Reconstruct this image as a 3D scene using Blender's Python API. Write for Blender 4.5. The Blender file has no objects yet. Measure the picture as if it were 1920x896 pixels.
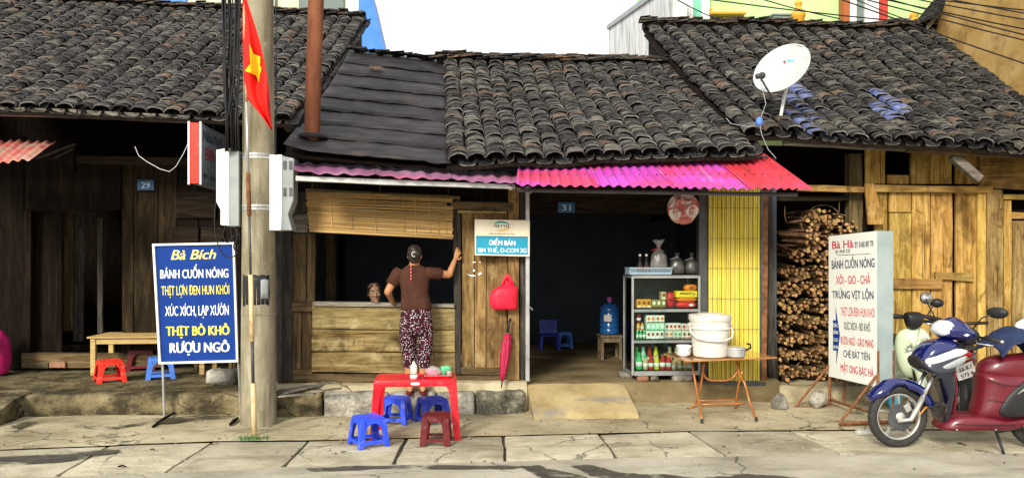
import bpy, bmesh, math, random
from mathutils import Vector, Matrix, Euler, noise
R = math.radians
random.seed(11)
sc = bpy.context.scene
COL = sc.collection
PI = math.pi
V = Vector

# ------------------------------------------------------------------ camera
CAM_H = 1.73
YAW = R(4.2)
F = 1507.0
cs, sn = math.cos(YAW), math.sin(YAW)
cd = bpy.data.cameras.new('camera')
cam = bpy.data.objects.new('camera', cd)
COL.objects.link(cam)
cam.location = (0, 0, CAM_H)
cam.rotation_euler = (R(90), 0, -YAW)
cd.sensor_width = 36
cd.lens = 36 * F / 1920
cd.shift_y = 32 / 1920
cd.clip_start = 0.1
cd.clip_end = 2000
sc.camera = cam

# ------------------------------------------------------------------ light
SUN_EL, SUN_AZ = R(28), R(26)      # a low hazy sun behind the camera, a little to its left
w = bpy.data.worlds.new('World')
sc.world = w
w.use_nodes = True
nt = w.node_tree
bg = nt.nodes['Background']
sky = nt.nodes.new('ShaderNodeTexSky')
sky.sky_type = 'NISHITA'
sky.sun_disc = False
sky.sun_elevation = SUN_EL
sky.sun_rotation = PI + SUN_AZ
sky.dust_density = 4.0
sky.air_density = 1.0
mx = nt.nodes.new('ShaderNodeMix')
mx.data_type = 'RGBA'
mx.inputs[0].default_value = 0.8
mx.inputs[7].default_value = (10.5, 10.5, 10.6, 1)   # white cloud deck
nt.links.new(sky.outputs[0], mx.inputs[6])
nt.links.new(mx.outputs[2], bg.inputs[0])
bg.inputs[1].default_value = 0.1
sd = bpy.data.lights.new('sun', 'SUN')
sd.energy = 3.0
sd.angle = R(15)
sd.color = (1.0, 0.925, 0.79)
so = bpy.data.objects.new('sun', sd)
COL.objects.link(so)
_d = V((math.sin(SUN_AZ) * math.cos(SUN_EL), math.cos(SUN_AZ) * math.cos(SUN_EL), -math.sin(SUN_EL)))
so.rotation_euler = _d.to_track_quat('-Z', 'Y').to_euler()
so.location = (-6, -10, 9)
vs = sc.view_settings
vs.view_transform = 'Standard'
vs.look = 'None'
vs.exposure = 0.55
vs.gamma = 1.0

# ------------------------------------------------------------------ photo -> place
def pray(px, py):
    t, u = (px - 960) / F, (480 - py) / F
    return V((sn + t * cs, cs - t * sn, u))
def at(px, py, y):
    d = pray(px, py)
    return d * (y / d.y) + V((0, 0, CAM_H))
def gnd(px, py, z=0.0):
    d = pray(px, py)
    return d * ((z - CAM_H) / d.z) + V((0, 0, CAM_H))
def atd(px, py, zc):
    return pray(px, py) * zc + V((0, 0, CAM_H))
def topx(p):
    zc = p[0] * sn + p[1] * cs
    if zc < .05: return (9999, 9999, zc)
    return (960 + F * (p[0] * cs - p[1] * sn) / zc, 480 - F * (p[2] - CAM_H) / zc, zc)

# ------------------------------------------------------------------ objects
ORG = {}
LOCAL = set()
def tag(o, label=None, cat=None, group=None, kind=None):
    if label: o['label'] = label
    if cat: o['category'] = cat
    if group: o['group'] = group
    if kind: o['kind'] = kind
    return o
def thing(name, label, cat, loc, group=None, rotz=0, local=False, rot=None):
    o = bpy.data.objects.new(name, None)
    COL.objects.link(o)
    o.empty_display_size = .1
    o.location = loc
    o.rotation_euler = rot if rot else (0, 0, rotz)
    ORG[o.name] = V((0, 0, 0)) if (local or rot or rotz) else V(loc)
    return tag(o, label, cat, group)
def dup(o, loc=None, rotz=None, parent=None, label=None):
    c = o.copy()
    COL.objects.link(c)
    c.parent = parent
    if loc is not None: c.location = loc
    if rotz is not None: c.rotation_euler = (0, 0, rotz)
    if label: c['label'] = label
    for ch in list(o.children): dup(ch, parent=c)
    return c

class MB:
    def __init__(s):
        s.v, s.f, s.m = [], [], []
    def add(s, vs_, fs, mi=0):
        n = len(s.v)
        s.v += [V(p) for p in vs_]
        for f in fs:
            s.f.append([i + n for i in f]); s.m.append(mi)
        return s
    def hexa(s, a, mi=0):           # a: 4 front (TL TR BR BL) + 4 back
        return s.add(a, [(0, 3, 2, 1), (4, 5, 6, 7), (0, 1, 5, 4), (1, 2, 6, 5), (2, 3, 7, 6), (3, 0, 4, 7)], mi)
    def box(s, c, d, rot=None, mi=0):
        c = V(c); h = V(d) / 2
        pts = [V((-h.x, -h.y, h.z)), V((h.x, -h.y, h.z)), V((h.x, -h.y, -h.z)), V((-h.x, -h.y, -h.z)),
               V((-h.x, h.y, h.z)), V((h.x, h.y, h.z)), V((h.x, h.y, -h.z)), V((-h.x, h.y, -h.z))]
        if rot is not None:
            m = rot if isinstance(rot, Matrix) else Euler(rot).to_matrix()
            pts = [m @ p for p in pts]
        return s.hexa([p + c for p in pts], mi)
    def prism(s, poly, off, mi=0):
        n = len(poly); off = V(off)
        a = [V(p) for p in poly]; b = [p + off for p in a]
        fs = [tuple(range(n)), tuple(range(2 * n - 1, n - 1, -1))]
        for i in range(n):
            j = (i + 1) % n
            fs.append((i, i + n, j + n, j))
        return s.add(a + b, fs, mi)
    def loft(s, rings, closed=True, caps=True, mi=0):
        n = len(rings[0]); vs_ = []; fs = []
        for r in rings: vs_ += r
        for k in range(len(rings) - 1):
            for i in range(n if closed else n - 1):
                j = (i + 1) % n
                fs.append((k * n + i, k * n + j, (k + 1) * n + j, (k + 1) * n + i))
        if caps and closed:
            fs.append(tuple(range(n - 1, -1, -1)))
            b = (len(rings) - 1) * n
            fs.append(tuple(range(b, b + n)))
        return s.add(vs_, fs, mi)
    def tube(s, path, rad, seg=8, caps=True, mi=0, flat=1.0, up=None):
        path = [V(p) for p in path]
        if not hasattr(rad, '__len__'): rad = [rad] * len(path)
        rings = []; prev = None
        for k, p in enumerate(path):
            a = path[max(0, k - 1)]; b = path[min(len(path) - 1, k + 1)]
            t = (b - a).normalized()
            if prev is None:
                u = V(up) if up else (V((0, 0, 1)) if abs(t.z) < .9 else V((1, 0, 0)))
            else: u = prev
            u = (u - t * u.dot(t)).normalized(); prev = u
            wv = t.cross(u)
            rings.append([p + (u * math.cos(2 * PI * i / seg) + wv * (flat * math.sin(2 * PI * i / seg))) * rad[k] for i in range(seg)])
        return s.loft(rings, True, caps, mi)
    def lathe(s, prof, c=(0, 0, 0), seg=16, axis=None, mi=0):
        c = V(c); m = axis or Matrix.Identity(3)
        rings = [[c + m @ V((r * math.cos(2 * PI * i / seg), r * math.sin(2 * PI * i / seg), z)) for i in range(seg)] for r, z in prof]
        return s.loft(rings, True, True, mi)
    def ball(s, c, r, seg=10, rings=7, mi=0, m=None):
        r = V(r) if hasattr(r, '__len__') else V((r, r, r))
        rr = []
        for k in range(rings + 1):
            a = PI * (k + .02) / (rings + .04)
            row = []
            for i in range(seg):
                b = 2 * PI * i / seg
                p = V((r.x * math.sin(a) * math.cos(b), r.y * math.sin(a) * math.sin(b), -r.z * math.cos(a)))
                row.append(V(c) + (m @ p if m else p))
            rr.append(row)
        return s.loft(rr, True, True, mi)
    def build(s, name, mat, parent=None, smooth=False, bevel=0, sub=0, solid=0, origin=None, label=None, angle=None):
        me = bpy.data.meshes.new(name)
        mn = V((min(p.x for p in s.v), min(p.y for p in s.v), min(p.z for p in s.v)))
        mxx = V((max(p.x for p in s.v), max(p.y for p in s.v), max(p.z for p in s.v)))
        c = V(origin) if origin is not None else (mn + mxx) / 2
        me.from_pydata([p - c for p in s.v], [], s.f)
        for mm in (mat if isinstance(mat, (list, tuple)) else [mat]): me.materials.append(mm)
        if any(s.m): me.polygons.foreach_set('material_index', s.m)
        bm = bmesh.new(); bm.from_mesh(me)
        bmesh.ops.recalc_face_normals(bm, faces=bm.faces)
        bm.to_mesh(me); bm.free()
        o = bpy.data.objects.new(name, me)
        COL.objects.link(o)
        return place(o, c, parent, smooth, bevel, sub, solid, label, angle)
def place(o, c, parent=None, smooth=False, bevel=0, sub=0, solid=0, label=None, angle=None):
    c = V(c)
    ORG[o.name] = c
    if parent is not None:
        o.parent = parent
        o.location = c - ORG[parent.name]
    else: o.location = c
    if label: o['label'] = label
    if smooth:
        o.data.polygons.foreach_set('use_smooth', [True] * len(o.data.polygons))
    if solid:
        m = o.modifiers.new('thick', 'SOLIDIFY'); m.thickness = solid; m.offset = 0
    if bevel:
        m = o.modifiers.new('edge', 'BEVEL'); m.width = bevel; m.segments = 2 if bevel > .006 else 1; m.limit_method = 'ANGLE'
    if sub:
        m = o.modifiers.new('soft', 'SUBSURF'); m.levels = sub; m.render_levels = sub
    if smooth and angle:
        m = o.modifiers.new('split', 'EDGE_SPLIT'); m.split_angle = R(angle)
    return o
def pq(mb, cor, y, th, mi=0):       # a slab whose front outline is four photo points on the plane y
    f = [at(x, yy, y) for x, yy in cor]
    return mb.hexa(f + [p + V((0, th, 0)) for p in f], mi)
def slab(name, cor, y, th, mat, parent=None, bevel=.004, label=None, nz=.004, cuts=0):
    """a board with slightly wavering edges; front outline in photo points on plane y"""
    tl, tr, br, bl = [at(x, yy, y) for x, yy in cor]
    mb = MB()
    tall = abs(tl.z - bl.z) > abs(tr.x - tl.x)
    n = cuts or 5
    L, Rr = [], []
    for k in range(n + 1):
        t = k / n
        if tall: a, b = tl.lerp(bl, t), tr.lerp(br, t); d = V((1, 0, 0))
        else: a, b = tl.lerp(tr, t), bl.lerp(br, t); d = V((0, 0, 1))
        a = a + d * random.uniform(-nz, nz); b = b + d * random.uniform(-nz, nz)
        L.append(a); Rr.append(b)
    rings = []
    for a, b in zip(L, Rr):
        dy = random.uniform(-nz, nz) * .6
        rings.append([a + V((0, dy, 0)), b + V((0, dy, 0)), b + V((0, th, 0)), a + V((0, th, 0))])
    mb.loft(rings)
    return mb.build(name, mat, parent, bevel=bevel, label=label)

def remesh(o, voxel, smooth=3):
    """melt the overlapping lofts of a body or garment into one continuous skin"""
    m = o.modifiers.new('r', 'REMESH'); m.mode = 'VOXEL'; m.voxel_size = voxel
    if smooth:
        s = o.modifiers.new('s', 'SMOOTH'); s.factor = .5; s.iterations = smooth
    dg = bpy.context.evaluated_depsgraph_get(); dg.update()
    me = bpy.data.meshes.new_from_object(o.evaluated_get(dg))
    o.modifiers.clear()
    old = o.data; mats = [x for x in old.materials]
    o.data = me
    me.materials.clear()
    for x in mats: me.materials.append(x)
    me.polygons.foreach_set('use_smooth', [True] * len(me.polygons))
    return o

# ------------------------------------------------------------------ lettering
HORN = {'Ợ': 'Ọ', 'Ờ': 'Ò', 'Ơ': 'O', 'Ở': 'Ỏ', 'Ớ': 'Ó'}
def text_mesh(body, shear=0.0):
    cu = bpy.data.curves.new('lettering', 'FONT')
    cu.body = body; cu.size = 1.0; cu.shear = shear
    cu.resolution_u = 3
    to = bpy.data.objects.new('lettering', cu); COL.objects.link(to)
    dg = bpy.context.evaluated_depsgraph_get(); dg.update()
    me = bpy.data.meshes.new_from_object(to.evaluated_get(dg))
    bpy.data.objects.remove(to); bpy.data.curves.remove(cu)
    return me
def text(body, mat, parent, org, xd, ud, width, cap, bold=0.0, shear=0.0, align='C', name='lettering', proud=.0015):
    plain_body = ''.join(HORN.get(ch, ch) for ch in body)
    me = text_mesh(plain_body, shear)
    horns = [i for i, ch in enumerate(body) if ch in HORN]
    if horns:                      # the horn of the letter is drawn as its own stroke
        vv = [v.co.copy() for v in me.vertices]; ff = [tuple(p.vertices) for p in me.polygons]
        for i in horns:
            t_ = text_mesh(plain_body[:i + 1]); xr = max(v.co.x for v in t_.vertices); bpy.data.meshes.remove(t_)
            n0 = len(vv)
            st = [(-.14, .60, -.05, .68), (-.02, .585, .035, .66), (.055, .63, .105, .69), (.075, .73, .145, .74), (.055, .80, .13, .82)]
            for a in st: vv += [V((xr + a[0], a[1], .0003)), V((xr + a[2], a[3], .0003))]
            for k in range(4): ff.append((n0 + 2 * k, n0 + 2 * k + 1, n0 + 2 * k + 3, n0 + 2 * k + 2))
        bpy.data.meshes.remove(me); me = bpy.data.meshes.new(name); me.from_pydata(vv, [], ff)
    xs = [v.co.x for v in me.vertices]
    x0, x1 = min(xs), max(xs)
    sx = width / (x1 - x0); sy = cap / .727
    xd, ud = V(xd).normalized(), V(ud).normalized()
    n = xd.cross(ud).normalized()
    org = V(org) + n * proud
    shift = {'C': -(x0 + x1) / 2, 'L': -x0, 'R': -x1}[align]
    for v in me.vertices:
        v.co = xd * ((v.co.x + shift) * sx) + ud * (v.co.y * sy)
    bold *= .62
    if bold:                        # heavier stems: the same outline again a little to each side
        base = [v.co.copy() for v in me.vertices]; fs = [tuple(p.vertices) for p in me.polygons]
        vv, ff = list(base), list(fs)
        for k, dx in enumerate((-bold, bold, -bold * .5, bold * .5)):
            n0 = len(vv); vv += [p + xd * (dx * min(sx * 1.15, sy * 1.15)) + n * (.0002 * (k + 1)) for p in base]
            ff += [tuple(i + n0 for i in f) for f in fs]
        bpy.data.meshes.remove(me); me = bpy.data.meshes.new(name); me.from_pydata(vv, [], ff)
    me.materials.append(mat)
    o = bpy.data.objects.new(name, me); COL.objects.link(o)
    return place(o, org, parent)

# ------------------------------------------------------------------ materials
def L_(nt, a, b): nt.links.new(a, b)
def pmat(name, cols, sc_=(3, 3, 3), rough=.75, metal=0.0, var=.2, bump=.25, bsc=(40, 40, 40), spec=.35,
         stains=(), spread=(.3, .7), island=False, hue=0.0, coat=0.0, detail=6, bdist=.01, dist=0.0, cracks=None, alpha=None):
    m = bpy.data.materials.new(name); m.use_nodes = True
    nt = m.node_tree; N = nt.nodes; b = N['Principled BSDF']
    geo = N.new('ShaderNodeNewGeometry'); oi = N.new('ShaderNodeObjectInfo')
    rnd = oi.outputs['Random']
    if island:
        ad = N.new('ShaderNodeMath'); ad.operation = 'ADD'
        L_(nt, rnd, ad.inputs[0]); L_(nt, geo.outputs['Random Per Island'], ad.inputs[1])
        fr = N.new('ShaderNodeMath'); fr.operation = 'FRACT'; L_(nt, ad.outputs[0], fr.inputs[0]); rnd = fr.outputs[0]
    k = N.new('ShaderNodeMath'); k.operation = 'MULTIPLY'; k.inputs[1].default_value = 23.7; L_(nt, rnd, k.inputs[0])
    pos = N.new('ShaderNodeVectorMath'); pos.operation = 'ADD'
    L_(nt, geo.outputs['Position'], pos.inputs[0]); L_(nt, k.outputs[0], pos.inputs[1])
    def nz(scl, det=detail, src=pos, rg=.6, dist=0.0):
        mp = N.new('ShaderNodeVectorMath'); mp.operation = 'MULTIPLY'
        mp.inputs[1].default_value = scl; L_(nt, src.outputs[0], mp.inputs[0])
        t = N.new('ShaderNodeTexNoise'); t.inputs['Scale'].default_value = 1.0
        t.inputs['Detail'].default_value = det; t.inputs['Roughness'].default_value = rg
        t.inputs['Distortion'].default_value = dist
        L_(nt, mp.outputs[0], t.inputs['Vector']); return t.outputs[0]
    n1 = nz(sc_, dist=dist)
    rp = N.new('ShaderNodeValToRGB'); el = rp.color_ramp.elements
    while len(el) < len(cols): el.new(.5)
    for i, c in enumerate(cols):
        el[i].position = spread[0] + (spread[1] - spread[0]) * i / max(1, len(cols) - 1)
        el[i].color = (*c, 1)
    L_(nt, n1, rp.inputs[0])
    hs = N.new('ShaderNodeHueSaturation')
    mr = N.new('ShaderNodeMapRange'); mr.inputs[3].default_value = 1 - var; mr.inputs[4].default_value = 1 + var
    L_(nt, rnd, mr.inputs[0]); L_(nt, mr.outputs[0], hs.inputs['Value']); L_(nt, rp.outputs[0], hs.inputs['Color'])
    if hue:
        k2 = N.new('ShaderNodeMath'); k2.operation = 'MULTIPLY'; k2.inputs[1].default_value = 7.31; L_(nt, rnd, k2.inputs[0])
        f2 = N.new('ShaderNodeMath'); f2.operation = 'FRACT'; L_(nt, k2.outputs[0], f2.inputs[0])
        m2 = N.new('ShaderNodeMapRange'); m2.inputs[3].default_value = .5 - hue; m2.inputs[4].default_value = .5 + hue
        L_(nt, f2.outputs[0], m2.inputs[0]); L_(nt, m2.outputs[0], hs.inputs['Hue'])
    col = hs.outputs[0]
    for st in stains:               # (colour, scale vector, lo, hi, strength)
        n2 = nz(st[1], 5, dist=st[5] if len(st) > 5 else 0)
        r2 = N.new('ShaderNodeMapRange'); r2.inputs[1].default_value = st[2]; r2.inputs[2].default_value = st[3]
        r2.inputs[3].default_value = 0; r2.inputs[4].default_value = st[4]
        L_(nt, n2, r2.inputs[0])
        mxn = N.new('ShaderNodeMix'); mxn.data_type = 'RGBA'
        L_(nt, r2.outputs[0], mxn.inputs[0]); L_(nt, col, mxn.inputs[6]); mxn.inputs[7].default_value = (*st[0], 1)
        col = mxn.outputs[2]
    if cracks:                     # (scale, width, strength): a net of hairline cracks
        nzv = N.new('ShaderNodeTexNoise'); nzv.inputs['Scale'].default_value = 2.3; nzv.inputs['Detail'].default_value = 5
        L_(nt, geo.outputs['Position'], nzv.inputs['Vector'])
        ad2 = N.new('ShaderNodeVectorMath'); ad2.operation = 'MULTIPLY_ADD'; ad2.inputs[1].default_value = (.55, .55, .55)
        L_(nt, nzv.outputs['Color'], ad2.inputs[0]); L_(nt, geo.outputs['Position'], ad2.inputs[2])
        vo = N.new('ShaderNodeTexVoronoi'); vo.feature = 'DISTANCE_TO_EDGE'; vo.inputs['Scale'].default_value = cracks[0]
        L_(nt, ad2.outputs[0], vo.inputs['Vector'])
        r3 = N.new('ShaderNodeMapRange'); r3.inputs[1].default_value = 0; r3.inputs[2].default_value = cracks[1]; r3.inputs[3].default_value = 1; r3.inputs[4].default_value = 0
        L_(nt, vo.outputs['Distance'], r3.inputs[0])
        gate = N.new('ShaderNodeMapRange'); gate.inputs[1].default_value = .47; gate.inputs[2].default_value = .56; gate.inputs[4].default_value = cracks[2]
        L_(nt, nz((1.1, 1.1, 1.1), 2), gate.inputs[0])
        mu = N.new('ShaderNodeMath'); mu.operation = 'MULTIPLY'; L_(nt, r3.outputs[0], mu.inputs[0]); L_(nt, gate.outputs[0], mu.inputs[1])
        mxn = N.new('ShaderNodeMix'); mxn.data_type = 'RGBA'
        L_(nt, mu.outputs[0], mxn.inputs[0]); L_(nt, col, mxn.inputs[6]); mxn.inputs[7].default_value = (.03, .026, .018, 1)
        col = mxn.outputs[2]
    if alpha:                      # ragged, soaked-in outline of a stain
        ra = N.new('ShaderNodeMapRange'); ra.inputs[1].default_value = alpha[1]; ra.inputs[2].default_value = alpha[2]; ra.inputs[4].default_value = alpha[3]
        L_(nt, nz(alpha[0], 6), ra.inputs[0]); L_(nt, ra.outputs[0], b.inputs['Alpha'])
    L_(nt, col, b.inputs['Base Color'])
    b.inputs['Roughness'].default_value = rough
    b.inputs['Metallic'].default_value = metal
    b.inputs['Specular IOR Level'].default_value = spec
    if coat: b.inputs['Coat Weight'].default_value = coat; b.inputs['Coat Roughness'].default_value = .05
    if bump:
        n3 = nz(bsc, 4)
        bp = N.new('ShaderNodeBump'); bp.inputs['Strength'].default_value = bump; bp.inputs['Distance'].default_value = bdist
        L_(nt, n3, bp.inputs['Height']); L_(nt, bp.outputs[0], b.inputs['Normal'])
    return m
def plain(name, c, rough=.4, metal=0.0, var=.06, coat=0.0, spec=.25, dirt=.12, bump=.03):
    d = tuple(x * (1 - dirt * 1.6) for x in c); e = tuple(min(1, x * (1 + dirt * .5)) for x in c)
    return pmat(name, [d, c, e], (5, 5, 5), rough, metal, var, bump, (60, 60, 60), spec, coat=coat)
def glassy(name, c, rough=.05, trans=.9, ior=1.3):
    m = plain(name, c, rough, 0, 0, 0, .5, 0, 0)
    m.node_tree.nodes['Principled BSDF'].inputs['Transmission Weight'].default_value = trans
    m.node_tree.nodes['Principled BSDF'].inputs['IOR'].default_value = ior
    return m
def wood(name, cols, g='z', rough=.8, dark=(.03, .02, .012), crack=.55, stain=.5, var=.22, pale=None, hue=.012):
    s = {'z': (17, 17, 1.9), 'x': (1.9, 17, 17), 'y': (17, 1.9, 17)}[g]
    b = {'z': (42, 42, 6), 'x': (6, 42, 42), 'y': (42, 6, 42)}[g]
    c = {'z': (55, 55, .9), 'x': (.9, 55, 55), 'y': (55, .9, 55)}[g]
    st = [(tuple(x * 2.2 for x in dark), b, .50, .74, .55, .8), (dark, c, .61, .67, crack, .4), (dark, (2.6, 2.6, 2.0), .50, .76, stain, .6), (dark, (7, 7, 5), .58, .74, stain * .8, 1.2)]
    if pale: st.append((pale, (5, 5, 5), .58, .72, .5))
    return pmat(name, cols, s, rough, 0, var, .6, b, .06, st, hue=hue, dist=.9)

M = {}
# timber
M['yellow_plank'] = wood('yellow_plank', [(.21, .115, .026), (.42, .265, .07), (.58, .41, .14)], 'z', dark=(.055, .028, .009), stain=.92, crack=.85, pale=(.55, .40, .17))
M['yellow_rail'] = wood('yellow_rail', [(.18, .10, .026), (.33, .21, .066), (.46, .325, .12)], 'x', dark=(.055, .028, .009), stain=.9, crack=.85)
M['apron_plank'] = wood('apron_plank', [(.13, .085, .03), (.27, .20, .085), (.42, .335, .165)], 'x', dark=(.035, .02, .008), stain=.95, crack=.9, pale=(.50, .42, .24))
M['door_plank'] = wood('door_plank', [(.11, .066, .022), (.23, .152, .058), (.34, .245, .108)], 'z', dark=(.035, .02, .008), stain=.95, crack=.9, pale=(.42, .32, .16))
M['frame_wood'] = wood('frame_wood', [(.055, .037, .018), (.125, .088, .043), (.20, .148, .08)], 'z', dark=(.02, .014, .008))
M['frame_rail'] = wood('frame_rail', [(.055, .037, .018), (.125, .088, .043), (.20, .148, .08)], 'x', dark=(.02, .014, .008))
M['grey_wood'] = wood('grey_wood', [(.028, .025, .021), (.062, .056, .048), (.11, .10, .085)], 'z', dark=(.012, .01, .008))
M['grey_rail'] = wood('grey_rail', [(.10, .09, .075), (.22, .20, .165), (.34, .31, .26)], 'x', dark=(.03, .025, .018))
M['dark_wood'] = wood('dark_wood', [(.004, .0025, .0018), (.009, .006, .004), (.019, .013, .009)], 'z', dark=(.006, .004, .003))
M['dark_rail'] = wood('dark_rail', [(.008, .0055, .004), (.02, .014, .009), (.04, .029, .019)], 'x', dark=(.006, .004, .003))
M['dark_plank'] = wood('dark_plank', [(.008, .005, .003), (.024, .016, .009), (.052, .036, .02)], 'z', dark=(.006, .004, .003))  # very dark brown plank colour for the left house, upright grain
M['damp_earth'] = pmat('damp_earth', [(.04, .033, .02), (.085, .07, .042)], (4, 9, 6), .8, 0, .1, .5, (50, 50, 50), .15, alpha=((4, 8, 4), .36, .54, .9))
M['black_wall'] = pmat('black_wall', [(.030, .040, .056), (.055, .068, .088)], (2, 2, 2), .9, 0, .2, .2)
M['table_wood'] = wood('table_wood', [(.34, .22, .08), (.52, .37, .16), (.6, .45, .22)], 'x', dark=(.12, .07, .02), stain=.3)
M['old_stool_wood'] = wood('old_stool_wood', [(.11, .075, .045), (.2, .15, .1), (.28, .22, .15)], 'z')
M['log_bark'] = pmat('log_bark', [(.045, .026, .012), (.125, .075, .034), (.25, .16, .08)], (14, 14, 14), .9, 0, .4, .8, (50, 50, 50), .15, hue=.02)
M['log_end'] = pmat('log_end', [(.17, .085, .03), (.35, .20, .08), (.50, .32, .15)], (22, 22, 22), .9, 0, .45, .5, (60, 60, 60), .15, hue=.015, stains=[((.06, .035, .02), (18, 18, 18), .5, .7, .6)])
# mineral
M['paving'] = pmat('paving', [(.26, .23, .155), (.42, .385, .275), (.54, .505, .38)], (1.6, 1.6, 1.6), .9, 0, .12, .7, (38, 38, 38), .08, cracks=(.9, .012, .85), stains=
                   [((.15, .13, .085), (1.1, 3.4, 2), .52, .72, .75), ((.24, .21, .14), (5, 12, 5), .54, .7, .6), ((.60, .57, .49), (6, 9, 6), .60, .74, .5), ((.10, .09, .065), (28, 40, 28), .60, .72, .55)])
M['joint'] = pmat('joint', [(.045, .04, .028), (.12, .105, .07)], (9, 9, 9), .95, 0, .1, .6)
M['ground'] = pmat('ground', [(.20, .17, .10), (.36, .315, .20), (.49, .44, .30)], (1.3, 1.9, 1.3), .9, 0, .05, .8, (34, 34, 34), .06, cracks=(1.0, .016, .9), stains=
                   [((.085, .07, .04), (1.7, 2.6, 2), .55, .74, .75), ((.05, .042, .028), (26, 40, 26), .61, .72, .6), ((.50, .45, .33), (7, 10, 7), .60, .74, .4)])
M['road'] = pmat('road', [(.28, .255, .19), (.40, .37, .29), (.49, .46, .37)], (1.4, 2.2, 1.4), .88, 0, .05, .8, (40, 40, 40), .08, cracks=(.7, .01, .8), stains=
                 [((.15, .135, .105), (1.2, 3, 2), .54, .72, .6), ((.09, .08, .06), (30, 45, 30), .60, .72, .5)])
M['damp'] = pmat('damp', [(.045, .041, .034), (.095, .086, .070)], (5, 9, 8), .6, 0, .1, .5, (60, 60, 60), .2, alpha=((4, 7, 4), .36, .50, .92))
M['platform'] = pmat('platform', [(.075, .06, .032), (.17, .14, .075), (.27, .225, .125)], (2.2, 2.2, 4), .92, 0, .06, .9, (22, 22, 22), .06, cracks=(1.3, .02, .9), stains=
                     [((.018, .016, .012), (3.2, 3.2, 5), .44, .60, .78), ((.42, .36, .24), (6, 6, 6), .60, .72, .6), ((.03, .026, .018), (30, 30, 30), .58, .7, .6)], bdist=.03)
M['floor'] = pmat('floor', [(.10, .075, .036), (.18, .138, .07), (.26, .205, .115)], (1.5, 2, 2), .85, 0, .05, .5, (34, 34, 34), .08, stains=
                  [((.04, .033, .022), (1.6, 3, 2), .52, .72, .7), ((.035, .03, .02), (28, 40, 28), .61, .72, .5)])
M['stone'] = pmat('stone', [(.16, .15, .12), (.34, .32, .27), (.50, .48, .42)], (9, 9, 9), .92, 0, .25, 1.0, (26, 26, 26), .2,
                  [((.06, .052, .036), (3, 3, 3), .50, .70, .75), ((.60, .58, .52), (34, 34, 34), .60, .7, .6)], bdist=.03)
M['mossy_stone'] = pmat('mossy_stone', [(.035, .033, .024), (.10, .095, .07), (.26, .24, .18)], (11, 11, 11), .92, 0, .2, 1.0, (30, 30, 30), .2,
                        [((.42, .39, .30), (24, 24, 24), .60, .7, .6)], bdist=.03)
M['ramp'] = pmat('ramp', [(.24, .175, .075), (.36, .285, .14), (.46, .38, .215)], (2, 2, 2), .9, 0, .05, .7, (30, 30, 30), .2,
                 [((.20, .20, .18), (1.6, 4, 2), .56, .66, .8), ((.07, .055, .03), (24, 30, 24), .62, .72, .6)])
M['pole_concrete'] = pmat('pole_concrete', [(.16, .14, .09), (.26, .235, .16), (.36, .335, .25)], (5, 5, 1.6), .9, 0, .05, .5, (60, 60, 40), .2,
                          [((.085, .072, .04), (14, 14, 1.0), .50, .70, .75), ((.45, .41, .30), (18, 18, 9), .60, .72, .5), ((.06, .05, .03), (50, 50, 50), .64, .7, .6)])
M['tile'] = pmat('tile', [(.011, .0108, .0115), (.024, .0235, .024), (.051, .050, .048)], (9, 9, 9), .78, 0, .6, .8, (60, 60, 60), .1,
                 [((.24, .225, .19), (26, 26, 26), .60, .69, .75), ((.012, .011, .012), (5, 5, 5), .50, .66, .7)], island=True, hue=.03)
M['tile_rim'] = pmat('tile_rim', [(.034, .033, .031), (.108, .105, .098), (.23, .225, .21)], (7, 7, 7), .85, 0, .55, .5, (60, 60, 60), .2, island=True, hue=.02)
M['tile_brown'] = pmat('tile_brown', [(.06, .036, .023), (.12, .075, .048), (.19, .135, .09)], (9, 9, 9), .85, 0, .35, .8, (60, 60, 60), .2,
                       [((.035, .03, .026), (14, 14, 14), .48, .62, .8)], island=True)
M['tile_pale'] = pmat('tile_pale', [(.05, .047, .038), (.10, .093, .074), (.17, .16, .13)], (11, 11, 11), .85, 0, .35, .8, (60, 60, 60), .2,
                      [((.03, .028, .026), (14, 14, 14), .47, .62, .85)], island=True)
M['tile_blue'] = pmat('tile_blue', [(.04, .055, .17), (.085, .12, .32), (.26, .31, .46)], (7, 7, 7), .5, 0, .3, .5, (60, 60, 60), .4,
                      [((.04, .04, .05), (14, 14, 14), .50, .62, .8)], island=True)
M['sheet'] = pmat('sheet', [(.013, .012, .014), (.027, .025, .028), (.048, .046, .049)], (2.5, 5, 5), .6, 0, .18, .5, (18, 40, 40), .12,
                  [((.11, .09, .08), (1.5, 9, 6), .58, .74, .6), ((.16, .155, .15), (50, 50, 50), .66, .72, .6), ((.10, .06, .045), (2.2, 2.2, 2.2), .60, .72, .45)])
M['brick'] = pmat('brick', [(.20, .095, .055), (.32, .17, .105)], (9, 9, 9), .9, 0, .15, .6)
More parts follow.
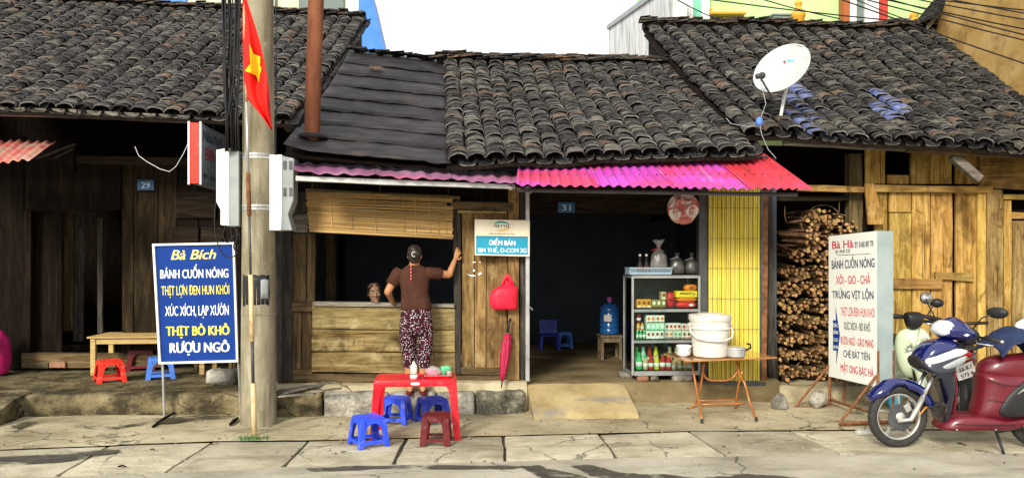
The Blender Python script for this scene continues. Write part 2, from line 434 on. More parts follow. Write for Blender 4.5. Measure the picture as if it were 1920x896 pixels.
# metal, paint, plastic
M['pink_sheet'] = pmat('pink_sheet', [(.42, .04, .20), (.52, .06, .42), (.44, .09, .58)], (1.6, 1.6, 1.6), .45, .1, .08, .2, (30, 30, 30), .4,
                       [((.60, .05, .06), (.55, 2.0, 2.0), .50, .60, .8), ((.62, .34, .50), (9, 2, 2), .56, .74, .6), ((.16, .03, .05), (16, 2.2, 2.2), .58, .70, .75), ((.10, .045, .03), (7, 7, 7), .62, .72, .7)])
M['dull_sheet'] = pmat('dull_sheet', [(.16, .05, .10), (.26, .10, .20), (.34, .20, .28)], (1.6, 3, 3), .6, .1, .08, .3, (30, 30, 30), .15, [((.12, .06, .05), (8, 3, 3), .54, .70, .8), ((.42, .09, .16), (1.2, 3, 3), .55, .66, .7)])
M['red_sheet'] = pmat('red_sheet', [(.44, .025, .03), (.54, .045, .07), (.56, .055, .14)], (2, 2, 2), .5, .1, .10, .3, (30, 30, 30), .25,
                      [((.20, .03, .03), (14, 2.4, 2.4), .56, .70, .75), ((.60, .26, .26), (9, 2, 2), .60, .74, .5), ((.11, .04, .025), (7, 7, 7), .60, .70, .7)])
M['old_sheet'] = pmat('old_sheet', [(.42, .07, .07), (.52, .13, .10), (.45, .31, .20)], (3, 6, 6), .6, .1, .1, .2, (30, 30, 30), .3, [((.38, .33, .25), (3, 4, 4), .48, .6, .8)])
M['galv'] = pmat('galv', [(.30, .31, .31), (.45, .46, .46), (.58, .59, .58)], (4, 4, 4), .4, .5, .05, .1, spec=.5, stains=[((.16, .13, .1), (9, 9, 9), .6, .74, .6)])
M['steel'] = plain('steel', (.62, .63, .64), .28, .85, .05)
M['alu'] = pmat('alu', [(.26, .275, .275), (.40, .415, .41)], (6, 6, 6), .4, .5, .05, .05)
M['rust_pipe'] = pmat('rust_pipe', [(.09, .03, .015), (.18, .062, .028), (.27, .11, .055)], (3, 3, 1.2), .8, .1, .05, .4, (40, 40, 40), .25, [((.07, .03, .02), (12, 12, 3), .55, .7, .6)])
M['rust'] = pmat('rust', [(.09, .035, .018), (.20, .085, .035), (.30, .15, .07)], (12, 12, 12), .85, .2, .1, .5)
M['pipe_yellow'] = pmat('pipe_yellow', [(.50, .36, .16), (.62, .50, .28), (.40, .17, .05)], (14, 14, 5), .7, 0, .1, .4)
M['orange_tube'] = plain('orange_tube', (.46, .17, .05), .35, .35, .05, .3)
M['yellow_slat'] = pmat('yellow_slat', [(.62, .50, .06), (.72, .61, .10), (.80, .71, .20)], (3, 3, 2), .5, .05, .07, .1, spec=.4, stains=[((.38, .30, .10), (12, 12, 2), .6, .74, .5)])
M['dark_steel'] = pmat('dark_steel', [(.05, .052, .055), (.10, .105, .11)], (5, 5, 5), .5, .4, .05, .15)
M['box_white'] = pmat('box_white', [(.66, .69, .65), (.78, .81, .77)], (4, 4, 4), .5, 0, .03, .05, stains=[((.42, .42, .38), (10, 10, 3), .6, .75, .5)])
M['box_grey'] = pmat('box_grey', [(.24, .27, .27), (.33, .36, .36)], (5, 5, 5), .5, 0, .03, .05)
M['white'] = plain('white', (.80, .80, .78), .5)
M['cream'] = plain('cream', (.78, .74, .58), .5)
M['sign_white'] = pmat('sign_white', [(.74, .79, .76), (.80, .84, .81)], (2, 2, 2), .5, 0, .02, .05)
M['sign_side'] = pmat('sign_side', [(.27, .34, .34), (.36, .43, .43)], (5, 5, 5), .5, .1, .03, .08, stains=[((.25, .26, .24), (22, 22, 9), .62, .74, .7)])
M['sign_blue'] = plain('sign_blue', (.008, .04, .23), .5, 0, .02, 0, .08)
M['sign_teal'] = plain('sign_teal', (.02, .30, .48), .4)
M['ink_navy'] = plain('ink_navy', (.02, .03, .09), .5)
M['ink_red'] = plain('ink_red', (.58, .012, .045), .5)
M['ink_black'] = plain('ink_black', (.02, .02, .022), .5)
M['ink_yellow'] = plain('ink_yellow', (.86, .76, .05), .5)
M['ink_gold'] = plain('ink_gold', (.78, .66, .20), .5)
M['ink_white'] = plain('ink_white', (.86, .87, .86), .5)
M['plate_blue'] = plain('plate_blue', (.02, .07, .16), .5)
M['plate_ink'] = plain('plate_ink', (.30, .42, .52), .5)
M['flag_red'] = plain('flag_red', (.72, .018, .012), .7, 0, 0, 0, .2)
M['flag_yellow'] = plain('flag_yellow', (.86, .62, .02), .7, 0, 0, 0, .2)
def scuffed(name, c, rough=.38):
    return pmat(name, [tuple(x * .72 for x in c), c, tuple(min(1, x * 1.1 + .01) for x in c)], (7, 7, 7), rough, 0, .05, .12, (50, 50, 50), .3, stains=[((.34, .32, .28), (9, 9, 16), .58, .76, .42), (tuple(x * .3 for x in c), (40, 40, 40), .62, .70, .5)])
M['red_plastic'] = scuffed('red_plastic', (.66, .010, .022), .32)
M['orange_red_plastic'] = scuffed('orange_red_plastic', (.76, .035, .018), .35)
M['dark_red_plastic'] = scuffed('dark_red_plastic', (.15, .010, .014), .35)
M['maroon_plastic'] = scuffed('maroon_plastic', (.11, .009, .013), .35)
M['blue_plastic'] = scuffed('blue_plastic', (.025, .075, .72), .38)
M['deep_blue_plastic'] = scuffed('deep_blue_plastic', (.02, .045, .45), .38)
M['sky_plastic'] = scuffed('sky_plastic', (.07, .20, .68), .4)
M['pink'] = plain('pink', (.42, .012, .12), .6)
M['bag_red'] = plain('bag_red', (.78, .015, .045), .45)
M['umbrella'] = plain('umbrella', (.36, .012, .055), .55)
M['black'] = plain('black', (.018, .018, .02), .45)
M['rubber'] = pmat('rubber', [(.02, .02, .02), (.04, .039, .036)], (20, 20, 20), .75, 0, .05, .3)
M['cable'] = plain('cable', (.014, .014, .016), .55)
M['skin'] = pmat('skin', [(.40, .185, .085), (.48, .235, .115)], (8, 8, 8), .55, 0, 0, .05)
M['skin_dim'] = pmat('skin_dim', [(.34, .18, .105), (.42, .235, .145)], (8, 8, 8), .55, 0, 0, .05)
M['hair'] = pmat('hair', [(.012, .009, .007), (.045, .032, .025)], (60, 60, 12), .45, 0, 0, .6, (90, 90, 12), .4)
M['shirt'] = pmat('shirt', [(.046, .018, .011), (.074, .031, .020)], (9, 9, 5), .85, 0, 0, .4, (26, 26, 8), .15)
M['dark_cloth'] = pmat('dark_cloth', [(.02, .02, .025), (.05, .048, .05)], (9, 9, 9), .85, 0, 0, .3)
M['jacket'] = pmat('jacket', [(.010, .018, .055), (.022, .04, .10)], (9, 9, 9), .7, 0, 0, .4, (22, 22, 22), .3)
M['bamboo'] = pmat('bamboo', [(.27, .155, .045), (.40, .255, .09), (.52, .37, .165)], (.8, 30, 30), .7, 0, .28, .3, (3, 60, 60), .25, [((.14, .08, .03), (1.6, 9, 9), .55, .70, .7)])
M['navy_paint'] = plain('navy_paint', (.004, .006, .02), .12, 0, .02, .9, .5, .05, 0)
M['blue_paint'] = plain('blue_paint', (.004, .009, .095), .12, 0, .02, .9, .5, .05, 0)
M['maroon_paint'] = plain('maroon_paint', (.125, .008, .018), .38, 0, .02, .25, .4, .15, .02)
M['pale_green_paint'] = plain('pale_green_paint', (.62, .72, .52), .15, 0, .02, .8, .5, .05, 0)
M['lens'] = plain('lens', (.78, .82, .86), .08, .1, .02, .8, .6, .1, 0)
M['silver'] = plain('silver', (.55, .54, .50), .3, .7, .03)
M['red_lens'] = plain('red_lens', (.55, .02, .015), .1, 0, 0, .8)
M['orange_lens'] = plain('orange_lens', (.8, .22, .02), .1, 0, 0, .8)
M['glass'] = glassy('glass', (.85, .92, .90), .03, 1.0, 1.12)
M['blue_bottle'] = plain('blue_bottle', (.02, .13, .42), .12, 0, 0, .5, .6, .1, 0)
M['clear_bag'] = pmat('clear_bag', [(.10, .10, .09), (.22, .22, .20)], (14, 14, 14), .2, 0, .15, .9, (26, 26, 10), .8)
M['dark_bag'] = pmat('dark_bag', [(.03, .032, .028), (.09, .09, .08)], (14, 14, 14), .22, 0, .15, 1.0, (26, 26, 10), .8)
M['ochre_wall'] = pmat('ochre_wall', [(.36, .21, .06), (.52, .33, .11), (.60, .42, .18)], (1.6, 1.6, 3), .9, 0, .05, .5, (12, 12, 12), .2, [((.16, .08, .03), (2.4, 2.4, 3), .54, .72, .6)])
M['grey_wall'] = pmat('grey_wall', [(.40, .42, .43), (.60, .62, .63), (.74, .76, .76)], (3, 3, 1.0), .9, 0, .05, .4, (8, 8, 8), .2, [((.14, .15, .15), (10, 10, 1.4), .56, .70, .8)])
M['green_wall'] = pmat('green_wall', [(.36, .62, .20), (.52, .76, .36)], (.9, .9, .9), .8, 0, .05, .1, stains=[((.72, .74, .30), (.8, .8, .8), .50, .66, .8)])
M['mint_wall'] = plain('mint_wall', (.20, .58, .40), .7)
M['red_post'] = plain('red_post', (.50, .045, .03), .6)
M['brown_post'] = plain('brown_post', (.34, .10, .03), .6)
M['cream_wall'] = plain('cream_wall', (.66, .65, .46), .8)
M['blue_sheet'] = pmat('blue_sheet', [(.03, .16, .60), (.05, .22, .72)], (3, 3, 3), .5, .1, .04, .1)
M['ornament'] = plain('ornament', (.72, .36, .04), .5)
M['window_grey'] = plain('window_grey', (.16, .20, .19), .2)
M['porcelain'] = plain('porcelain', (.76, .77, .78), .2, 0, .03, .4)
M['green_leaf'] = pmat('green_leaf', [(.04, .09, .02), (.10, .18, .05)], (30, 30, 30), .7, 0, .3, .2)
M['paper'] = plain('paper', (.74, .70, .64), .8)
M['paper_pink'] = plain('paper_pink', (.62, .22, .20), .75)
M['paper_peach'] = plain('paper_peach', (.70, .42, .28), .75)
# ================================================================== THE GROUND
def rough(name, c, d, mat, parent=None, n=(8, 4, 3), amp=.012, rnd=.03, freq=5.0, rot=0.0, kind=None, taper=None, label=None, pw=None):
    """a stone-like block: subdivided box, edges rounded, surface broken by noise"""
    c = V(c); hx, hy, hz = d[0] / 2, d[1] / 2, d[2] / 2
    bm = bmesh.new()
    vid = {}
    def vert(i, j, k):
        key = (i, j, k)
        if key not in vid:
            p = V((hx * (2 * i / n[0] - 1), hy * (2 * j / n[1] - 1), hz * (2 * k / n[2] - 1)))
            q = V((max(-hx + rnd, min(hx - rnd, p.x)), max(-hy + rnd, min(hy - rnd, p.y)), max(-hz + rnd, min(hz - rnd, p.z))))
            e = p - q
            if e.length > 1e-6: p = q + e.normalized() * min(e.length, rnd)
            if taper:
                f = 1 - taper * (p.z + hz) / (2 * hz); p.x *= f; p.y *= f
            s = (c + p) * freq
            p = p + V((noise.noise(s), noise.noise(s + V((31, 0, 0))), noise.noise(s + V((0, 47, 0))))) * amp \
                  + V((noise.noise(s * 3), noise.noise(s * 3 + V((31, 0, 0))), noise.noise(s * 3 + V((0, 47, 0))))) * amp * .45
            p = Matrix.Rotation(rot, 3, 'Z') @ p
            vid[key] = bm.verts.new(p)
        return vid[key]
    for a, b, k0, mk in ((0, 1, 2, n[2]), (0, 2, 1, n[1]), (1, 2, 0, n[0])):
        for side in (0, mk):
            for i in range(n[a]):
                for j in range(n[b]):
                    q = []
                    for di, dj in ((0, 0), (1, 0), (1, 1), (0, 1)):
                        t = [0, 0, 0]; t[a] = i + di; t[b] = j + dj; t[k0] = side
                        q.append(vert(*t))
                    bm.faces.new(q)
    bmesh.ops.recalc_face_normals(bm, faces=bm.faces)
    me = bpy.data.meshes.new(name); bm.to_mesh(me); bm.free()
    me.materials.append(mat)
    o = bpy.data.objects.new(name, me); COL.objects.link(o)
    place(o, c, parent, smooth=True, label=label)
    if kind: o['kind'] = kind
    return o

def sheet(name, pts, mat, kind='structure', parent=None, sub=0, bump=0.0, fr=1.0):
    mb = MB(); mb.add(pts, [tuple(range(len(pts)))])
    o = mb.build(name, mat, parent)
    if kind: o['kind'] = kind
    return o
def grid_sheet(name, x0, x1, y0, y1, nx, ny, zf, mat, kind='structure'):
    mb = MB(); vs_ = []; fs = []
    for j in range(ny + 1):
        for i in range(nx + 1):
            x = x0 + (x1 - x0) * i / nx; y = y0 + (y1 - y0) * j / ny
            vs_.append((x, y, zf(x, y)))
    for j in range(ny):
        for i in range(nx):
            a = j * (nx + 1) + i
            fs.append((a, a + 1, a + nx + 2, a + nx + 1))
    mb.add(vs_, fs)
    o = mb.build(name, mat, smooth=True)
    o['kind'] = kind
    return o

sheet('ground', [(-300, -300, -.09), (300, -300, -.09), (300, 300, -.09), (-300, 300, -.09)], M['ground'])
def line_pts(pp, ext=True):
    return [gnd(x, y) for x, y in pp]
BACK = [(-420, 858), (0, 843), (400, 827), (600, 825), (1000, 815), (1290, 808), (1920, 803), (2400, 799)]
FRONT = [(-420, 905), (0, 894), (380, 881), (540, 872), (735, 868), (1150, 856), (1450, 851), (1920, 846), (2400, 842)]
def on(line, px):
    for (xa, ya), (xb, yb) in zip(line, line[1:]):
        if xa <= px <= xb: return ya + (yb - ya) * (px - xa) / (xb - xa)
    return line[-1][1]
# road (in front of the slabs)
pts = [gnd(x, y + 1.5) for x, y in FRONT]
sheet('road', [(-30, -20, -.004), (30, -20, -.004)] + [(30, pts[-1].y, -.004)] + [(p.x, p.y, -.004) for p in reversed(pts)] + [(-30, pts[0].y, -.004)], M['road'])
# bed under the paving joints
pb = [gnd(x, y - 3) for x, y in BACK]
sheet('joint_bed', [(p.x, p.y, -.03) for p in pts] + [(p.x, p.y, -.03) for p in reversed(pb)], M['joint'])
# bare strip between slabs and platforms
def zstrip(x, y):
    t = max(0, min(1, (y - 8.35) / .5)) if x > .9 else 0
    return .001 + .02 * noise.noise(V((x * 1.6, y * 1.6, 0))) * min(1, max(0, (y - 7.75) * 2)) + .06 * t + .004 * noise.noise(V((x * 9, y * 9, 0)))
_bk = [gnd(x, y) for x, y in BACK]
def backy(x):
    for a, b in zip(_bk, _bk[1:]):
        if a.x <= x <= b.x: return a.y + (b.y - a.y) * (x - a.x) / (b.x - a.x)
    return _bk[0].y if x < _bk[0].x else _bk[-1].y
mb = MB(); vs_ = []; fs = []
NX, NY = 150, 16
for j in range(NY + 1):
    for i in range(NX + 1):
        x = -9 + 18.5 * i / NX; y0 = backy(x) + .012; y = y0 + (9.6 - y0) * j / NY
        vs_.append((x, y, zstrip(x, y)))
for j in range(NY):
    for i in range(NX):
        a = j * (NX + 1) + i; fs.append((a, a + 1, a + NX + 2, a + NX + 1))
mb.add(vs_, fs)
tag(mb.build('dirt_strip', M['ground'], smooth=True), kind='structure')
# the paving slabs, one by one
pave = bpy.data.objects.new('pavement', None); COL.objects.link(pave); ORG['pavement'] = V((0, 7.2, 0)); pave.location = (0, 7.2, 0); pave['kind'] = 'structure'
CUTS = [(-400, -560), (-200, -330), (0, -112), (203, 106), (400, 311), (577, 531), (763, 737), (945, 948), (1122, 1155), (1291, 1360), (1480, 1575), (1690, 1815), (1930, 2090), (2200, 2390)]
for (b0, f0), (b1, f1) in zip(CUTS, CUTS[1:]):
    g = .010 + .010 * random.random()
    a, b = gnd(b0, on(BACK, b0)), gnd(b1, on(BACK, b1))
    c, d = gnd(f1, on(FRONT, f1)), gnd(f0, on(FRONT, f0))
    a.x += g; d.x += g; b.x -= g; c.x -= g; a.y -= .012; b.y -= .012; c.y += .012; d.y += .012
    mb = MB(); rows = []
    dz = random.uniform(.0, .006); tilt = random.uniform(-.004, .004)
    for j in range(7):
        row = []
        for i in range(9):
            p = d.lerp(c, i / 8).lerp(a.lerp(b, i / 8), j / 6)
            e = .008 if i in (0, 8) or j in (0, 6) else .0
            if i in (0, 8): p.x += random.uniform(-.008, .008)
            if j in (0, 6): p.y += random.uniform(-.006, .006)
            p.z = dz + tilt * (i / 4 - 1) - e + .003 * noise.noise(p * 3)
            row.append(p)
        rows.append(row)
    mb.loft(rows, closed=False, caps=False)
    rim = [r[0] for r in rows] + rows[-1][1:] + [r[-1] for r in reversed(rows[:-1])] + list(reversed(rows[0][1:-1]))
    low = [p - V((0, 0, .05)) for p in rim]
    mb.loft([rim, low], closed=True, caps=False)
    mb.build('paving_slab', M['paving'], pave, smooth=True, angle=50)
# wet patches on the road and the slabs
def patch(name, pp, z, mat):
    out = []
    n = len(pp)
    for i in range(n):
        a, b = gnd(*pp[i]), gnd(*pp[(i + 1) % n])
        for k in range(5):
            p = a.lerp(b, k / 5)
            p += V((noise.noise(p * 4), noise.noise(p * 4 + V((9, 9, 0))), 0)) * .06 * (1 if k else .3)
            p += V((noise.noise(p * 15), noise.noise(p * 15 + V((9, 9, 0))), 0)) * .02
            out.append((p.x, p.y, z))
    return sheet(name, out, mat)
for pp in ([(975, 873), (1010, 871), (1030, 878), (1100, 893), (1120, 905), (1030, 903), (1005, 889)],
           [(1070, 872), (1105, 870), (1150, 881), (1190, 886), (1240, 888), (1300, 894), (1330, 908), (1150, 906), (1100, 885)],
           [(560, 876), (700, 872), (860, 871), (985, 874), (960, 879), (700, 878), (590, 882)],
           [(1320, 893), (1400, 888), (1500, 895), (1560, 905), (1330, 905)]):
    patch('damp_patch', pp, .002, M['damp'])
for pp in ([(-30, 861), (60, 856), (130, 849), (230, 842), (225, 850), (150, 862), (110, 868), (40, 872), (-60, 884)],):
    patch('damp_patch', pp, .016, M['damp'])
for pp in ([(285, 790), (330, 786), (400, 780), (440, 779), (430, 785), (350, 792), (300, 798)],
           [(20, 802), (60, 792), (85, 789), (70, 797), (35, 808)],
           [(155, 803), (220, 804), (280, 795), (270, 800), (215, 808), (165, 808)]):
    patch('damp_patch', pp, .026, M['damp_earth'])

# ------------------------------------------------------------------ platforms
def strip_block(name, x0, x1, y0, y1, z0, z1, mat, n=60, amp=.02):
    mb = MB(); rings = []
    for i in range(n + 1):
        x = x0 + (x1 - x0) * i / n
        def q(y, z, s):
            p = V((x * 2.2, y * 2, z * 4))
            return V((x, y + amp * s * noise.noise(p * 1.5) + amp * .5 * s * noise.noise(p * 6), z + amp * .5 * s * noise.noise(p * 1.3 + V((7, 3, 1)))))
        rings.append([q(y0, z0, 0), q(y0 + .01, z0 + (z1 - z0) * .35, 1.6), q(y0 - .005, z0 + (z1 - z0) * .7, 1.6), q(y0 + .012, z1 - .015, 1.2), q(y0 + .05, z1, 1),
                      q(y0 + .4, z1, .5), q(y1, z1, 0), q(y1, z0, 0)])
    mb.loft(rings)
    o = mb.build(name, mat, smooth=True, angle=60)
    o['kind'] = 'structure'
    return o
XL = at(-420, 700, 9.05).x
XM0 = at(462, 700, 9.05).x
strip_block('platform', XL, XM0, 9.03, 14.6, -.05, .22, M['platform'])
# ramp on the far left
p0 = gnd(33, 743, .24)
mb = MB()
mb.prism([(p0.x, 9.2, .24), (p0.x, 8.9, .235), (p0.x - .02, 8.05, .03), (p0.x - .02, 8.0, -.05), (p0.x, 9.2, -.05)], (-1.6, 0, 0))
tag(mb.build('ramp', M['platform'], bevel=.012), kind='structure')
# the raised floor of the middle house
XA, XD, XE = at(512, 700, 9.0).x, at(988, 712, 9.0).x, at(1462, 712, 9.0).x
strip_block('house_floor', XD, XE, 9.0, 13.3, -.05, .30, M['floor'])
strip_block('wall_footing', XM0 + .02, XD - .004, 8.93, 13.3, -.05, .325, M['ground'], amp=.05)
strip_block('yard_floor', XE + .004, 9.5, 9.02, 13.3, -.05, .22, M['ground'], amp=.06)
kerb = bpy.data.objects.new('kerb', None); COL.objects.link(kerb); ORG['kerb'] = V((0, 8.85, 0)); kerb.location = (0, 8.85, 0); kerb['kind'] = 'structure'
def kerb_stone(x0, x1, yt, yb, mat, amp=.014):
    a, b = at(x0, yt, 8.8), at(x1, yb, 8.8)
    rough('kerb_stone', ((a.x + b.x) / 2, 8.94, (a.z - .04) / 2), (b.x - a.x - .012, .30, a.z + .04), mat, kerb, (10, 5, 5), amp, .03, 7)
kerb_stone(513, 605, 733, 779, M['platform'], .006)
kerb_stone(606, 728, 737, 778, M['stone'])
kerb_stone(729, 817, 736, 776, M['stone'])
kerb_stone(818, 891, 737, 776, M['stone'])
kerb_stone(892, 986, 735, 776, M['mossy_stone'], .02)
# doorway ramp
a, b = at(988, 716, 9.0), at(1168, 718, 9.0)
c, d = gnd(1000, 787), gnd(1197, 785)
mb = MB(); rows = []
for j in range(9):
    t = j / 8
    l = V((a.x, 8.99, .292)).lerp(V((c.x, c.y, .085)), t); r = V((b.x, 8.99, .292)).lerp(V((d.x, d.y, .085)), t)
    row = []
    for i in range(11):
        p = l.lerp(r, i / 10)
        p += V((noise.noise(p * 5), noise.noise(p * 5 + V((5, 5, 5))), noise.noise(p * 4 + V((3, 3, 3))))) * .016
        if j == 8: p.z -= .015
        if i in (0, 10): p.z -= .015
        row.append(p)
    rows.append(row)
mb.loft(rows, closed=False, caps=False)
rim = [r[0] for r in rows] + rows[-1][1:] + [r[-1] for r in reversed(rows[:-1])] + list(reversed(rows[0][1:-1]))
mb.loft([rim, [V((p.x + (.01 if p.x > .8 else -.01), p.y - .015, -.03)) for p in rim]], closed=True, caps=False)
tag(mb.build('door_ramp', M['ramp'], smooth=True, angle=60), kind='structure')

# ================================================================== ROOFS
def tile_mesh(seed, mat, up=1, seg=6):
    rs = random.Random(seed)
    mb = MB(); rings = []
    Lh = .20
    for yy, hw, rise in ((0, .098, .052), (Lh * .5, .094, .050), (Lh, .088, .046)):
        out, inn = [], []
        for i in range(seg + 1):
            a = PI * i / seg
            x = -hw * math.cos(a); z = up * rise * (math.sin(a) ** .8)
            j = rs.uniform(-.004, .004)
            dy = rs.uniform(-.008, .008) if yy == 0 else 0
            out.append(V((x, yy + dy, z + j)))
            inn.append(V((x * .94, yy + dy, z + j - .012)))
        rings.append(out + list(reversed(inn)))
    mb.loft(rings, True, False, 0)
    nn_ = 2 * (seg + 1)
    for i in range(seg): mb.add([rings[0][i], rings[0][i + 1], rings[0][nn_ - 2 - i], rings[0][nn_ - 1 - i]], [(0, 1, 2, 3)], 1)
    mb.add(rings[-1], [tuple(range(nn_))], 0)
    me = bpy.data.meshes.new('tile')
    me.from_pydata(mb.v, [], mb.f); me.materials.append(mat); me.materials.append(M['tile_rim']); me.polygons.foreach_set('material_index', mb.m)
    bm = bmesh.new(); bm.from_mesh(me); bmesh.ops.remove_doubles(bm, verts=bm.verts, dist=1e-5); bmesh.ops.recalc_face_normals(bm, faces=bm.faces); bm.to_mesh(me); bm.free()
    return me
TILES = [tile_mesh(s, M['tile']) for s in range(9)]
TILES_B = [tile_mesh(40 + s, M['tile_brown']) for s in range(3)]
TILES_P = [tile_mesh(60 + s, M['tile_pale']) for s in range(4)]
TILES_BL = [tile_mesh(80 + s, M['tile_blue']) for s in range(3)]
TR = tile_mesh(99, M['tile'], up=-1)

_RAW = {}
def raw(me):
    if me.name not in _RAW: _RAW[me.name] = ([v.co.copy() for v in me.vertices], [tuple(p.vertices) for p in me.polygons], [p.material_index for p in me.polygons])
    return _RAW[me.name]
def addraw(mb, me, f, mi):
    v_, f_, m_ = raw(me); n0 = len(mb.v)
    mb.v += [f(x) for x in v_]
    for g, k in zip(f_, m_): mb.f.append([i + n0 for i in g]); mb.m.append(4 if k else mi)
def tiled_roof(parent, eL, eR, rL, rR, ncol, nrow, clip=None, sag=.04, blue=(), seed=1, keep=(-260, 2160), fan=None, deck_gap=.05):
    rs = random.Random(seed)
    roof = bpy.data.objects.new('roof', None); COL.objects.link(roof); roof.parent = parent
    o0 = (eL + eR) / 2
    ORG[roof.name] = o0; roof.location = o0 - ORG[parent.name]
    def S(u, t):
        p = eL.lerp(eR, u).lerp(rL.lerp(rR, u), t)
        p.z += sag * noise.noise(V((u * 7, t * 2.2, seed * 5))) - sag * 1.2 * math.sin(PI * t) + .018 * noise.noise(V((u * 40, t * 3, seed)))
        return p
    todo = []; stuff = MB()
    for i in range(ncol):
        u = (i + .5) / ncol
        wob = rs.uniform(-.012, .012)
        for j in range(nrow + 1):
            t = j / nrow
            uu = u + (wob * math.sin(t * 5 + i) * .25 + rs.uniform(-.018, .018)) / (ncol * .2)
            p = S(uu, t)
            px, py, zc = topx(p)
            if px < keep[0] or px > keep[1]: continue
            if clip and clip(p): continue
            ey = (S(u, min(1, t + .05)) - S(u, max(0, t - .05))).normalized()
            ex = (S(min(1, u + .02), t) - S(max(0, u - .02), t)).normalized()
            nn = ex.cross(ey).normalized(); ex = ey.cross(nn)
            m = Matrix((ex, ey, nn)).transposed()
            todo.append((zc, p, m, px, py, i, j))
            # trough tile in the valley to the right of this column
            q = S(uu + .5 / ncol, t)
            mm = m @ Euler((rs.uniform(.02, .06), rs.uniform(-.05, .05), rs.uniform(-.05, .05))).to_matrix()
            addraw(stuff, TR, lambda x: q + mm @ x + nn * .012, 0)
    big = sorted([x for x in todo if 0 < x[3] < 1920 and x[4] > 0], key=lambda x: x[0])[:292]
    chosen = set(id(x) for x in big)
    for x in todo:
        zc, p, m, px, py, i, j = x
        nn = m @ V((0, 0, 1))
        rot = m @ Euler((-.115 + rs.uniform(-.05, .05), rs.uniform(-.12, .12), rs.uniform(-.12, .12))).to_matrix()
        pos = p + nn * (.030 + rs.uniform(-.006, .012)) + (m @ V((0, 1, 0))) * rs.uniform(-.02, .02)
        r = rs.random()
        bl = any((px - bx) ** 2 / rx ** 2 + (py - by - (px - bx) * sl) ** 2 / ry ** 2 < 1 for bx, by, rx, ry, sl in blue) and r < .8
        browny = .5 + .5 * noise.noise(V((i * .22, j * .10, seed * 3)))
        if bl: me = rs.choice(TILES_BL); mi = 3
        elif r < .02 + .10 * browny: me = rs.choice(TILES_B); mi = 1
        elif r < .14 + .16 * browny + (.18 if j < 6 else 0): me = rs.choice(TILES_P); mi = 2
        else: me = rs.choice(TILES); mi = 0
        if r > .996: continue           # a tile gone missing
        if id(x) in chosen:
            o = bpy.data.objects.new('tile', me); COL.objects.link(o)
            o.parent = roof; o.location = pos - o0; o.rotation_euler = rot.to_euler()
        else:
            addraw(stuff, me, lambda y: pos + rot @ y, mi)
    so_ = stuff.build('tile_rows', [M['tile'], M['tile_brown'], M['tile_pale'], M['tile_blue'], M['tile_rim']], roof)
    so_['kind'] = 'stuff'
    # battens and boarding under the tiles
    mb = MB(); rows = []
    dn = V((0, .0, -deck_gap))
    for k in range(9):
        rows.append([S(0 + i / 16, k / 8) + dn for i in range(17)])
    top = rows
    bot = [[p - V((0, 0, .03)) for p in r] for r in rows]
    mb.loft(top, closed=False, caps=False); mb.loft(bot, closed=False, caps=False)
    def rimof(rw): return [r[0] for r in rw] + rw[-1][1:] + [r[-1] for r in reversed(rw[:-1])] + list(reversed(rw[0][1:-1]))
    mb.loft([rimof(top), rimof(bot)], closed=True, caps=False)
    mb.build('roof_deck', M['dark_wood'], roof)
    return roof, S
RT = None
def ridge(roof, S, mats, n, u0=0, u1=1, seed=3, layers=3):
    rs = random.Random(seed)
    bed = MB(); bed.tube([S(u0 + (u1 - u0) * k / 24, 1.0) + V((0, .02, .03)) for k in range(25)], .085, 6)
    bed.build('ridge_bed', M['tile'], roof)
    mb = MB(); mb.box((0, 0, 0), (.17, .20, .016))
    me = bpy.data.meshes.new('ridge_tile'); me.from_pydata([p for p in mb.v], [], mb.f)
    ms = []
    for mt in mats:
        x = me.copy(); x.materials.append(mt); ms.append(x)
    for L in range(layers):
        for i in range(n):
            u = u0 + (u1 - u0) * (i + rs.uniform(-.3, .3) + (.5 if L % 2 else 0)) / n
            p = S(u, 1.0)
            if not (-150 < topx(p)[0] < 2060): continue
            o = bpy.data.objects.new('ridge_tile', rs.choice(ms)); COL.objects.link(o)
            o.parent = roof
            o.location = p + V((0, -.08 + .05 * L, .075 + .026 * L + rs.uniform(-.01, .02))) - ORG[roof.name]
            o.rotation_euler = (R(14 - 8 * L) + rs.uniform(-.12, .12), rs.uniform(-.14, .02), rs.uniform(-.2, .2))
RM = [M['tile'], M['tile'], M['tile_pale'], M['tile_brown']]

# ------------------------------------------------------------------ left house
hl = thing('timber_house', 'dark timber house with deep tiled porch roof and shadowy doorway, behind the blue menu sign', 'house', at(250, 690, 11.0))
eL, eR, rL, rR = at(-430, 184, 9.6), at(545, 226, 9.6), at(-30, -2, 14.4), at(686, 40, 14.4)
roofL, SL = tiled_roof(hl, eL, eR, rL, rR, 28, 50, seed=2)
ridge(roofL, SL, RM, 46)
slab('fascia_board', [(-300, 190), (143, 205), (143, 221), (-300, 208)], 9.66, .05, M['grey_rail'], roofL)
slab('fascia_board', [(146, 206), (356, 217), (356, 231), (146, 221)], 9.64, .05, M['grey_rail'], roofL)
slab('fascia_board', [(358, 221), (540, 232), (540, 241), (358, 232)], 9.68, .05, M['dark_rail'], roofL)
YL = 11.0
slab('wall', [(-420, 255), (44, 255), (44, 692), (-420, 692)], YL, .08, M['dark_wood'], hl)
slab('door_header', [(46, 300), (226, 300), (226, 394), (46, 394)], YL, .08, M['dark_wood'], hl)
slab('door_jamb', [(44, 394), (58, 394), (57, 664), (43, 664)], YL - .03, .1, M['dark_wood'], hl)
xs = [228, 250, 296, 332, 372, 414, 452, 492, 548]
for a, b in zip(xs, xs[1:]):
    slab('plank', [(a + .7, 300), (b - .7, 300), (b - .7, 668), (a + .7, 668)], YL + random.uniform(-.015, .01), .05, M['dark_wood'] if a > 300 else M['dark_plank'], hl)
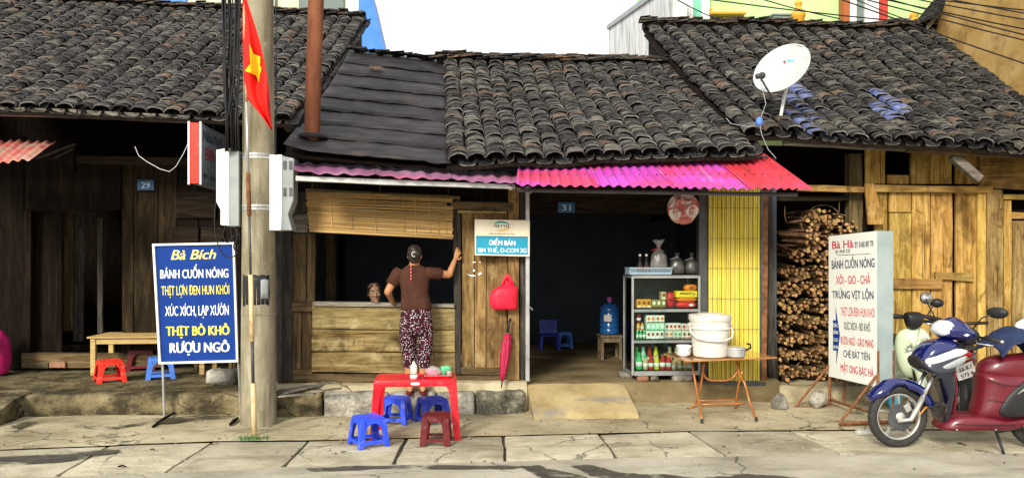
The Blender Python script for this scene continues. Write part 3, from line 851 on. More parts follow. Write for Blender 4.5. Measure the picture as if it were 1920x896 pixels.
for cor in ([(330, 360), (405, 360), (405, 410), (330, 410)], [(322, 426), (372, 426), (372, 470), (322, 470)], [(376, 426), (418, 426), (418, 470), (376, 470)]):
    slab('shutter_panel', cor, YL - .05, .04, M['dark_rail'], hl, bevel=.012)
slab('threshold', [(40, 662), (305, 664), (305, 688), (40, 690)], YL - .06, .14, M['frame_rail'], hl)
slab('brick', [(92, 678), (122, 678), (122, 689), (92, 689)], YL - .1, .04, M['brick'], hl)
slab('brick', [(62, 680), (90, 680), (90, 690), (62, 690)], YL - .1, .04, M['platform'], hl)
slab('beam', [(136, 291), (548, 300), (548, 316), (136, 307)], 10.5, .09, M['dark_rail'], hl)
slab('post', [(124, 280), (138, 280), (138, 320), (124, 318)], 10.45, .09, M['dark_wood'], hl)
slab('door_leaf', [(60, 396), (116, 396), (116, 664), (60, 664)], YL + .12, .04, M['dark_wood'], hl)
slab('door_leaf', [(118, 396), (136, 396), (136, 620), (118, 620)], YL + .5, .04, M['frame_wood'], hl)
slab('curtain', [(138, 400), (157, 400), (156, 640), (137, 640)], YL + .6, .03, M['grey_wood'], hl)
slab('post', [(182, 408), (192, 408), (192, 625), (182, 625)], YL + .55, .05, M['grey_wood'], hl)
mb = MB()
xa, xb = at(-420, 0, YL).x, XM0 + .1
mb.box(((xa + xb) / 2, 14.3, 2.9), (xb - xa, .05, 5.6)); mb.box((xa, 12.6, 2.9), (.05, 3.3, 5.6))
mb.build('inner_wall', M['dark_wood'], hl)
# gable end under the verge
g0, g1 = SL(1, 0), SL(1, 1)
mb = MB()
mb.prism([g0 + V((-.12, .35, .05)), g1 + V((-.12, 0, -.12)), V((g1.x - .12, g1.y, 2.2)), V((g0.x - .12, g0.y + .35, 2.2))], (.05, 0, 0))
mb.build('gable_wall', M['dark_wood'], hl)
mb = MB(); mb.tube([g0 + V((-.03, -.02, -.10)), g1 + V((-.03, 0, -.10))], .05, 4); mb.build('barge_board', M['dark_rail'], roofL)

# ------------------------------------------------------------------ middle house
hm = thing('timber_house', 'small timber shop house with plank window wall and open doorway, between two taller roofs', 'house', at(800, 712, 9.1))
YM = 9.1
eLm, eRm, rLm, rRm = at(838, 305, 8.32), at(1418, 284, 8.32), at(832, 118, 11.85), at(1262, 124, 11.85)
roofM, SM = tiled_roof(hm, eLm, eRm, rLm, rRm, 16, 36, seed=5, sag=.035)
ridge(roofM, SM, RM, 34, -.02, 1.0, seed=8)
# bitumen sheets
bL, bR, tL, tR = at(531, 286, 8.37), at(846, 314, 8.37), at(655, 101, 11.85), at(838, 122, 11.85)
def SB(u, t):
    p = bL.lerp(bR, u).lerp(tL.lerp(tR, u), t)
    return p
NS = 8
sroof = bpy.data.objects.new('sheet_roof', None); COL.objects.link(sroof); sroof.parent = hm
ORG[sroof.name] = (bL + bR) / 2; sroof.location = ORG[sroof.name] - ORG[hm.name]
for k in range(NS):
    t0, t1 = k / NS - (.01 if k else 0), (k + 1) / NS + .035
    rows = []
    for j in range(5):
        row = []
        for i in range(25):
            u = i / 24
            t = t0 + (t1 - t0) * j / 4
            if j == 0: t += .012 * noise.noise(V((u * 4, k * 3, 1))) + .004 * noise.noise(V((u * 14, k * 3, 2)))
            p = SB(u, t)
            lift = .026 * (1 - j / 4) + .012
            wav = (.014 * noise.noise(V((u * 5, k * 2.7, 3))) + .012 * noise.noise(V((u * 15, k * 2.7, 8)))) * (1 - j / 5)
            p.z += lift + wav + (.05 * (u < .15) * (1 - u / .15) if k == 0 else 0) - .05 * math.sin(PI * (k + j / 4) / NS)
            row.append(p)
        rows.append(row)
    mb = MB(); mb.loft(rows, closed=False, caps=False)
    mb.build('roof_sheet', M['sheet'], sroof, smooth=True, solid=.008)
mb = MB(); mb.loft([[SB(i / 8, 0) - V((0, -.05, .03)) for i in range(9)], [SB(i / 8, 1) - V((0, 0, .03)) for i in range(9)]], closed=False, caps=False)
mb.build('roof_deck', M['dark_wood'], sroof, solid=.02)
rs_ = random.Random(5)
for i in range(13):
    p = SB((i + .5) / 13, 1.0)
    mb = MB(); mb.box((0, 0, 0), (.20, .16, .014), (rs_.uniform(-.2, .1), rs_.uniform(-.15, .15), rs_.uniform(-.2, .2)))
    mb.v = [q + p + V((0, -.02, .06 + rs_.uniform(0, .03))) for q in mb.v]
    mb.build('ridge_tile', M['tile'], sroof)
p = SB(.33, .80); mb = MB(); mb.box(p + V((0, 0, .06)), (.17, .13, .016), (.5, .05, .1)); mb.build('loose_tile', M['tile_brown'], sroof)
# wall: frame and boards, left to right
S_ = slab
S_('post', [(513, 300), (530, 300), (528, 716), (511, 716)], YM - .10, .14, M['grey_wood'], hm)
S_('post', [(531, 322), (549, 322), (548, 714), (530, 714)], YM - .04, .10, M['grey_wood'], hm)
S_('post', [(576, 437), (590, 437), (589, 567), (575, 567)], YM - .04, .10, M['frame_wood'], hm)
S_('board', [(550, 360), (578, 360), (578, 400), (550, 400)], YM, .04, M['grey_wood'], hm)
S_('board', [(550, 401), (577, 401), (577, 436), (550, 436)], YM - .015, .04, M['grey_rail'], hm)
S_('board', [(550, 438), (575, 438), (574, 565), (550, 565)], YM, .04, M['frame_wood'], hm)
S_('rail', [(547, 566), (588, 566), (587, 584), (547, 584)], YM - .05, .09, M['frame_rail'], hm)
S_('board', [(549, 585), (566, 585), (563, 692), (548, 692)], YM, .04, M['frame_wood'], hm)
S_('board', [(567.5, 585), (584, 585), (584, 692), (564.5, 692)], YM + .006, .04, M['frame_wood'], hm)
S_('rail', [(546, 692), (586, 692), (586, 702), (546, 702)], YM - .03, .09, M['frame_rail'], hm)
S_('sill', [(586, 566), (852, 570), (852, 577), (586, 573)], YM - .09, .16, M['grey_rail'], hm)
S_('apron_board', [(585, 573), (853, 578), (853, 618), (585, 617)], YM - .06, .05, M['apron_plank'], hm)
S_('apron_board', [(584, 618.5), (853, 619.5), (853, 660), (584, 658.5)], YM - .067, .05, M['apron_plank'], hm)
S_('apron_board', [(584, 660), (853, 661.5), (854, 700), (584, 697)], YM - .06, .05, M['apron_plank'], hm)
S_('rail', [(520, 699), (960, 703), (960, 716), (520, 716)], YM - .02, .12, M['frame_rail'], hm)
S_('post', [(850, 370), (863, 370), (864, 702), (852, 702)], YM - .05, .11, M['grey_wood'], hm)
S_('door_board', [(866, 396), (889, 396), (889, 690), (866, 690)], YM - .01, .04, M['door_plank'], hm)
S_('door_board', [(890, 396), (911, 396), (911, 690), (890, 690)], YM - .004, .04, M['door_plank'], hm)
S_('door_board', [(912.5, 396), (951, 396), (951, 690), (912.5, 690)], YM - .012, .04, M['door_plank'], hm)
S_('rail', [(845, 377), (962, 380), (962, 396), (845, 394)], YM - .06, .09, M['frame_rail'], hm)
S_('rail', [(858, 394), (950, 396), (950, 401), (858, 399)], YM - .075, .1, M['apron_plank'], hm)
S_('rail', [(864, 688), (955, 690), (955, 703), (864, 701)], YM - .05, .1, M['frame_rail'], hm)
S_('post', [(953, 350), (973, 350), (974, 712), (953, 712)], YM - .05, .11, M['door_plank'], hm)
S_('post', [(974.5, 350), (985, 350), (986, 714), (975, 714)], YM, .11, M['grey_wood'], hm)
for a, b in ((548, 612), (614, 690), (692, 760), (762, 836), (838, 905), (907, 962)):
    S_('upper_board', [(a, 325), (b, 325), (b, 376 if a > 800 else 362), (a, 376 if a > 800 else 362)], YM + .05, .04, M['dark_wood'], hm)
S_('door_header', [(988, 345), (1335, 345), (1335, 400), (988, 400)], YM + .25, .06, M['dark_rail'], hm)
mb = MB(); pa, pb = at(989, 350, YM - .10), at(989, 714, YM - .10)
mb.box((pa.x, YM - .1, (pa.z + pb.z) / 2), (.045, .045, pa.z - pb.z)); mb.build('door_post', M['galv'], hm, bevel=.004)
mb = MB(); pa = at(992, 576, YM - .13); mb.tube([pa + V((0, .02, .01)), pa + V((.02, -.01, -.005)), pa + V((.04, -.01, -.03))], .005, 6); mb.build('door_hook', M['galv'], hm)
S_('shutter_post', [(1311, 352), (1328, 352), (1327, 716), (1310, 716)], YM - .02, .10, M['dark_steel'], hm)
S_('rust_post', [(1431, 356), (1441, 356), (1438, 720), (1428, 720)], YM - .06, .08, M['rust'], hm)
mb = MB(); pa, pb = at(1441, 350, YM + .1), at(1450, 712, YM + .1)
mb.tube([pa, pa.lerp(pb, .3) + V((.01, 0, 0)), pa.lerp(pb, .7) - V((.01, 0, 0)), pb - V((0, 0, .05))], [.05, .055, .06, .062], 10); mb.build('timber_post', M['grey_wood'], hm, smooth=True)
# room behind
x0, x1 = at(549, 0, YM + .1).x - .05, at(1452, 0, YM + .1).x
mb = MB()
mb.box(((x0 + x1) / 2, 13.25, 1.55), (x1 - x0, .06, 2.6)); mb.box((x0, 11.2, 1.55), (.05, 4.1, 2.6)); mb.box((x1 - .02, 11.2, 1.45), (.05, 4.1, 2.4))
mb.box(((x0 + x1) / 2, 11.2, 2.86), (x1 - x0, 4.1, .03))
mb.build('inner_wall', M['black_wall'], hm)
S_('inner_post', [(609, 430), (627, 430), (629, 600), (611, 600)], 10.6, .1, M['frame_wood'], hm)
S_('inner_post', [(634, 430), (646, 430), (646, 600), (634, 600)], 11.4, .08, M['dark_wood'], hm)
S_('inner_beam', [(995, 386), (1310, 388), (1310, 402), (995, 402)], 10.2, .1, M['dark_rail'], hm)

# ------------------------------------------------------------------ right house
hr = thing('timber_house', 'timber house of yellowed vertical planks under a wide tiled roof, right of the firewood', 'house', at(1780, 700, 9.3))
eLr, eRr, rLr, rRr = at(1392, 250, 8.55), at(2430, 305, 8.55), at(1206, 50, 13.3), at(2010, 62, 13.3)
XO = at(1752, 60, 13.3).x
XO2 = at(1925, 104, 10.2).x
def clipr(p):       # the ochre house stands through the back of this roof
    f = (13.3 - p.y) / 3.1
    return p.x > XO + (XO2 - XO) * f
roofR, SR = tiled_roof(hr, eLr, eRr, rLr, rRr, 27, 48, seed=9, sag=.06, clip=clipr,
                       blue=((1505, 205, 22, 46, .9), (1680, 210, 44, 24, .6), (1530, 245, 22, 18, .6)))
ridge(roofR, SR, RM, 46, 0, .70, seed=12)
slab('fascia_board', [(1470, 262), (1700, 272), (1700, 284), (1470, 272)], 8.60, .05, M['grey_rail'], roofR)
slab('fascia_board', [(1702, 273), (2140, 296), (2140, 310), (1702, 285)], 8.61, .05, M['frame_rail'], roofR)
g0, g1 = SR(0, 0), SR(0, 1)
mb = MB()
gm = g0.lerp(g1, .17)
mb.prism([gm + V((.14, 0, -.08)), g1 + V((.14, 0, -.12)), V((g1.x + .14, g1.y, 2.3)), V((gm.x + .14, gm.y, 2.3))], (-.05, 0, 0))
mb.build('gable_wall', M['dark_wood'], hr)
mb = MB(); mb.tube([g0 + V((.05, .05, -.14)), g1 + V((.05, 0, -.14))], .045, 4); mb.build('barge_board', M['dark_rail'], roofR)
YR = 9.3
Y = M['yellow_plank']
def pl(a, b, t, bo, dy=0, mat=Y, a2=None, b2=None):
    return S_('plank', [(a, t), (b, t), (b2 or b, bo), (a2 or a, bo)], YR + dy + random.uniform(-.006, .006), .035, mat, hr)
pl(1623, 1660, 276, 345, .0); pl(1664, 1705, 328, 345, .005); pl(1708, 1743, 276, 345); pl(1744.5, 1785, 276, 345, -.006); pl(1792, 1836, 276, 345, .01)
S_('board', [(1838, 292), (2080, 298), (2080, 362), (1838, 352)], YR - .05, .05, M['yellow_rail'], hr)
S_('rail', [(1497, 346), (1621, 350), (1621, 361), (1497, 358)], YR - .08, .06, M['yellow_rail'], hr)
S_('rail', [(1640, 346), (1862, 350), (1862, 362), (1640, 360)], YR - .08, .06, M['yellow_rail'], hr)
S_('plank', [(1622, 344), (1639, 344), (1660, 421), (1628, 421)], YR - .12, .03, M['yellow_plank'], hr)
pl(1640, 1664, 361, 700); pl(1668, 1708, 361, 398, -.008); pl(1668, 1709, 399.5, 700, .0); pl(1710.5, 1744, 361, 700, -.005)
pl(1745.5, 1786, 361, 700, .0, a2=1747); pl(1793, 1832, 361, 700, -.004); pl(1833.5, 1849, 361, 720, -.04)
S_('post', [(1852, 354), (1881, 356), (1880, 730), (1851, 730)], YR - .07, .09, M['door_plank'], hr)
S_('door_panel', [(1883, 376), (1897, 376), (1897, 730), (1883, 730)], YR - .03, .05, Y, hr)
S_('door_panel', [(1898.5, 414), (2000, 414), (2000, 730), (1898.5, 730)], YR - .02, .05, M['door_plank'], hr)
S_('rail', [(1882, 364), (2080, 366), (2080, 376), (1882, 374)], YR - .06, .05, M['yellow_rail'], hr)
S_('rail', [(1898, 398), (2000, 400), (2000, 412), (1898, 410)], YR - .045, .05, M['yellow_rail'], hr)
pl(2002, 2060, 376, 730); pl(2062, 2120, 376, 730)
S_('batten', [(1674, 522), (1768, 523), (1768, 543), (1674, 541)], YR - .05, .045, M['yellow_rail'], hr)
S_('batten', [(1755, 510), (1826, 512), (1826, 528), (1755, 524)], YR - .045, .04, M['yellow_rail'], hr)
S_('hinge_block', [(1875, 372), (1882, 372), (1882, 392), (1875, 392)], YR - .09, .03, M['door_plank'], hr)
a, b = at(1785, 292, 8.75), at(1836, 337, 8.75)
mb = MB(); mb.box((a + b) / 2, ((b - a).length, .09, .10), (0, math.atan2(-(b - a).z, (b - a).x), 0)); mb.build('bracket', M['grey_rail'], hr, bevel=.006)
S_('post', [(1592, 288), (1618, 288), (1620, 700), (1594, 700)], YR + .1, .12, M['frame_wood'], hr)
S_('beam', [(1446, 368), (1592, 366), (1592, 376), (1446, 378)], YR + .05, .08, M['dark_rail'], hr)
S_('beam', [(1446, 432), (1560, 432), (1560, 438), (1446, 438)], YR + .8, .05, M['frame_rail'], hr)
mb = MB(); xa, xb = at(1452, 0, YR).x + .02, at(2130, 0, YR).x
xw = at(1640, 0, YR).x
mb.box(((xa + 9.5) / 2, 10.45, 1.7), (9.5 - xa, .05, 3.0)); mb.box((xw + 2.0, YR + .12, 1.2), (4.2, .04, 2.2)); 
mb.build('inner_wall', M['dark_wood'], hr)
mb = MB(); mb.tube([at(1472, 386, 9.5), at(1471, 402, 9.5), at(1474, 415, 9.5)], .006, 5); mb.tube([at(1574, 376, 9.4), at(1573, 400, 9.4)], .006, 5); mb.build('string', M['frame_rail'], hr)
# ================================================================== BEHIND THE ROOFS
def bx(mb, x0, y0, x1, y1, y, th):      # photo rectangle standing on plane y
    return pq(mb, [(x0, y0), (x1, y0), (x1, y1), (x0, y1)], y, th)
# white/cream block behind the left roof
bb = thing('building', 'cream block with a window and white corner pillar showing above the left tiled roof', 'building', at(500, 300, 19))
mb = MB(); bx(mb, 350, -60, 646, 300, 19, 5); mb.build('wall', M['cream_wall'], bb)
mb = MB(); bx(mb, 648, -60, 672, 300, 18.9, .6); mb.build('pillar', M['white'], bb)
mb = MB(); bx(mb, 560, -40, 644, 26, 18.94, .1); fr = mb.build('window', M['window_grey'], bb)
mb = MB(); bx(mb, 506, -60, 516, 300, 18.9, .2); mb.build('mullion', M['box_grey'], bb)
mb = MB(); bx(mb, 150, -70, 349, 6, 18.95, .1); mb.build('roof_band', M['blue_sheet'], bb)
tw = thing('building', 'bright blue clad wall rising beside the left tiled roof', 'building', at(695, 300, 18.5))
mb = MB(); f = [at(672, -60, 18.6), at(684, -60, 18.6), at(723, 108, 18.6), at(735, 300, 18.6), at(672, 300, 18.6)]
mb.prism(f, (0, 3, 0)); wl = mb.build('wall', M['blue_sheet'], tw)
mb = MB()
for x in (680, 690, 700, 710):
    a, b = at(x - 18, 0, 18.58), at(x, 120, 18.58); mb.tube([a, b], .02, 4)

# green house with grey side wall
gb = thing('building', 'bright green house with red posts and a stained grey side wall behind the right roof', 'building', at(1450, 300, 15))
xg = at(1262, 50, 14.0).x
mb = MB()
pa, pb = at(1262, 40, 14), at(1140, 50, 19.8)
mb.prism([(xg, 14.0, 6.55), (xg, 16.2, 6.95), (xg, 19.9, 7.42), (xg, 19.9, 1.0), (xg, 14.0, 1.0)], (.25, 0, 0))
mb.build('side_wall', M['grey_wall'], gb)
mb = MB(); mb.prism([(xg - .04, 13.9, 6.53), (xg - .04, 20, 7.42), (xg - .04, 20, 7.52), (xg - .04, 13.9, 6.65)], (.35, 0, 0)); mb.build('coping', M['box_grey'], gb)
mb = MB(); bx(mb, 1262, -160, 1790, 300, 15.0, 3); mb.build('wall', M['green_wall'], gb)
for x0, x1, m in ((1258, 1270, 'red_post'), (1316, 1331, 'white'), (1582, 1593, 'brown_post'), (1594, 1606, 'white'), (1622, 1648, 'white'), (1654, 1665, 'red_post')):
    mb = MB(); bx(mb, x0, -160, x1, 300, 14.75 if m != 'white' else 14.85, .2); mb.build('post', M[m], gb)
for x0, x1, m in ((1271, 1284, 'white'), (1285, 1300, 'white'), (1301, 1316, 'mint_wall'), (1606, 1621, 'window_grey'), (1648, 1654, 'mint_wall')):
    mb = MB(); bx(mb, x0, -160, x1, 300, 14.9, .12); mb.build('wall_panel' if m != 'window_grey' else 'window', M[m], gb)
mb = MB(); bx(mb, 1331, 22, 1400, 26, 14.8, .3); bx(mb, 1331, 16, 1336, 22, 14.8, .3); mb.build('ledge', M['ornament'], gb)
for x0, x1, y in ((1450, 1488, 28), (1672, 1712, 36)):
    mb = MB(); bx(mb, x0, y, x1, 80, 14.7, .25); bx(mb, x0 - 2, y - 2, x1 + 2, y + 1, 14.68, .3); mb.build('vent_box', M['window_grey'], gb)
for px, py, sx in ((1497, 34, 1), (1714, 56, 1.15)):
    b = at(px, py, 14.5)
    mb = MB()
    k = .0118 * sx
    mb.lathe([(.10 * sx, -.6), (.11 * sx, 0), (.13 * sx, .02), (.12 * sx, .10), (.08 * sx, .14), (.05 * sx, .20), (.06 * sx, .235), (.075 * sx, .26), (.06 * sx, .30), (.025 * sx, .325)], b, 12)
    mb.build('ornament', M['ornament'], gb, smooth=True)
# ochre house far right
ob = thing('building', 'ochre walled house with a dark eave at the far right above the tiles', 'building', at(1860, 300, 12))
mb = MB()
wa, wb = V((XO, 13.3, 0)), V((XO2, 10.2, 0))
wd = (wb - wa).normalized(); wb2 = wa + wd * 7.5
mb.prism([(wa.x, wa.y, 2.5), (wb2.x, wb2.y, 2.5), (wb2.x, wb2.y, 8.6), (wa.x + .0, wa.y, 6.2)], (.25, .15, 0))
mb.build('wall', M['ochre_wall'], ob)
e0, e1 = at(1738, 47, 13.0), at(1800, -28, 13.0)
d_ = (e1 - e0)
mb = MB(); mb.prism([e0 - V((0, 0, .10)), e0, e1, e1 - V((0, 0, .10))], (.02, .06, 0)); mb.build('barge_board', M['grey_rail'], ob)
mb = MB(); mb.prism([e0 + V((0, .05, .02)), e1 + V((0, .05, .02)), e1 + V((.9, 1.6, .02)), e0 + V((.9, 1.6, .02))], (0, 0, .10)); mb.build('roof', M['tile_brown'], ob)
for i in range(9):
    p = e0.lerp(e1, (i + .3) / 8.5); mb = MB(); mb.box(p + V((.0, .1, .10)), (.24, .5, .03), (.0, -math.atan2(d_.z, d_.x) + .1, .05)); mb.build('roof_tile', M['tile'], ob)

# ================================================================== CORRUGATED AWNINGS
def corr(TL, TR, BR, BL, nrib, amp, mat, parent, kind='trap', nv=6, name='sheet', wob=.0):
    mb = MB(); n = nrib * 6; rows = []
    nrm = (TR - TL).cross(BL - TL).normalized()
    if nrm.z < 0: nrm = -nrm
    for j in range(nv + 1):
        row = []
        for i in range(n + 1):
            u = i / n; v = j / nv
            p = TL.lerp(TR, u).lerp(BL.lerp(BR, u), v)
            f = (i % 6)
            h = amp * (1 if f in (0, 1) else (.5 if f in (2, 5) else 0)) if kind == 'trap' else amp * (.5 + .5 * math.cos(2 * PI * i / 6))
            h += wob * noise.noise(V((u * 9, v * 2, 4.4)))
            row.append(p + nrm * h)
        rows.append(row)
    mb.loft(rows, closed=False, caps=False)
    return mb.build(name, mat, parent, smooth=(kind != 'trap'), solid=.003)
aw = thing('awning', 'pink and red corrugated metal awning over the open doorway', 'awning', at(1240, 340, 8.2))
T0, T1, B0, B1 = at(972, 309, 8.62), at(1432, 292, 8.62), at(968, 349, 7.86), at(1522, 358, 7.86)
cutsu = (0, .27, .53, .78, 1.0)
for k, (u0, u1) in enumerate(zip(cutsu, cutsu[1:])):
    dz = V((0, 0, .006 * (k % 2)))
    corr(T0.lerp(T1, u0) + dz, T0.lerp(T1, u1 + (.01 if k < 3 else 0)) + dz, B0.lerp(B1, u1 + (.01 if k < 3 else 0)) + dz, B0.lerp(B1, u0) + dz, 8, .022, M['pink_sheet'] if k < 3 else M['red_sheet'], aw)
mb = MB()
for i in range(31):
    p = T0.lerp(T1, (i + .5) / 31).lerp(B0.lerp(B1, (i + .5) / 31), .62) + V((0, -.01, .028)); mb.ball(p, .009, 6, 4)
o = mb.build('screws', M['dark_steel'], aw); o['kind'] = 'stuff'; o.name = 'screw'
mb = MB(); mb.tube([B0 + V((.02, .12, -.03)), B1 + V((-.1, .12, -.03))], .02, 4); mb.tube([T0 + V((.02, -.1, -.03)), T1 + V((0, -.1, -.03))], .02, 4); mb.build('purlin', M['dark_steel'], aw)
for u in (.05,):
    mb = MB(); a = B0.lerp(B1, u) + V((0, .1, -.05)); b = T0.lerp(T1, u) + V((0, .2, -.05)); mb.tube([a, b], .018, 4); mb.build('arm', M['dark_steel'], aw)
aw2 = thing('awning', 'faded low purple corrugated awning above the bamboo blind', 'awning', at(760, 330, 8.3))
T0, T1, B0, B1 = at(550, 308, 8.75), at(972, 326, 8.75), at(552, 324, 8.12), at(972, 346, 8.12)
for u0, u1 in ((0, .36), (.36, .7), (.7, 1.0)):
    corr(T0.lerp(T1, u0), T0.lerp(T1, u1), B0.lerp(B1, u1), B0.lerp(B1, u0), 5, .024, M['dull_sheet'], aw2, 'sine', wob=.02)
slab('gutter_beam', [(554, 330), (966, 346), (966, 355), (554, 340)], 8.2, .05, M['galv'], aw2)
mb = MB(); p = at(958, 352, 8.2); mb.ball(p, .03, 7, 5); mb.build('bracket', M['galv'], aw2)
aw3 = thing('awning', 'rusty red corrugated awning scrap at the far left under the porch eave', 'awning', at(40, 290, 9.3))
corr(at(-150, 262, 10.0), at(106, 268, 10.0), at(62, 303, 9.1), at(-220, 318, 9.1), 15, .03, M['old_sheet'], aw3, 'sine', wob=.02)
mb = MB(); mb.tube([at(140, 272, 9.6), at(60, 303, 9.15)], .022, 4); mb.tube([at(100, 300, 9.6), at(138, 280, 9.8)], .02, 4); mb.build('arm', M['dark_wood'], aw3)

# ================================================================== STREET FURNITURE
pbase = gnd(479.5, 797); pbase = V((pbase.x, pbase.y + .12, 0))
up = thing('utility_pole', 'round concrete utility pole beside the blue menu sign', 'pole', pbase)
mb = MB()
mb.lathe([(.182, -.05), (.180, .12), (.176, .8), (.170, 1.5), (.163, 2.4), (.155, 3.4), (.148, 4.6), (.142, 6.2)], pbase, 26)
mb.build('shaft', M['pole_concrete'], up, smooth=True, angle=50)
def zpole(Y): return CAM_H + (480 - Y) * (pbase.y - .17) / F / (cs - (479.5 - 960) / F * sn)
for Yp in (288, 294, 385, 391):
    z = zpole(Yp); r = .176 - z * .0065 + .004
    mb = MB(); rr = [[pbase + V((r_ * math.cos(2 * PI * i / 26), r_ * math.sin(2 * PI * i / 26), z + dz_)) for i in range(26)] for r_, dz_ in ((r - .004, -.012), (r + .003, -.012), (r + .003, .012), (r - .004, .012))]
    mb.loft(rr); mb.build('strap', M['galv'], up)
z = zpole(590); mb = MB(); rr = [[pbase + V((r_ * math.cos(2 * PI * i / 26), r_ * math.sin(2 * PI * i / 26), z + dz_)) for i in range(26)] for r_, dz_ in ((.17, -.006), (.1775, -.006), (.1775, .006), (.17, .006))]
mb.loft(rr); mb.build('joint_ring', M['pole_concrete'], up)
# torn dark poster on the shaft
mb = MB(); rows = []
for j in range(6):
    z = zpole(572 - 56 * j / 5); row = []
    for i in range(9):
        a = R(-90 - 52 + 104 * i / 8) + (random.uniform(-.06, .06) if i in (0, 8) else 0)
        r = .180 - z * .0065
        row.append(pbase + V((r * math.cos(a), r * math.sin(a), z + random.uniform(-.012, .012))))
    rows.append(row)
mb.loft(rows, closed=False, caps=False); mb.build('torn_poster', M['black'], up, smooth=True, solid=.002)
mb = MB(); rows = []
for j in range(4):
    z = zpole(560 - 36 * j / 3); row = []
    for i in range(5):
        a = R(-70 + 28 * i / 4); r = .184 - z * .0065
        row.append(pbase + V((r * math.cos(a), r * math.sin(a), z + random.uniform(-.006, .006))))
    rows.append(row)
mb.loft(rows, closed=False, caps=False); mb.build('paper_scrap', M['box_grey'], up, smooth=True, solid=.002)
# the two meter boxes strapped to the pole
def meter(name, prof, y, d, lab, side, holes=()):
    P = [at(x, yy, y) for x, yy in prof]
    t = thing(name, lab, 'meter box', (P[0] + P[2]) / 2, 'meter boxes on the utility pole')
    mb = MB(); mb.prism(P, (0, d, 0)); mb.build('cover', M['box_white'], t, bevel=.008)
    mb = MB()
    Q = [at(x, yy, y + .012) for x, yy in side]
    mb.prism(Q, (0, d - .024, 0)); mb.build('back_box', M['box_grey'], t, bevel=.006)
    for hx0, hy0, hx1, hy1 in holes:
        mb = MB(); bx(mb, hx0, hy0, hx1, hy1, y + .006, .02); mb.build('window', M['dark_steel'], t)
    return t
yb = pbase.y - .12
m1 = meter('meter_box', [(405, 281), (430, 277), (430, 424), (413, 422), (413, 393), (405, 378)], yb, .26, 'white metal meter box on the left side of the utility pole', [(428, 280), (448, 283), (448, 424), (428, 425)])
m2 = meter('meter_box', [(505, 290), (529, 290), (529, 402), (527, 432), (505, 432)], yb, .26, 'white metal meter box with dark slots on the right side of the pole', [(527, 292), (551, 297), (550, 376), (540, 402), (548, 432), (527, 432)], ((531, 302, 537, 318), (542, 302, 548, 318), (531, 352, 537, 368), (542, 352, 548, 368)))
# flagpole and flag
fp0, fp1 = gnd(477, 817), atd(457, -30, 7.85)
fl = thing('flagpole', 'thin rusty flagpole standing just in front of the utility pole', 'flagpole', fp0)
def onp(Y):
    lo, hi = 0.0, 1.0
    for _ in range(40):
        m = (lo + hi) / 2
        if topx(fp0.lerp(fp1, m))[1] > Y: lo = m
        else: hi = m
    return fp0.lerp(fp1, lo)
for a, b, r, m in ((818, 718, .026, 'pipe_yellow'), (719, 636, .016, 'dark_steel'), (640, 515, .023, 'pipe_yellow'), (517, 400, .012, 'dark_steel'), (404, 325, .022, 'rust'), (327, 190, .014, 'galv'), (192, -30, .014, 'pipe_yellow')):
    mb = MB(); mb.tube([onp(a), onp((a + b) / 2), onp(b)], r, 8); mb.build('pole_section', M[m], fl, smooth=True)
LB = [(455, -8), (455, 30), (455, 70), (456, 110), (457, 140), (459, 165), (464, 186), (474, 198), (489, 216), (509, 244)]
RB = [(459, -8), (470, 24), (480, 55), (489, 85), (495, 112), (500, 138), (504, 165), (506, 192), (508, 218), (511, 246)]
def fpos(px, py, u, v):
    zc = 7.80 + .05 * math.sin(u * 9 + v * 5) * (.35 + v) + .03 * math.sin(v * 12 + u * 3)
    return atd(px, py, zc)
rows = []
for k in range(37):
    v_ = min(8.9999, k / 4); a_ = int(v_); f_ = v_ - a_
    lx, ly, rx, ry = [LB[a_][j] + (LB[a_ + 1][j] - LB[a_][j]) * f_ for j in (0, 1)] + [RB[a_][j] + (RB[a_ + 1][j] - RB[a_][j]) * f_ for j in (0, 1)]
    rows.append([fpos(lx + (rx - lx) * i / 16, ly + (ry - ly) * i / 16, i / 16, v_ / 9) for i in range(17)])
ft = thing('flag', 'red flag with a yellow star hanging limp from the thin pole', 'flag', rows[0][0])
mb = MB(); mb.loft(rows, closed=False, caps=False); mb.build('cloth', M['flag_red'], ft, smooth=True, solid=.003)
def edge_at(lst, y):
    for (xa, ya), (xb, yb_) in zip(lst, lst[1:]):
        if ya <= y <= yb_: return xa + (xb - xa) * (y - ya) / (yb_ - ya)
    return lst[-1][0]
def vof(y):
    for k in range(len(LB) - 1):
        if LB[k][1] <= y <= LB[k + 1][1]: return (k + (y - LB[k][1]) / (LB[k + 1][1] - LB[k][1])) / 9
    return 1
star = [(468, 83), (476, 102), (489, 108), (488, 124), (500, 147), (491, 146), (490, 165), (481, 143), (460, 134), (470, 121)]
cxs, cys = 480, 126
mb = MB(); rings = []
for f in (.02, .35, .7, 1.0):
    ring = []
    n = len(star)
    for i in range(n):
        for s in range(3):
            a, b = star[i], star[(i + 1) % n]
            x = a[0] + (b[0] - a[0]) * s / 3; y = a[1] + (b[1] - a[1]) * s / 3
            x = cxs + (x - cxs) * f; y = cys + (y - cys) * f
            l, r = edge_at(LB, y), edge_at(RB, y)
            p = fpos(x, y, (x - l) / (r - l), vof(y)); p.y -= .018
            ring.append(p)
    rings.append(ring)
mb.loft(rings, caps=False); mb.build('star', M['flag_yellow'], ft, smooth=True)
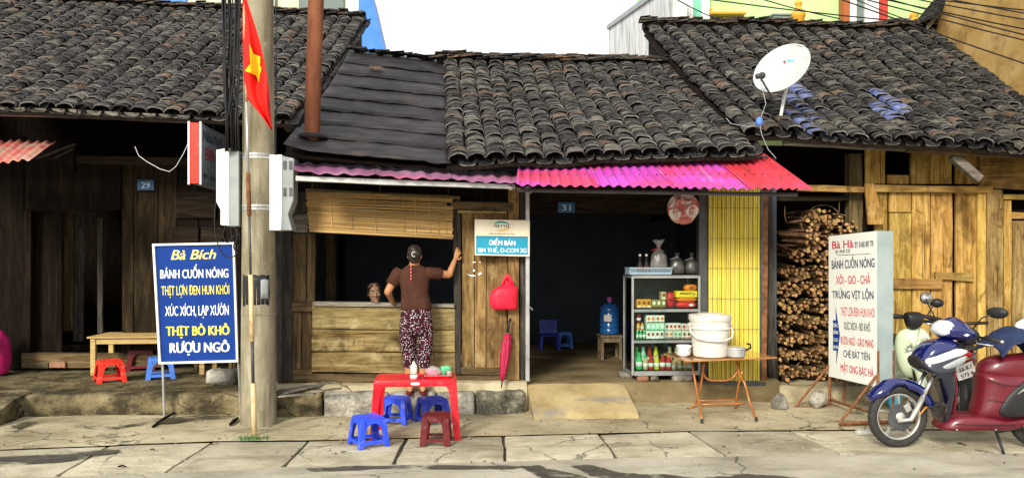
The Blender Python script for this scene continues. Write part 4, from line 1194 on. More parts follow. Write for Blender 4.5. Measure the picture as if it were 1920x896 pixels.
# cables coming down to the meter boxes
ct = thing('cable_bundle', 'thick bundle of black cables running down the left of the pole', 'cables', atd(432, 285, 8.2))
rc = random.Random(4)
for k in range(17):
    x0 = rc.uniform(414, 452); x2 = rc.uniform(422, 447); xm = (x0 + x2) / 2 + rc.uniform(-6, 6)
    zc = 8.2 + rc.uniform(-.08, .08)
    mb = MB(); mb.tube([atd(x0, -20, zc), atd(x0 * .6 + xm * .4, 70, zc), atd(xm, 150, zc), atd(x2, 220, zc), atd(x2 + rc.uniform(-2, 2), 284, zc)], rc.uniform(.007, .013), 5)
    mb.build('cable', M['cable'], ct, smooth=True)
ct2 = thing('cable', 'thin loose cable hanging to the right meter box', 'cable', atd(517, 290, 8.1))
mb = MB(); mb.tube([atd(517, -20, 8.1), atd(518, 140, 8.1), atd(517, 292, 8.1)], .005, 5); mb.build('wire', M['cable'], ct2)
ct3 = thing('cable_bundle', 'tangle of loose black cables looping under the left meter box', 'cables', atd(430, 440, 8.2))
for k, pp in enumerate(([(424, 422), (418, 440), (426, 455), (440, 440)], [(438, 424), (446, 440), (438, 462), (446, 476)], [(432, 424), (436, 450), (444, 452), (442, 430)], [(405, 380), (402, 410), (406, 450), (420, 478), (440, 480), (447, 460)], [(444, 425), (450, 445), (446, 470), (440, 480)])):
    mb = MB()
    pts_ = [V((*q, 0)) for q in pp]; sm = []
    for i in range(len(pts_) - 1):
        p0_, p1_, p2_, p3_ = pts_[max(0, i - 1)], pts_[i], pts_[i + 1], pts_[min(len(pts_) - 1, i + 2)]
        for s in range(5):
            t = s / 5
            sm.append(.5 * ((2 * p1_) + (p2_ - p0_) * t + (2 * p0_ - 5 * p1_ + 4 * p2_ - p3_) * t * t + (3 * p1_ - p0_ - 3 * p2_ + p3_) * t ** 3))
    sm.append(pts_[-1])
    mb.tube([atd(p.x, p.y, 8.18 + .02 * k) for p in sm], .007, 5); mb.build('cable', M['cable'], ct3, smooth=True)
ct4 = thing('cable', 'pale loose wire sagging below the left porch eave', 'cable', at(300, 320, 9.9))
mb = MB(); mb.tube([at(x, y, 9.9) for x, y in ((253, 275), (260, 292), (275, 303), (300, 317), (318, 322), (330, 312), (344, 288), (356, 262))], .0035, 5); mb.build('wire', M['porcelain'], ct4)
wires = [(1262, -12, 1352, 40, 9.6), (1300, -14, 1700, 42, 8.0), (1420, -12, 1575, 36, 9.0), (1596, -12, 1730, 48, 9.6), (1600, -14, 1990, 84, 7.6), (1560, -14, 1990, 134, 7.5), (1640, -12, 1990, 60, 7.8), (1700, -12, 1990, 40, 7.7), (1760, -12, 1990, 28, 7.9), (1660, -10, 1990, 74, 7.65), (1720, -12, 1990, 18, 7.9)]
for i, (xa, ya, xb, yb_, zc) in enumerate(wires):
    a, b = atd(xa, ya, zc), atd(xb, yb_, zc)
    a = a - (b - a) * .8                     # they run on past the picture
    if xb > 1900: b = b + (b - a) * .6
    mb = MB(); mb.tube([a.lerp(b, t / 6) - V((0, 0, .05 * math.sin(PI * t / 6))) for t in range(7)], .007, 5)
    o = mb.build('overhead_wire', M['cable'])
    if i < 3: tag(o, ('short thin wire dropping behind the left end of the right roof ridge', 'long thin wire crossing in front of the green house above the ridge', 'thin wire ending near the left gold ornament on the green house')[i], 'wire', 'overhead wires above the right ridge')
    else: tag(o, ('thin wire ending at the dark eave of the ochre house' if i == 3 else ('%s black wire counted from the top at the right edge' % ('', '', '', '', 'seventh', 'lowest', 'fourth', 'third', 'second', 'fifth', 'topmost')[i])), 'wire', 'overhead wires at top right')

# chimney
cb = at(585, 262, 8.75)
ch = thing('chimney_pipe', 'tall rusty brown flue pipe rising through the dark sheet roof', 'chimney', cb)
mb = MB(); mb.tube([atd(585, 268, 8.62), atd(588, 130, 8.62), atd(594, -40, 8.62)], [.084, .084, .084], 18); mb.build('pipe', M['rust_pipe'], ch, smooth=True, angle=50)
mb = MB(); c0 = atd(585, 256, 8.62); mb.lathe([(.09, -.02), (.17, -.03), (.15, .02), (.088, .03)], c0, 16); mb.build('flashing', M['sheet'], ch, smooth=True)

# satellite dish
dc = atd(1470, 135, 9.1)
rgt, fwd, upv = V((cs, -sn, 0)), V((sn, cs, 0)), V((0, 0, 1))
dn_ = (rgt * -.62 + upv * .47 - fwd * .62).normalized()
e1_ = (rgt * .60 + upv * .80); e1_ = (e1_ - dn_ * e1_.dot(dn_)).normalized(); e2_ = dn_.cross(e1_)
dm = Matrix((e1_, e2_, dn_)).transposed()
dish = thing('satellite_dish', 'round white satellite dish with a red and blue mark on the right roof', 'satellite dish', atd(1465, 215, 9.0))
RD = .325
mb = MB(); prof = [(.0005, .0)] + [(RD * k / 7, .075 * (k / 7) ** 2) for k in range(1, 8)] + [(RD + .008, .074), (RD + .004, .064), (RD * .6, .018), (.0005, -.008)]
mb.lathe(prof, dc, 40, dm); mb.build('reflector', pmat('dish_white', [(.42, .45, .44), (.52, .55, .54)], (6, 6, 6), .5, 0, 0, .05, spec=.2, stains=[((.3, .31, .3), (30, 30, 30), .62, .7, .5)]), dish, smooth=True, angle=60)
def rp(px, py, p0, n):
    d = pray(px, py); c0_ = V((0, 0, CAM_H))
    return c0_ + d * ((p0 - c0_).dot(n) / d.dot(n))
def flat(name, pp, p0, n, mat, parent, off=.002):
    q = [rp(x, y, p0, n) + n * off for x, y in pp]
    mb = MB(); mb.add(q, [tuple(range(len(q)))]); return mb.build(name, mat, parent)
flat('mark', [(1462, 107), (1468, 107.5), (1471.5, 115), (1475, 107), (1480, 106), (1472, 122)], dc, dn_, M['ink_red'], dish, .016)
flat('mark', [(1476, 119), (1482, 104), (1489, 108), (1493, 100), (1497, 111), (1490, 119), (1483, 117)], dc, dn_, plain('mark_blue', (.15, .48, .78), .5), dish, .018)
mb = MB()
lnb = atd(1424, 143, 8.85)
mb.tube([rp(1449, 186, dc, dn_), atd(1437, 165, 8.9), lnb], .011, 6); mb.build('feed_arm', M['dark_steel'], dish)
mb = MB(); ax = (dc - lnb).normalized(); qq = ax.to_track_quat('Z', 'Y').to_matrix(); mb.lathe([(.02, -.05), (.03, -.04), (.03, .02), (.038, .03), (.038, .06), (.03, .065)], lnb, 12, qq); mb.build('feed_horn', M['dark_steel'], dish, smooth=True, angle=40)
mb = MB(); mb.tube([dc - dn_ * .02, dc - dn_ * .14, atd(1471, 180, 9.2), atd(1464, 218, 9.12)], .02, 8); mb.build('mast', M['porcelain'], dish, smooth=True)
mb = MB(); mb.tube([lnb, atd(1436, 195, 8.75), atd(1424, 228, 8.62), atd(1405, 238, 8.6), atd(1370, 232, 8.75), atd(1362, 222, 8.9)], .004, 5); mb.tube([atd(1424, 228, 8.62), atd(1428, 252, 8.5), atd(1440, 280, 8.45), atd(1455, 297, 8.3)], .0035, 5); mb.build('cable', M['box_grey'], dish)
mb = MB(); mb.ball(atd(1424, 228, 8.6), (.04, .03, .05), 8, 5); mb.build('cable_joint', M['sky_plastic'], dish)
mb = MB(); mb.tube([rp(1472, 84, dc, dn_) + dn_ * .07, rp(1512, 97, dc, dn_) + dn_ * .07], .004, 4); mb.build('stay_wire', M['cable'], dish)

# ================================================================== SIGNS
class Board:
    def __init__(s, name, label, cat, A, B, C, D, th, mats, parent=None, loc=None, face='board'):
        # A TL, B TR, C BR, D BL in the world, front face
        s.A = A; s.x = (B - A).normalized(); s.n = (B - A).cross(D - A).normalized() * -1
        s.u = s.n.cross(s.x) ; s.n = s.x.cross(s.u)
        if s.n.dot(V((0, 0, CAM_H)) - A) < 0: s.n = -s.n
        s.t = thing(name, label, cat, loc or D)
        mb = MB(); mb.prism([A, B, C, D], -s.n * th); s.face = mb.build(face, mats, s.t, bevel=.003)
    def p(s, px, py): return rp(px, py, s.A, s.n)
    def write(s, body, mat, x0, x1, base, cap, bold=.02, shear=0, base2=None, xc=None, tcap=None):
        a, b = s.p(x0, base), s.p(x1, base if base2 is None else base2)
        c = (a + b) / 2
        m = ((x0 + x1) / 2, (base + (base2 or base)) / 2)
        d = s.p(m[0], m[1] - cap) - s.p(*m)
        xd = (b - a).normalized() if base2 is not None else s.x
        ud = s.n.cross(xd)
        if ud.z < 0: ud = -ud
        return text(body, mat, s.t, c, xd, ud, (b - a).length, d.length, bold, shear)
    def flat(s, name, pp, mat, off=.0012): return flat(name, pp, s.A, s.n, mat, s.t, off)
    def frame(s, w_, d, mat, cor):
        for i in range(4):
            a, b = cor[i], cor[(i + 1) % 4]
            mb = MB(); dr = (b - a).normalized(); cr = dr.cross(s.n)
            m = Matrix((dr, cr, s.n)).transposed()
            mb.box((a + b) / 2 + s.n * d * .3, ((b - a).length + (w_ if i % 2 == 0 else -w_ * 1.02), w_, d), m)
            mb.build('frame', mat, s.t)
# blue menu sign
zs = 8.62
A, B, C, D = atd(289, 459, zs), atd(439, 456, zs), atd(446, 676, zs), atd(301, 680, zs)
s1 = Board('menu_sign', 'leaning blue menu sign with white and yellow Vietnamese lettering on a thin post', 'sign', A, B, C, D, .02, M['sign_blue'], loc=gnd(308, 780))
s1.frame(.022, .03, M['white'], [A, B, C, D])
I = M
s1.write('Bà Bích', I['ink_gold'], 321, 405, 486, 19, .035, .28)
s1.write('BÁNH CUỐN NÓNG', I['ink_white'], 301, 428, 522, 17, .05, 0, 520)
s1.write('THỊT LỢN ĐEN HUN KHÓI', I['ink_yellow'], 303, 430, 553.5, 18, .012, 0, 551)
s1.write('XÚC XÍCH, LẠP XƯỜN', I['ink_white'], 310, 429, 592, 19, .022, 0, 590)
s1.write('THỊT BÒ KHÔ', I['ink_yellow'], 312, 430, 629, 18, .06, 0, 627)
s1.write('RƯỢU NGÔ', I['ink_white'], 319, 430, 661, 19, .06, 0, 659)
mb = MB(); mb.tube([s1.p(299, 640) - s1.n * .03, s1.p(303, 690) - s1.n * .03, gnd(308, 781)], .014, 8); mb.build('post', M['galv'], s1.t)
mb = MB(); mb.tube([s1.p(441, 640) - s1.n * .03, s1.p(446, 690) - s1.n * .03, gnd(452, 779)], .014, 8); mb.build('post', M['galv'], s1.t)
# white standing sign
A, D = atd(1553, 443, 9.05), atd(1557, 705, 9.05)
B, C = atd(1646, 433, 8.2), atd(1643, 725, 8.2)
A.x = D.x = (A.x + D.x) / 2; A.y = D.y = (A.y + D.y) / 2; B.x = C.x = (B.x + C.x) / 2; B.y = C.y = (B.y + C.y) / 2
s2 = Board('standing_sign', 'white standing menu sign with red and black lettering in front of the firewood', 'sign', A, B, C, D, .185, [M['sign_side'], M['sign_side']], loc=(C.x, C.y, 0), face='sign_box')
nA = s2.n
mb = MB(); mb.prism([A + nA * .004, B + nA * .004, C + nA * .004, D + nA * .004], nA * .004)
mb.build('banner', M['sign_white'], s2.t)
s2.A = A + nA * .009
W = s2.write
W('Bà Hà', I['ink_red'], 1561, 1600, 465, 15, .04)
W('ĐT: 01685 087 770', I['ink_black'], 1603, 1638, 463, 11, .012)
W('81 Phố Cổ', I['ink_black'], 1567, 1594, 474, 6, .03)
s2.flat('rule', [(1570, 478), (1631, 475.5), (1631, 476.3), (1570, 478.8)], I['ink_black'])
W('BÁNH CUỐN NÓNG', I['ink_navy'], 1560, 1640, 502.5, 17, .03)
W('XÔI - GIÒ - CHẢ', I['ink_red'], 1568, 1632, 532, 16, .02)
W('TRỨNG VỊT LỘN', I['ink_navy'], 1561, 1638, 559.5, 15, .03)
W('THỊT LỢN ĐEN HUN KHÓI', I['ink_red'], 1577, 1640, 593, 17, .0)
W('XÚC XÍCH - BÒ KHÔ', I['ink_black'], 1583, 1632, 619, 15, .008)
W('RƯỢU NGÔ - GẠO MANG', I['ink_red'], 1577, 1638, 648, 15, .008)
W('CHÈ BÁT TIÊN', I['ink_navy'], 1582, 1631, 672, 14, .015)
W('MẬT ONG BẠC HÀ', I['ink_red'], 1577, 1638, 701, 15, .02)
s2.flat('arrow', [(1562, 600), (1567.5, 600), (1566.5, 572), (1575, 628), (1568, 686), (1568.5, 657), (1562, 656)], M['sign_blue'])
for tx, yy, c in (('ĐẶC', 613, 7), ('SẢN', 626, 7), ('CAO', 640, 7), ('NGUYÊN', 653, 6)):
    s2.A = A + nA * .0105
    W(tx, I['ink_white'], 1562.8, 1571.5, yy, c, .02)
s2.A = A
bk = -nA * .185
def bar(parent, a, b, r=.018, mat='rust', name='leg'):
    mb = MB(); mb.tube([a, b], r, 4); return mb.build(name, M[mat], parent)
for P_ in (C, D):
    for o_ in (V((0, 0, 0)), bk):
        bar(s2.t, P_ + o_ * .95 + nA * -.01 + V((0, 0, .1)), V(((P_ + o_ * .95).x, (P_ + o_ * .95).y, .03)))
    g = V((P_.x, P_.y, .035)); ft_ = g + nA * .42; ft2 = g + bk - nA * .25
    bar(s2.t, ft_, ft2, .02, name='foot'); bar(s2.t, ft_ + V((0, 0, .01)), P_ + V((0, 0, .12)), .016, name='brace')
bar(s2.t, V((C.x, C.y, .12)), V((D.x, D.y, .12)), .016, name='cross_bar')
mb = MB(); mb.prism([C + bk * .02 + V((0, 0, .36)) + s2.x * .004, C + bk * .98 + V((0, 0, .36)) + s2.x * .004, C + bk * .98 + s2.x * .004 + V((0, 0, .02)), C + bk * .02 + s2.x * .004 + V((0, 0, .02))], s2.x * .004); mb.build('side_panel', M['sign_side'], s2.t)
for o_ in (.03, .97):
    bar(s2.t, C + bk * o_ + s2.x * .012 + V((0, 0, .37)), C + bk * o_ + s2.x * .012 + V((0, 0, -.05)), .012, name='angle_iron')
# phone shop sign
A, B, C, D = at(890, 411, 8.93), at(993.5, 413, 8.93), at(993, 481, 8.93), at(890, 478.5, 8.93)
s3 = Board('shop_sign', 'white and teal box sign with a swoosh emblem fixed beside the doorway', 'sign', A, B, C, D, .06, M['cream'], face='box')
s3.flat('panel', [(892.5, 442.5), (990, 444), (990, 478), (892.5, 476)], M['sign_teal'])
s3.flat('line', [(892, 442.2), (990, 443.6), (990, 444.8), (892, 443.4)], I['ink_navy'], .0018)
s3.write('ĐIỂM BÁN', I['ink_white'], 917, 966, 459.5, 9, .04)
s3.write('SIM THẺ, D-COM 3G', I['ink_white'], 896, 987, 473, 8.5, .04, 0, 473.6)
def arcp(pts_, n=6): return pts_
s3.flat('emblem', [(926, 420), (929, 417), (935, 414.7), (942, 414.3), (948, 415.8), (953, 418.5), (957, 422.2), (950, 419.6), (944, 418.4), (938, 418.2), (932, 419.2)], plain('emblem_teal', (.02, .30, .28), .5))
s3.flat('emblem', [(957, 426), (954, 429.5), (949, 432.5), (942, 434), (935, 432.8), (929, 429.2), (934, 430.4), (940, 430.2), (946, 428.6), (951, 427)], plain('emblem_gold', (.72, .45, .14), .5))
s3.write('VIETTEL', I['ink_navy'], 925, 957, 426.3, 5, .05)
s3.write('Hãy nói theo cách của bạn', I['ink_black'], 918, 965, 439.5, 2.6, .02)
# projecting red and white light box
na, nb = atd(377, 231, 9.25), atd(377, 344, 9.25)
na.x = nb.x; na.y = nb.y
s4 = thing('box_sign', 'projecting red edged box sign hanging under the left eave', 'sign', nb)
dpt = V((0, .95, 0)); wv_ = at(355, 300, na.y).x - na.x
mb = MB(); mb.prism([na, nb, nb + dpt, na + dpt], (wv_, 0, 0)); mb.build('box', M['box_grey'], s4)
fy = na.y - .004
mb = MB(); mb.prism([V((na.x, fy, na.z)), V((na.x + wv_, fy, na.z)), V((na.x + wv_, fy, nb.z)), V((na.x, fy, nb.z))], (0, -.01, 0)); mb.build('edge_strip', M['orange_red_plastic'], s4)
for xx in (na.x, na.x + wv_):
    mb = MB(); mb.box((xx, na.y - .012, (na.z + nb.z) / 2), (.02, .03, na.z - nb.z + .03)); mb.build('edge_trim', M['white'], s4)
X4 = na.x + .001
mb = MB(); mb.prism([na + V((.0, .02, -.02)), nb + V((0, .02, .02)), nb + dpt + V((0, -.02, .02)), na + dpt + V((0, -.02, -.02))], (.004, 0, 0)); mb.build('panel', M['sign_side'], s4)
H4 = na.z - nb.z
for tx, m, zf, cap, wd_ in (('Nhà Nghỉ', 'ink_navy', .73, .13, .80), ('BÌNH', 'ink_red', .42, .15, .66), ('ĐT: 0219 3880', 'ink_black', .10, .055, .80)):
    text(tx, M[m], s4, V((X4 + .005, na.y + .47, nb.z + H4 * zf)), (0, 1, 0), (0, 0, 1), wd_, cap, .03)
mb = MB(); mb.tube([na + V((wv_ / 2, .25, 0)), na + V((wv_ / 2, .25, .2))], .012, 6); mb.tube([na + V((wv_ / 2, .7, 0)), na + V((wv_ / 2, .7, .35))], .012, 6); mb.build('hanger', M['dark_steel'], s4)
# house numbers
for px, py, y, num, w_, h_, lab in ((273, 347, YL - .06, '29', 32, 20, 'small dark blue house number plate reading 29 on the left house'), (1062, 389, 9.28, '31', 32, 20, 'small dark blue house number plate reading 31 above the open doorway')):
    A, B, C, D = at(px - w_ / 2, py - h_ / 2, y), at(px + w_ / 2, py - h_ / 2, y), at(px + w_ / 2, py + h_ / 2, y), at(px - w_ / 2, py + h_ / 2, y)
    s5 = Board('number_plate', lab, 'number plate', A, B, C, D, .012, M['plate_blue'], face='plate')
    s5.write(num, M['plate_ink'], px - 8, px + 8, py + 6, 12, .04)

# ================================================================== SHUTTER, BLIND, LANTERN
st_ = thing('folding_shutter', 'yellow folding metal shutter drawn to the right of the doorway', 'shutter', at(1380, 716, 9.05))
NSL = 24
for k in range(NSL):
    x0, x1 = 1328.5 + 100 * k / NSL, 1328.5 + 100 * (k + 1) / NSL
    a, b = at(x0, 352, 9.05), at(x1, 352, 9.05); zb = at(x0, 717, 9.05).z
    y = 9.05 + (.012 if k % 2 else 0)
    mb = MB(); wd_ = b.x - a.x
    mb.prism([(a.x + .002, y, a.z), (a.x + wd_ * .3, y - .012, a.z), (a.x + wd_ * .7, y - .012, a.z), (b.x - .002, y, a.z), (b.x - .002, y + .012, a.z), (a.x + .002, y + .012, a.z)], (0, 0, zb - a.z))
    mb.build('slat', M['yellow_slat'], st_)
for Yr in (390, 447, 503, 560, 617, 672):
    mb = MB()
    for k in range(NSL):
        p = at(1330.6 + 100 * k / NSL, Yr, 9.03); mb.ball(p, .006, 5, 3)
    o = mb.build('rivet', M['dark_steel'], st_); o['kind'] = 'stuff'
slab('bottom_rail', [(1312, 713), (1436, 716), (1436, 723), (1312, 720)], 9.0, .12, M['dark_steel'], st_)
slab('edge_channel', [(1426, 356), (1432, 356), (1431, 718), (1425, 718)], 9.04, .06, M['dark_steel'], st_)
mb = MB(); mb.box(at(1316, 598, 9.05), (.03, .05, .14)); mb.ball(at(1316, 612, 9.0), .015, 7, 5); mb.build('lock', M['galv'], st_)

bl = thing('bamboo_blind', 'split bamboo blind half rolled down over the serving window', 'blind', at(712, 440, 8.95))
NB = 30
TLb, TRb, BLb, BRb = at(574, 358, 9.0), at(849, 368, 9.0), at(580, 431, 8.86), at(849, 445, 8.86)
rb = random.Random(3)
for k in range(NB):
    t = (k + .5) / NB
    a, b = TLb.lerp(BLb, t), TRb.lerp(BRb, t)
    dy = rb.uniform(-.008, .008)
    if k < 7: b = b + V((rb.uniform(-.12, .0) if rb.random() < .5 else 0, 0, 0))
    a = a + V((rb.uniform(-.012, .006), dy, 0)); b = b + V((rb.uniform(-.01, .01), dy, rb.uniform(-.006, .006)))
    mid = (a + b) / 2 + V((0, rb.uniform(-.006, .006), rb.uniform(-.006, .004)))
    mb = MB(); mb.tube([a, a.lerp(mid, .5), mid, mid.lerp(b, .5), b], .0085, 5, flat=.6); mb.build('slat', M['bamboo'], bl)
for u in (.16, .30, .46, .66, .74, .84, .90, .955):
    mb = MB(); mb.tube([TLb.lerp(TRb, u) + V((0, -.012, 0)), TLb.lerp(TRb, u).lerp(BLb.lerp(BRb, u), .5) + V((0, -.016, 0)), BLb.lerp(BRb, u) + V((0, -.012, 0))], .004, 4); mb.build('cord', M['table_wood'], bl)
mb = MB(); mb.tube([at(573, 357, 9.0), at(863, 370, 9.0)], .02, 8); mb.build('head_rod', M['frame_rail'], bl, smooth=True)
mb = MB(); mb.tube([BLb + V((0, -.004, -.01)), BRb + V((0, -.004, -.01))], .014, 8); mb.build('bottom_rod', M['bamboo'], bl, smooth=True)
for u in (.04, .5, .97):
    mb = MB(); p = TLb.lerp(TRb, u); mb.tube([p, p + V((0, .06, .25))], .005, 4); mb.build('hanging_cord', M['frame_rail'], bl)

lc = at(1281, 391, 8.75)
lt = thing('paper_lantern', 'round lantern of red and white paper cups hanging in the doorway', 'lantern', lc + V((0, 0, .16)))
mb = MB(); mb.ball(lc, .10, 12, 8); mb.build('core', M['paper_pink'], lt, smooth=True)
cone = MB(); cone.lathe([(.02, 0), (.045, .025), (.052, .085), (.047, .085), (.040, .028), (.014, .008)], (0, 0, 0), 12)
mes = {}
for mm in ('paper', 'paper_pink', 'paper_peach'):
    me = bpy.data.meshes.new('cup'); me.from_pydata([p for p in cone.v], [], cone.f); me.materials.append(M[mm]); me.polygons.foreach_set('use_smooth', [True] * len(me.polygons)); mes[mm] = me
rl = random.Random(2)
for k in range(17):
    z = 1 - 2 * (k + .5) / 17; a = k * 2.39996
    d = V((math.sqrt(1 - z * z) * math.cos(a), math.sqrt(1 - z * z) * math.sin(a), z))
    o = bpy.data.objects.new('cup', mes[rl.choice(['paper', 'paper', 'paper_pink', 'paper_peach', 'paper_pink'])]); COL.objects.link(o); o.parent = lt
    o.scale = (1.35, 1.35, 1.1); o.location = lc + d * .07 - ORG[lt.name]; o.rotation_euler = d.to_track_quat('Z', 'Y').to_euler()
mb = MB(); mb.tube([lc + V((0, 0, .1)), lc + V((0, .02, .42))], .004, 4); mb.build('string', M['porcelain'], lt)

# ================================================================== FIREWOOD
def log_mesh(seed):
    rs = random.Random(seed); n = rs.choice((5, 6, 7)); Lg = rs.uniform(.48, .6); mb = MB()
    prof = []
    flatn = rs.random() < .6
    for i in range(n):
        a = 2 * PI * i / n + rs.uniform(-.25, .25); r = rs.uniform(.75, 1.15) * (.6 if flatn and i < 2 else 1)
        prof.append((r * math.cos(a), r * math.sin(a)))
    rings = []; bend = V((rs.uniform(-.6, .6), 0, rs.uniform(-.4, .4)))
    for k, t in enumerate((0, .35, .7, 1)):
        s = 1 - .2 * t + rs.uniform(-.06, .06)
        rings.append([V((x * s + bend.x * t * t, t * Lg / .03, z * s + bend.z * t * t)) * .03 for x, z in prof])
    mb.loft(rings, True, False, 0)
    mb.add(rings[0], [tuple(range(n))], 1); mb.add(rings[-1], [tuple(range(n))], 1)
    me = bpy.data.meshes.new('log'); me.from_pydata(mb.v, [], mb.f)
    me.materials.append(M['log_bark']); me.materials.append(M['log_end']); me.polygons.foreach_set('material_index', mb.m)
    bm = bmesh.new(); bm.from_mesh(me); bmesh.ops.remove_doubles(bm, verts=bm.verts, dist=1e-5); bmesh.ops.recalc_face_normals(bm, faces=bm.faces); bm.to_mesh(me); bm.free()
    return me
LOGS = [log_mesh(s) for s in range(14)]
rw = random.Random(21)
rows_ = [(692, (1478, 1528, 1576)), (660, (1470, 1520, 1570)), (629, (1482, 1534, 1580)), (598, (1472, 1522, 1572)), (567, (1484, 1536, 1582)), (536, (1478, 1530, 1576)), (506, (1492, 1544, 1588)), (476, (1508, 1556)), (448, (1530, 1574)), (420, (1536, 1578)), (402, (1550,))]
names = ['of the bottom layer of the stack', 'of the second layer from the bottom', 'of the third layer from the bottom', 'of the fourth layer from the bottom', 'of the fifth layer from the bottom', 'of the sixth layer from the bottom', 'of the fifth layer from the top', 'of the fourth layer from the top', 'of the third layer from the top', 'of the second layer from the top', 'at the very top of the stack']
for li, (Yc, xs_) in enumerate(rows_):
    for bi, xc in enumerate(xs_):
        c = at(xc, Yc, 9.42 + rw.uniform(-.03, .04))
        t = thing('firewood_bundle', 'tied firewood bundle ' + (('at the left end ', 'in the middle ', 'at the right end ')[bi] if len(xs_) == 3 else ('on the left ', 'on the right ')[bi] if len(xs_) == 2 else '') + names[li], 'firewood', c, 'bundles of firewood in the stack')
        yawb = rw.uniform(-.08, .28); pit = rw.uniform(-.08, .08)
        m = Euler((pit, 0, yawb)).to_matrix()
        k = 0
        for gz in range(-3, 4):
            for gx in range(-4, 5):
                ox = (gx + (.5 if gz % 2 else 0)) * .046 + rw.uniform(-.012, .012); oz = gz * .037 + rw.uniform(-.009, .009)
                if (ox / .185) ** 2 + (oz / .125) ** 2 > 1 or k > 24 or rw.random() < .22: continue
                k += 1
                o = bpy.data.objects.new('log', rw.choice(LOGS)); COL.objects.link(o); o.parent = t
                o.location = m @ V((ox, rw.uniform(-.09, .05), oz))
                o.rotation_euler = (m @ Euler((rw.uniform(-.12, .12), rw.uniform(0, 6.28), rw.uniform(-.16, .16))).to_matrix()).to_euler()
                s = rw.uniform(.5, 1.12); o.scale = (s, rw.uniform(.9, 1.1), s)
        if rw.random() < .3:
            mb = MB(); pth = [c + m @ V((.185 * math.cos(a), .10, .125 * math.sin(a))) for a in [2 * PI * i / 14 for i in range(15)]]
            mb.tube(pth, .0025, 4); mb.build('tie', M['table_wood'], t)
# ================================================================== SMALL THINGS
def see_glass():
    m = bpy.data.materials.new('pane'); m.use_nodes = True; nt = m.node_tree; N = nt.nodes
    N.remove(N['Principled BSDF']); out = N['Material Output']
    t = N.new('ShaderNodeBsdfTransparent'); t.inputs[0].default_value = (.86, .93, .90, 1)
    g = N.new('ShaderNodeBsdfGlossy'); g.inputs['Roughness'].default_value = .04
    f = N.new('ShaderNodeFresnel'); f.inputs[0].default_value = 1.25
    x = N.new('ShaderNodeMixShader'); L_(nt, f.outputs[0], x.inputs[0]); L_(nt, t.outputs[0], x.inputs[1]); L_(nt, g.outputs[0], x.inputs[2]); L_(nt, x.outputs[0], out.inputs[0])
    return m
M['pane'] = see_glass()
def wrap_film():
    m = bpy.data.materials.new('plastic_film'); m.use_nodes = True; nt = m.node_tree; N = nt.nodes
    b = N['Principled BSDF']; b.inputs['Base Color'].default_value = (.7, .72, .72, 1); b.inputs['Roughness'].default_value = .15
    out = N['Material Output']; t = N.new('ShaderNodeBsdfTransparent'); x = N.new('ShaderNodeMixShader'); x.inputs[0].default_value = .28
    L_(nt, t.outputs[0], x.inputs[1]); L_(nt, b.outputs[0], x.inputs[2]); L_(nt, x.outputs[0], out.inputs[0])
    return m
M['film'] = wrap_film()

def stool(label, pos, rot, h, top, base, mat, style='arch', group='plastic stools', size=None):
    t = thing('plastic_stool', label, 'stool', pos, group, rotz=rot)
    def half(z): return base + (top - base) * z / h
    mb = MB()
    n = 5; ring = []
    def rr(hw, z):
        r = hw * .22; pts_ = []
        for cx, cy, a0 in ((1, 1, 0), (-1, 1, 90), (-1, -1, 180), (1, -1, 270)):
            for k in range(n):
                a = R(a0 + 90 * k / (n - 1)); pts_.append(V((cx * (hw - r) + r * math.cos(a), cy * (hw - r) + r * math.sin(a), z)))
        return pts_
    mb.loft([rr(half(h - .03), h - .03), rr(half(h - .008) + .002, h - .006), rr(top - .006, h), rr(top * .8, h), rr(top * .78, h - .003), rr(top * .2, h - .003)])
    mb.build('seat', mat, t, smooth=True, angle=40)
    lw = .20 if style == 'arch' else .24        # leg width as share of side
    for k in range(4):
        a = PI / 2 * k; m = Matrix.Rotation(a, 3, 'Z')
        mb = MB(); rings = []
        for z, f in ((h - .02, 1.25), (h * .55, 1.0), (0, .85)):
            w_ = half(z); e = w_ * lw * f * 2
            rings.append([m @ V(p) for p in ((w_, -w_, z), (w_, -w_ + e, z), (w_ - .012, -w_ + e, z), (w_ - .016, -w_ + .016, z), (w_ - e, -w_ + .012, z), (w_ - e, -w_, z))])
        mb.loft(rings); mb.build('leg', mat, t, bevel=.003)
        mb = MB(); A_, B_ = [], []
        for i in range(13):
            u = -1 + 2 * i / 12
            wi = half(h * .6) * (1 - 2 * lw * .92)
            zb = (h * .46 + h * .36 * math.sqrt(max(0, 1 - u * u))) if style == 'arch' else (h * .80 - (.06 * h * abs(u) ** 6))
            x = u * wi * 1.02
            A_.append([V((x, -half(h - .015) , h - .015)), V((x, -half(zb), zb))])
        fr = [p for p, _ in A_] + [q for _, q in reversed(A_)]
        # as strips, so that the arch stays a clean curve
        for (p0, q0), (p1, q1) in zip(A_, A_[1:]):
            o_ = V((0, .012, 0)); mb.hexa([m @ x for x in (p0, p1, q1, q0, p0 + o_, p1 + o_, q1 + o_, q0 + o_)])
        mb.build('arch_panel' if style == 'arch' else 'apron', mat, t)
        z0, z1 = (h * .12, h * .24) if style == 'arch' else (h * .13, h * .23)
        mb = MB(); w0, w1 = half(z0), half(z1); s = 1 - lw * 1.1
        mb.hexa([m @ V(p) for p in ((-w1 * s, -w1 + .004, z1), (w1 * s, -w1 + .004, z1), (w0 * s, -w0 + .004, z0), (-w0 * s, -w0 + .004, z0), (-w1 * s, -w1 + .018, z1), (w1 * s, -w1 + .018, z1), (w0 * s, -w0 + .018, z0), (-w0 * s, -w0 + .018, z0))])
        mb.build('stretcher', mat, t)
    return t
stool('bright blue plastic stool nearest the camera, front left of the red table', gnd(691, 833, .008), R(28), .262, .118, .150, M['blue_plastic'])
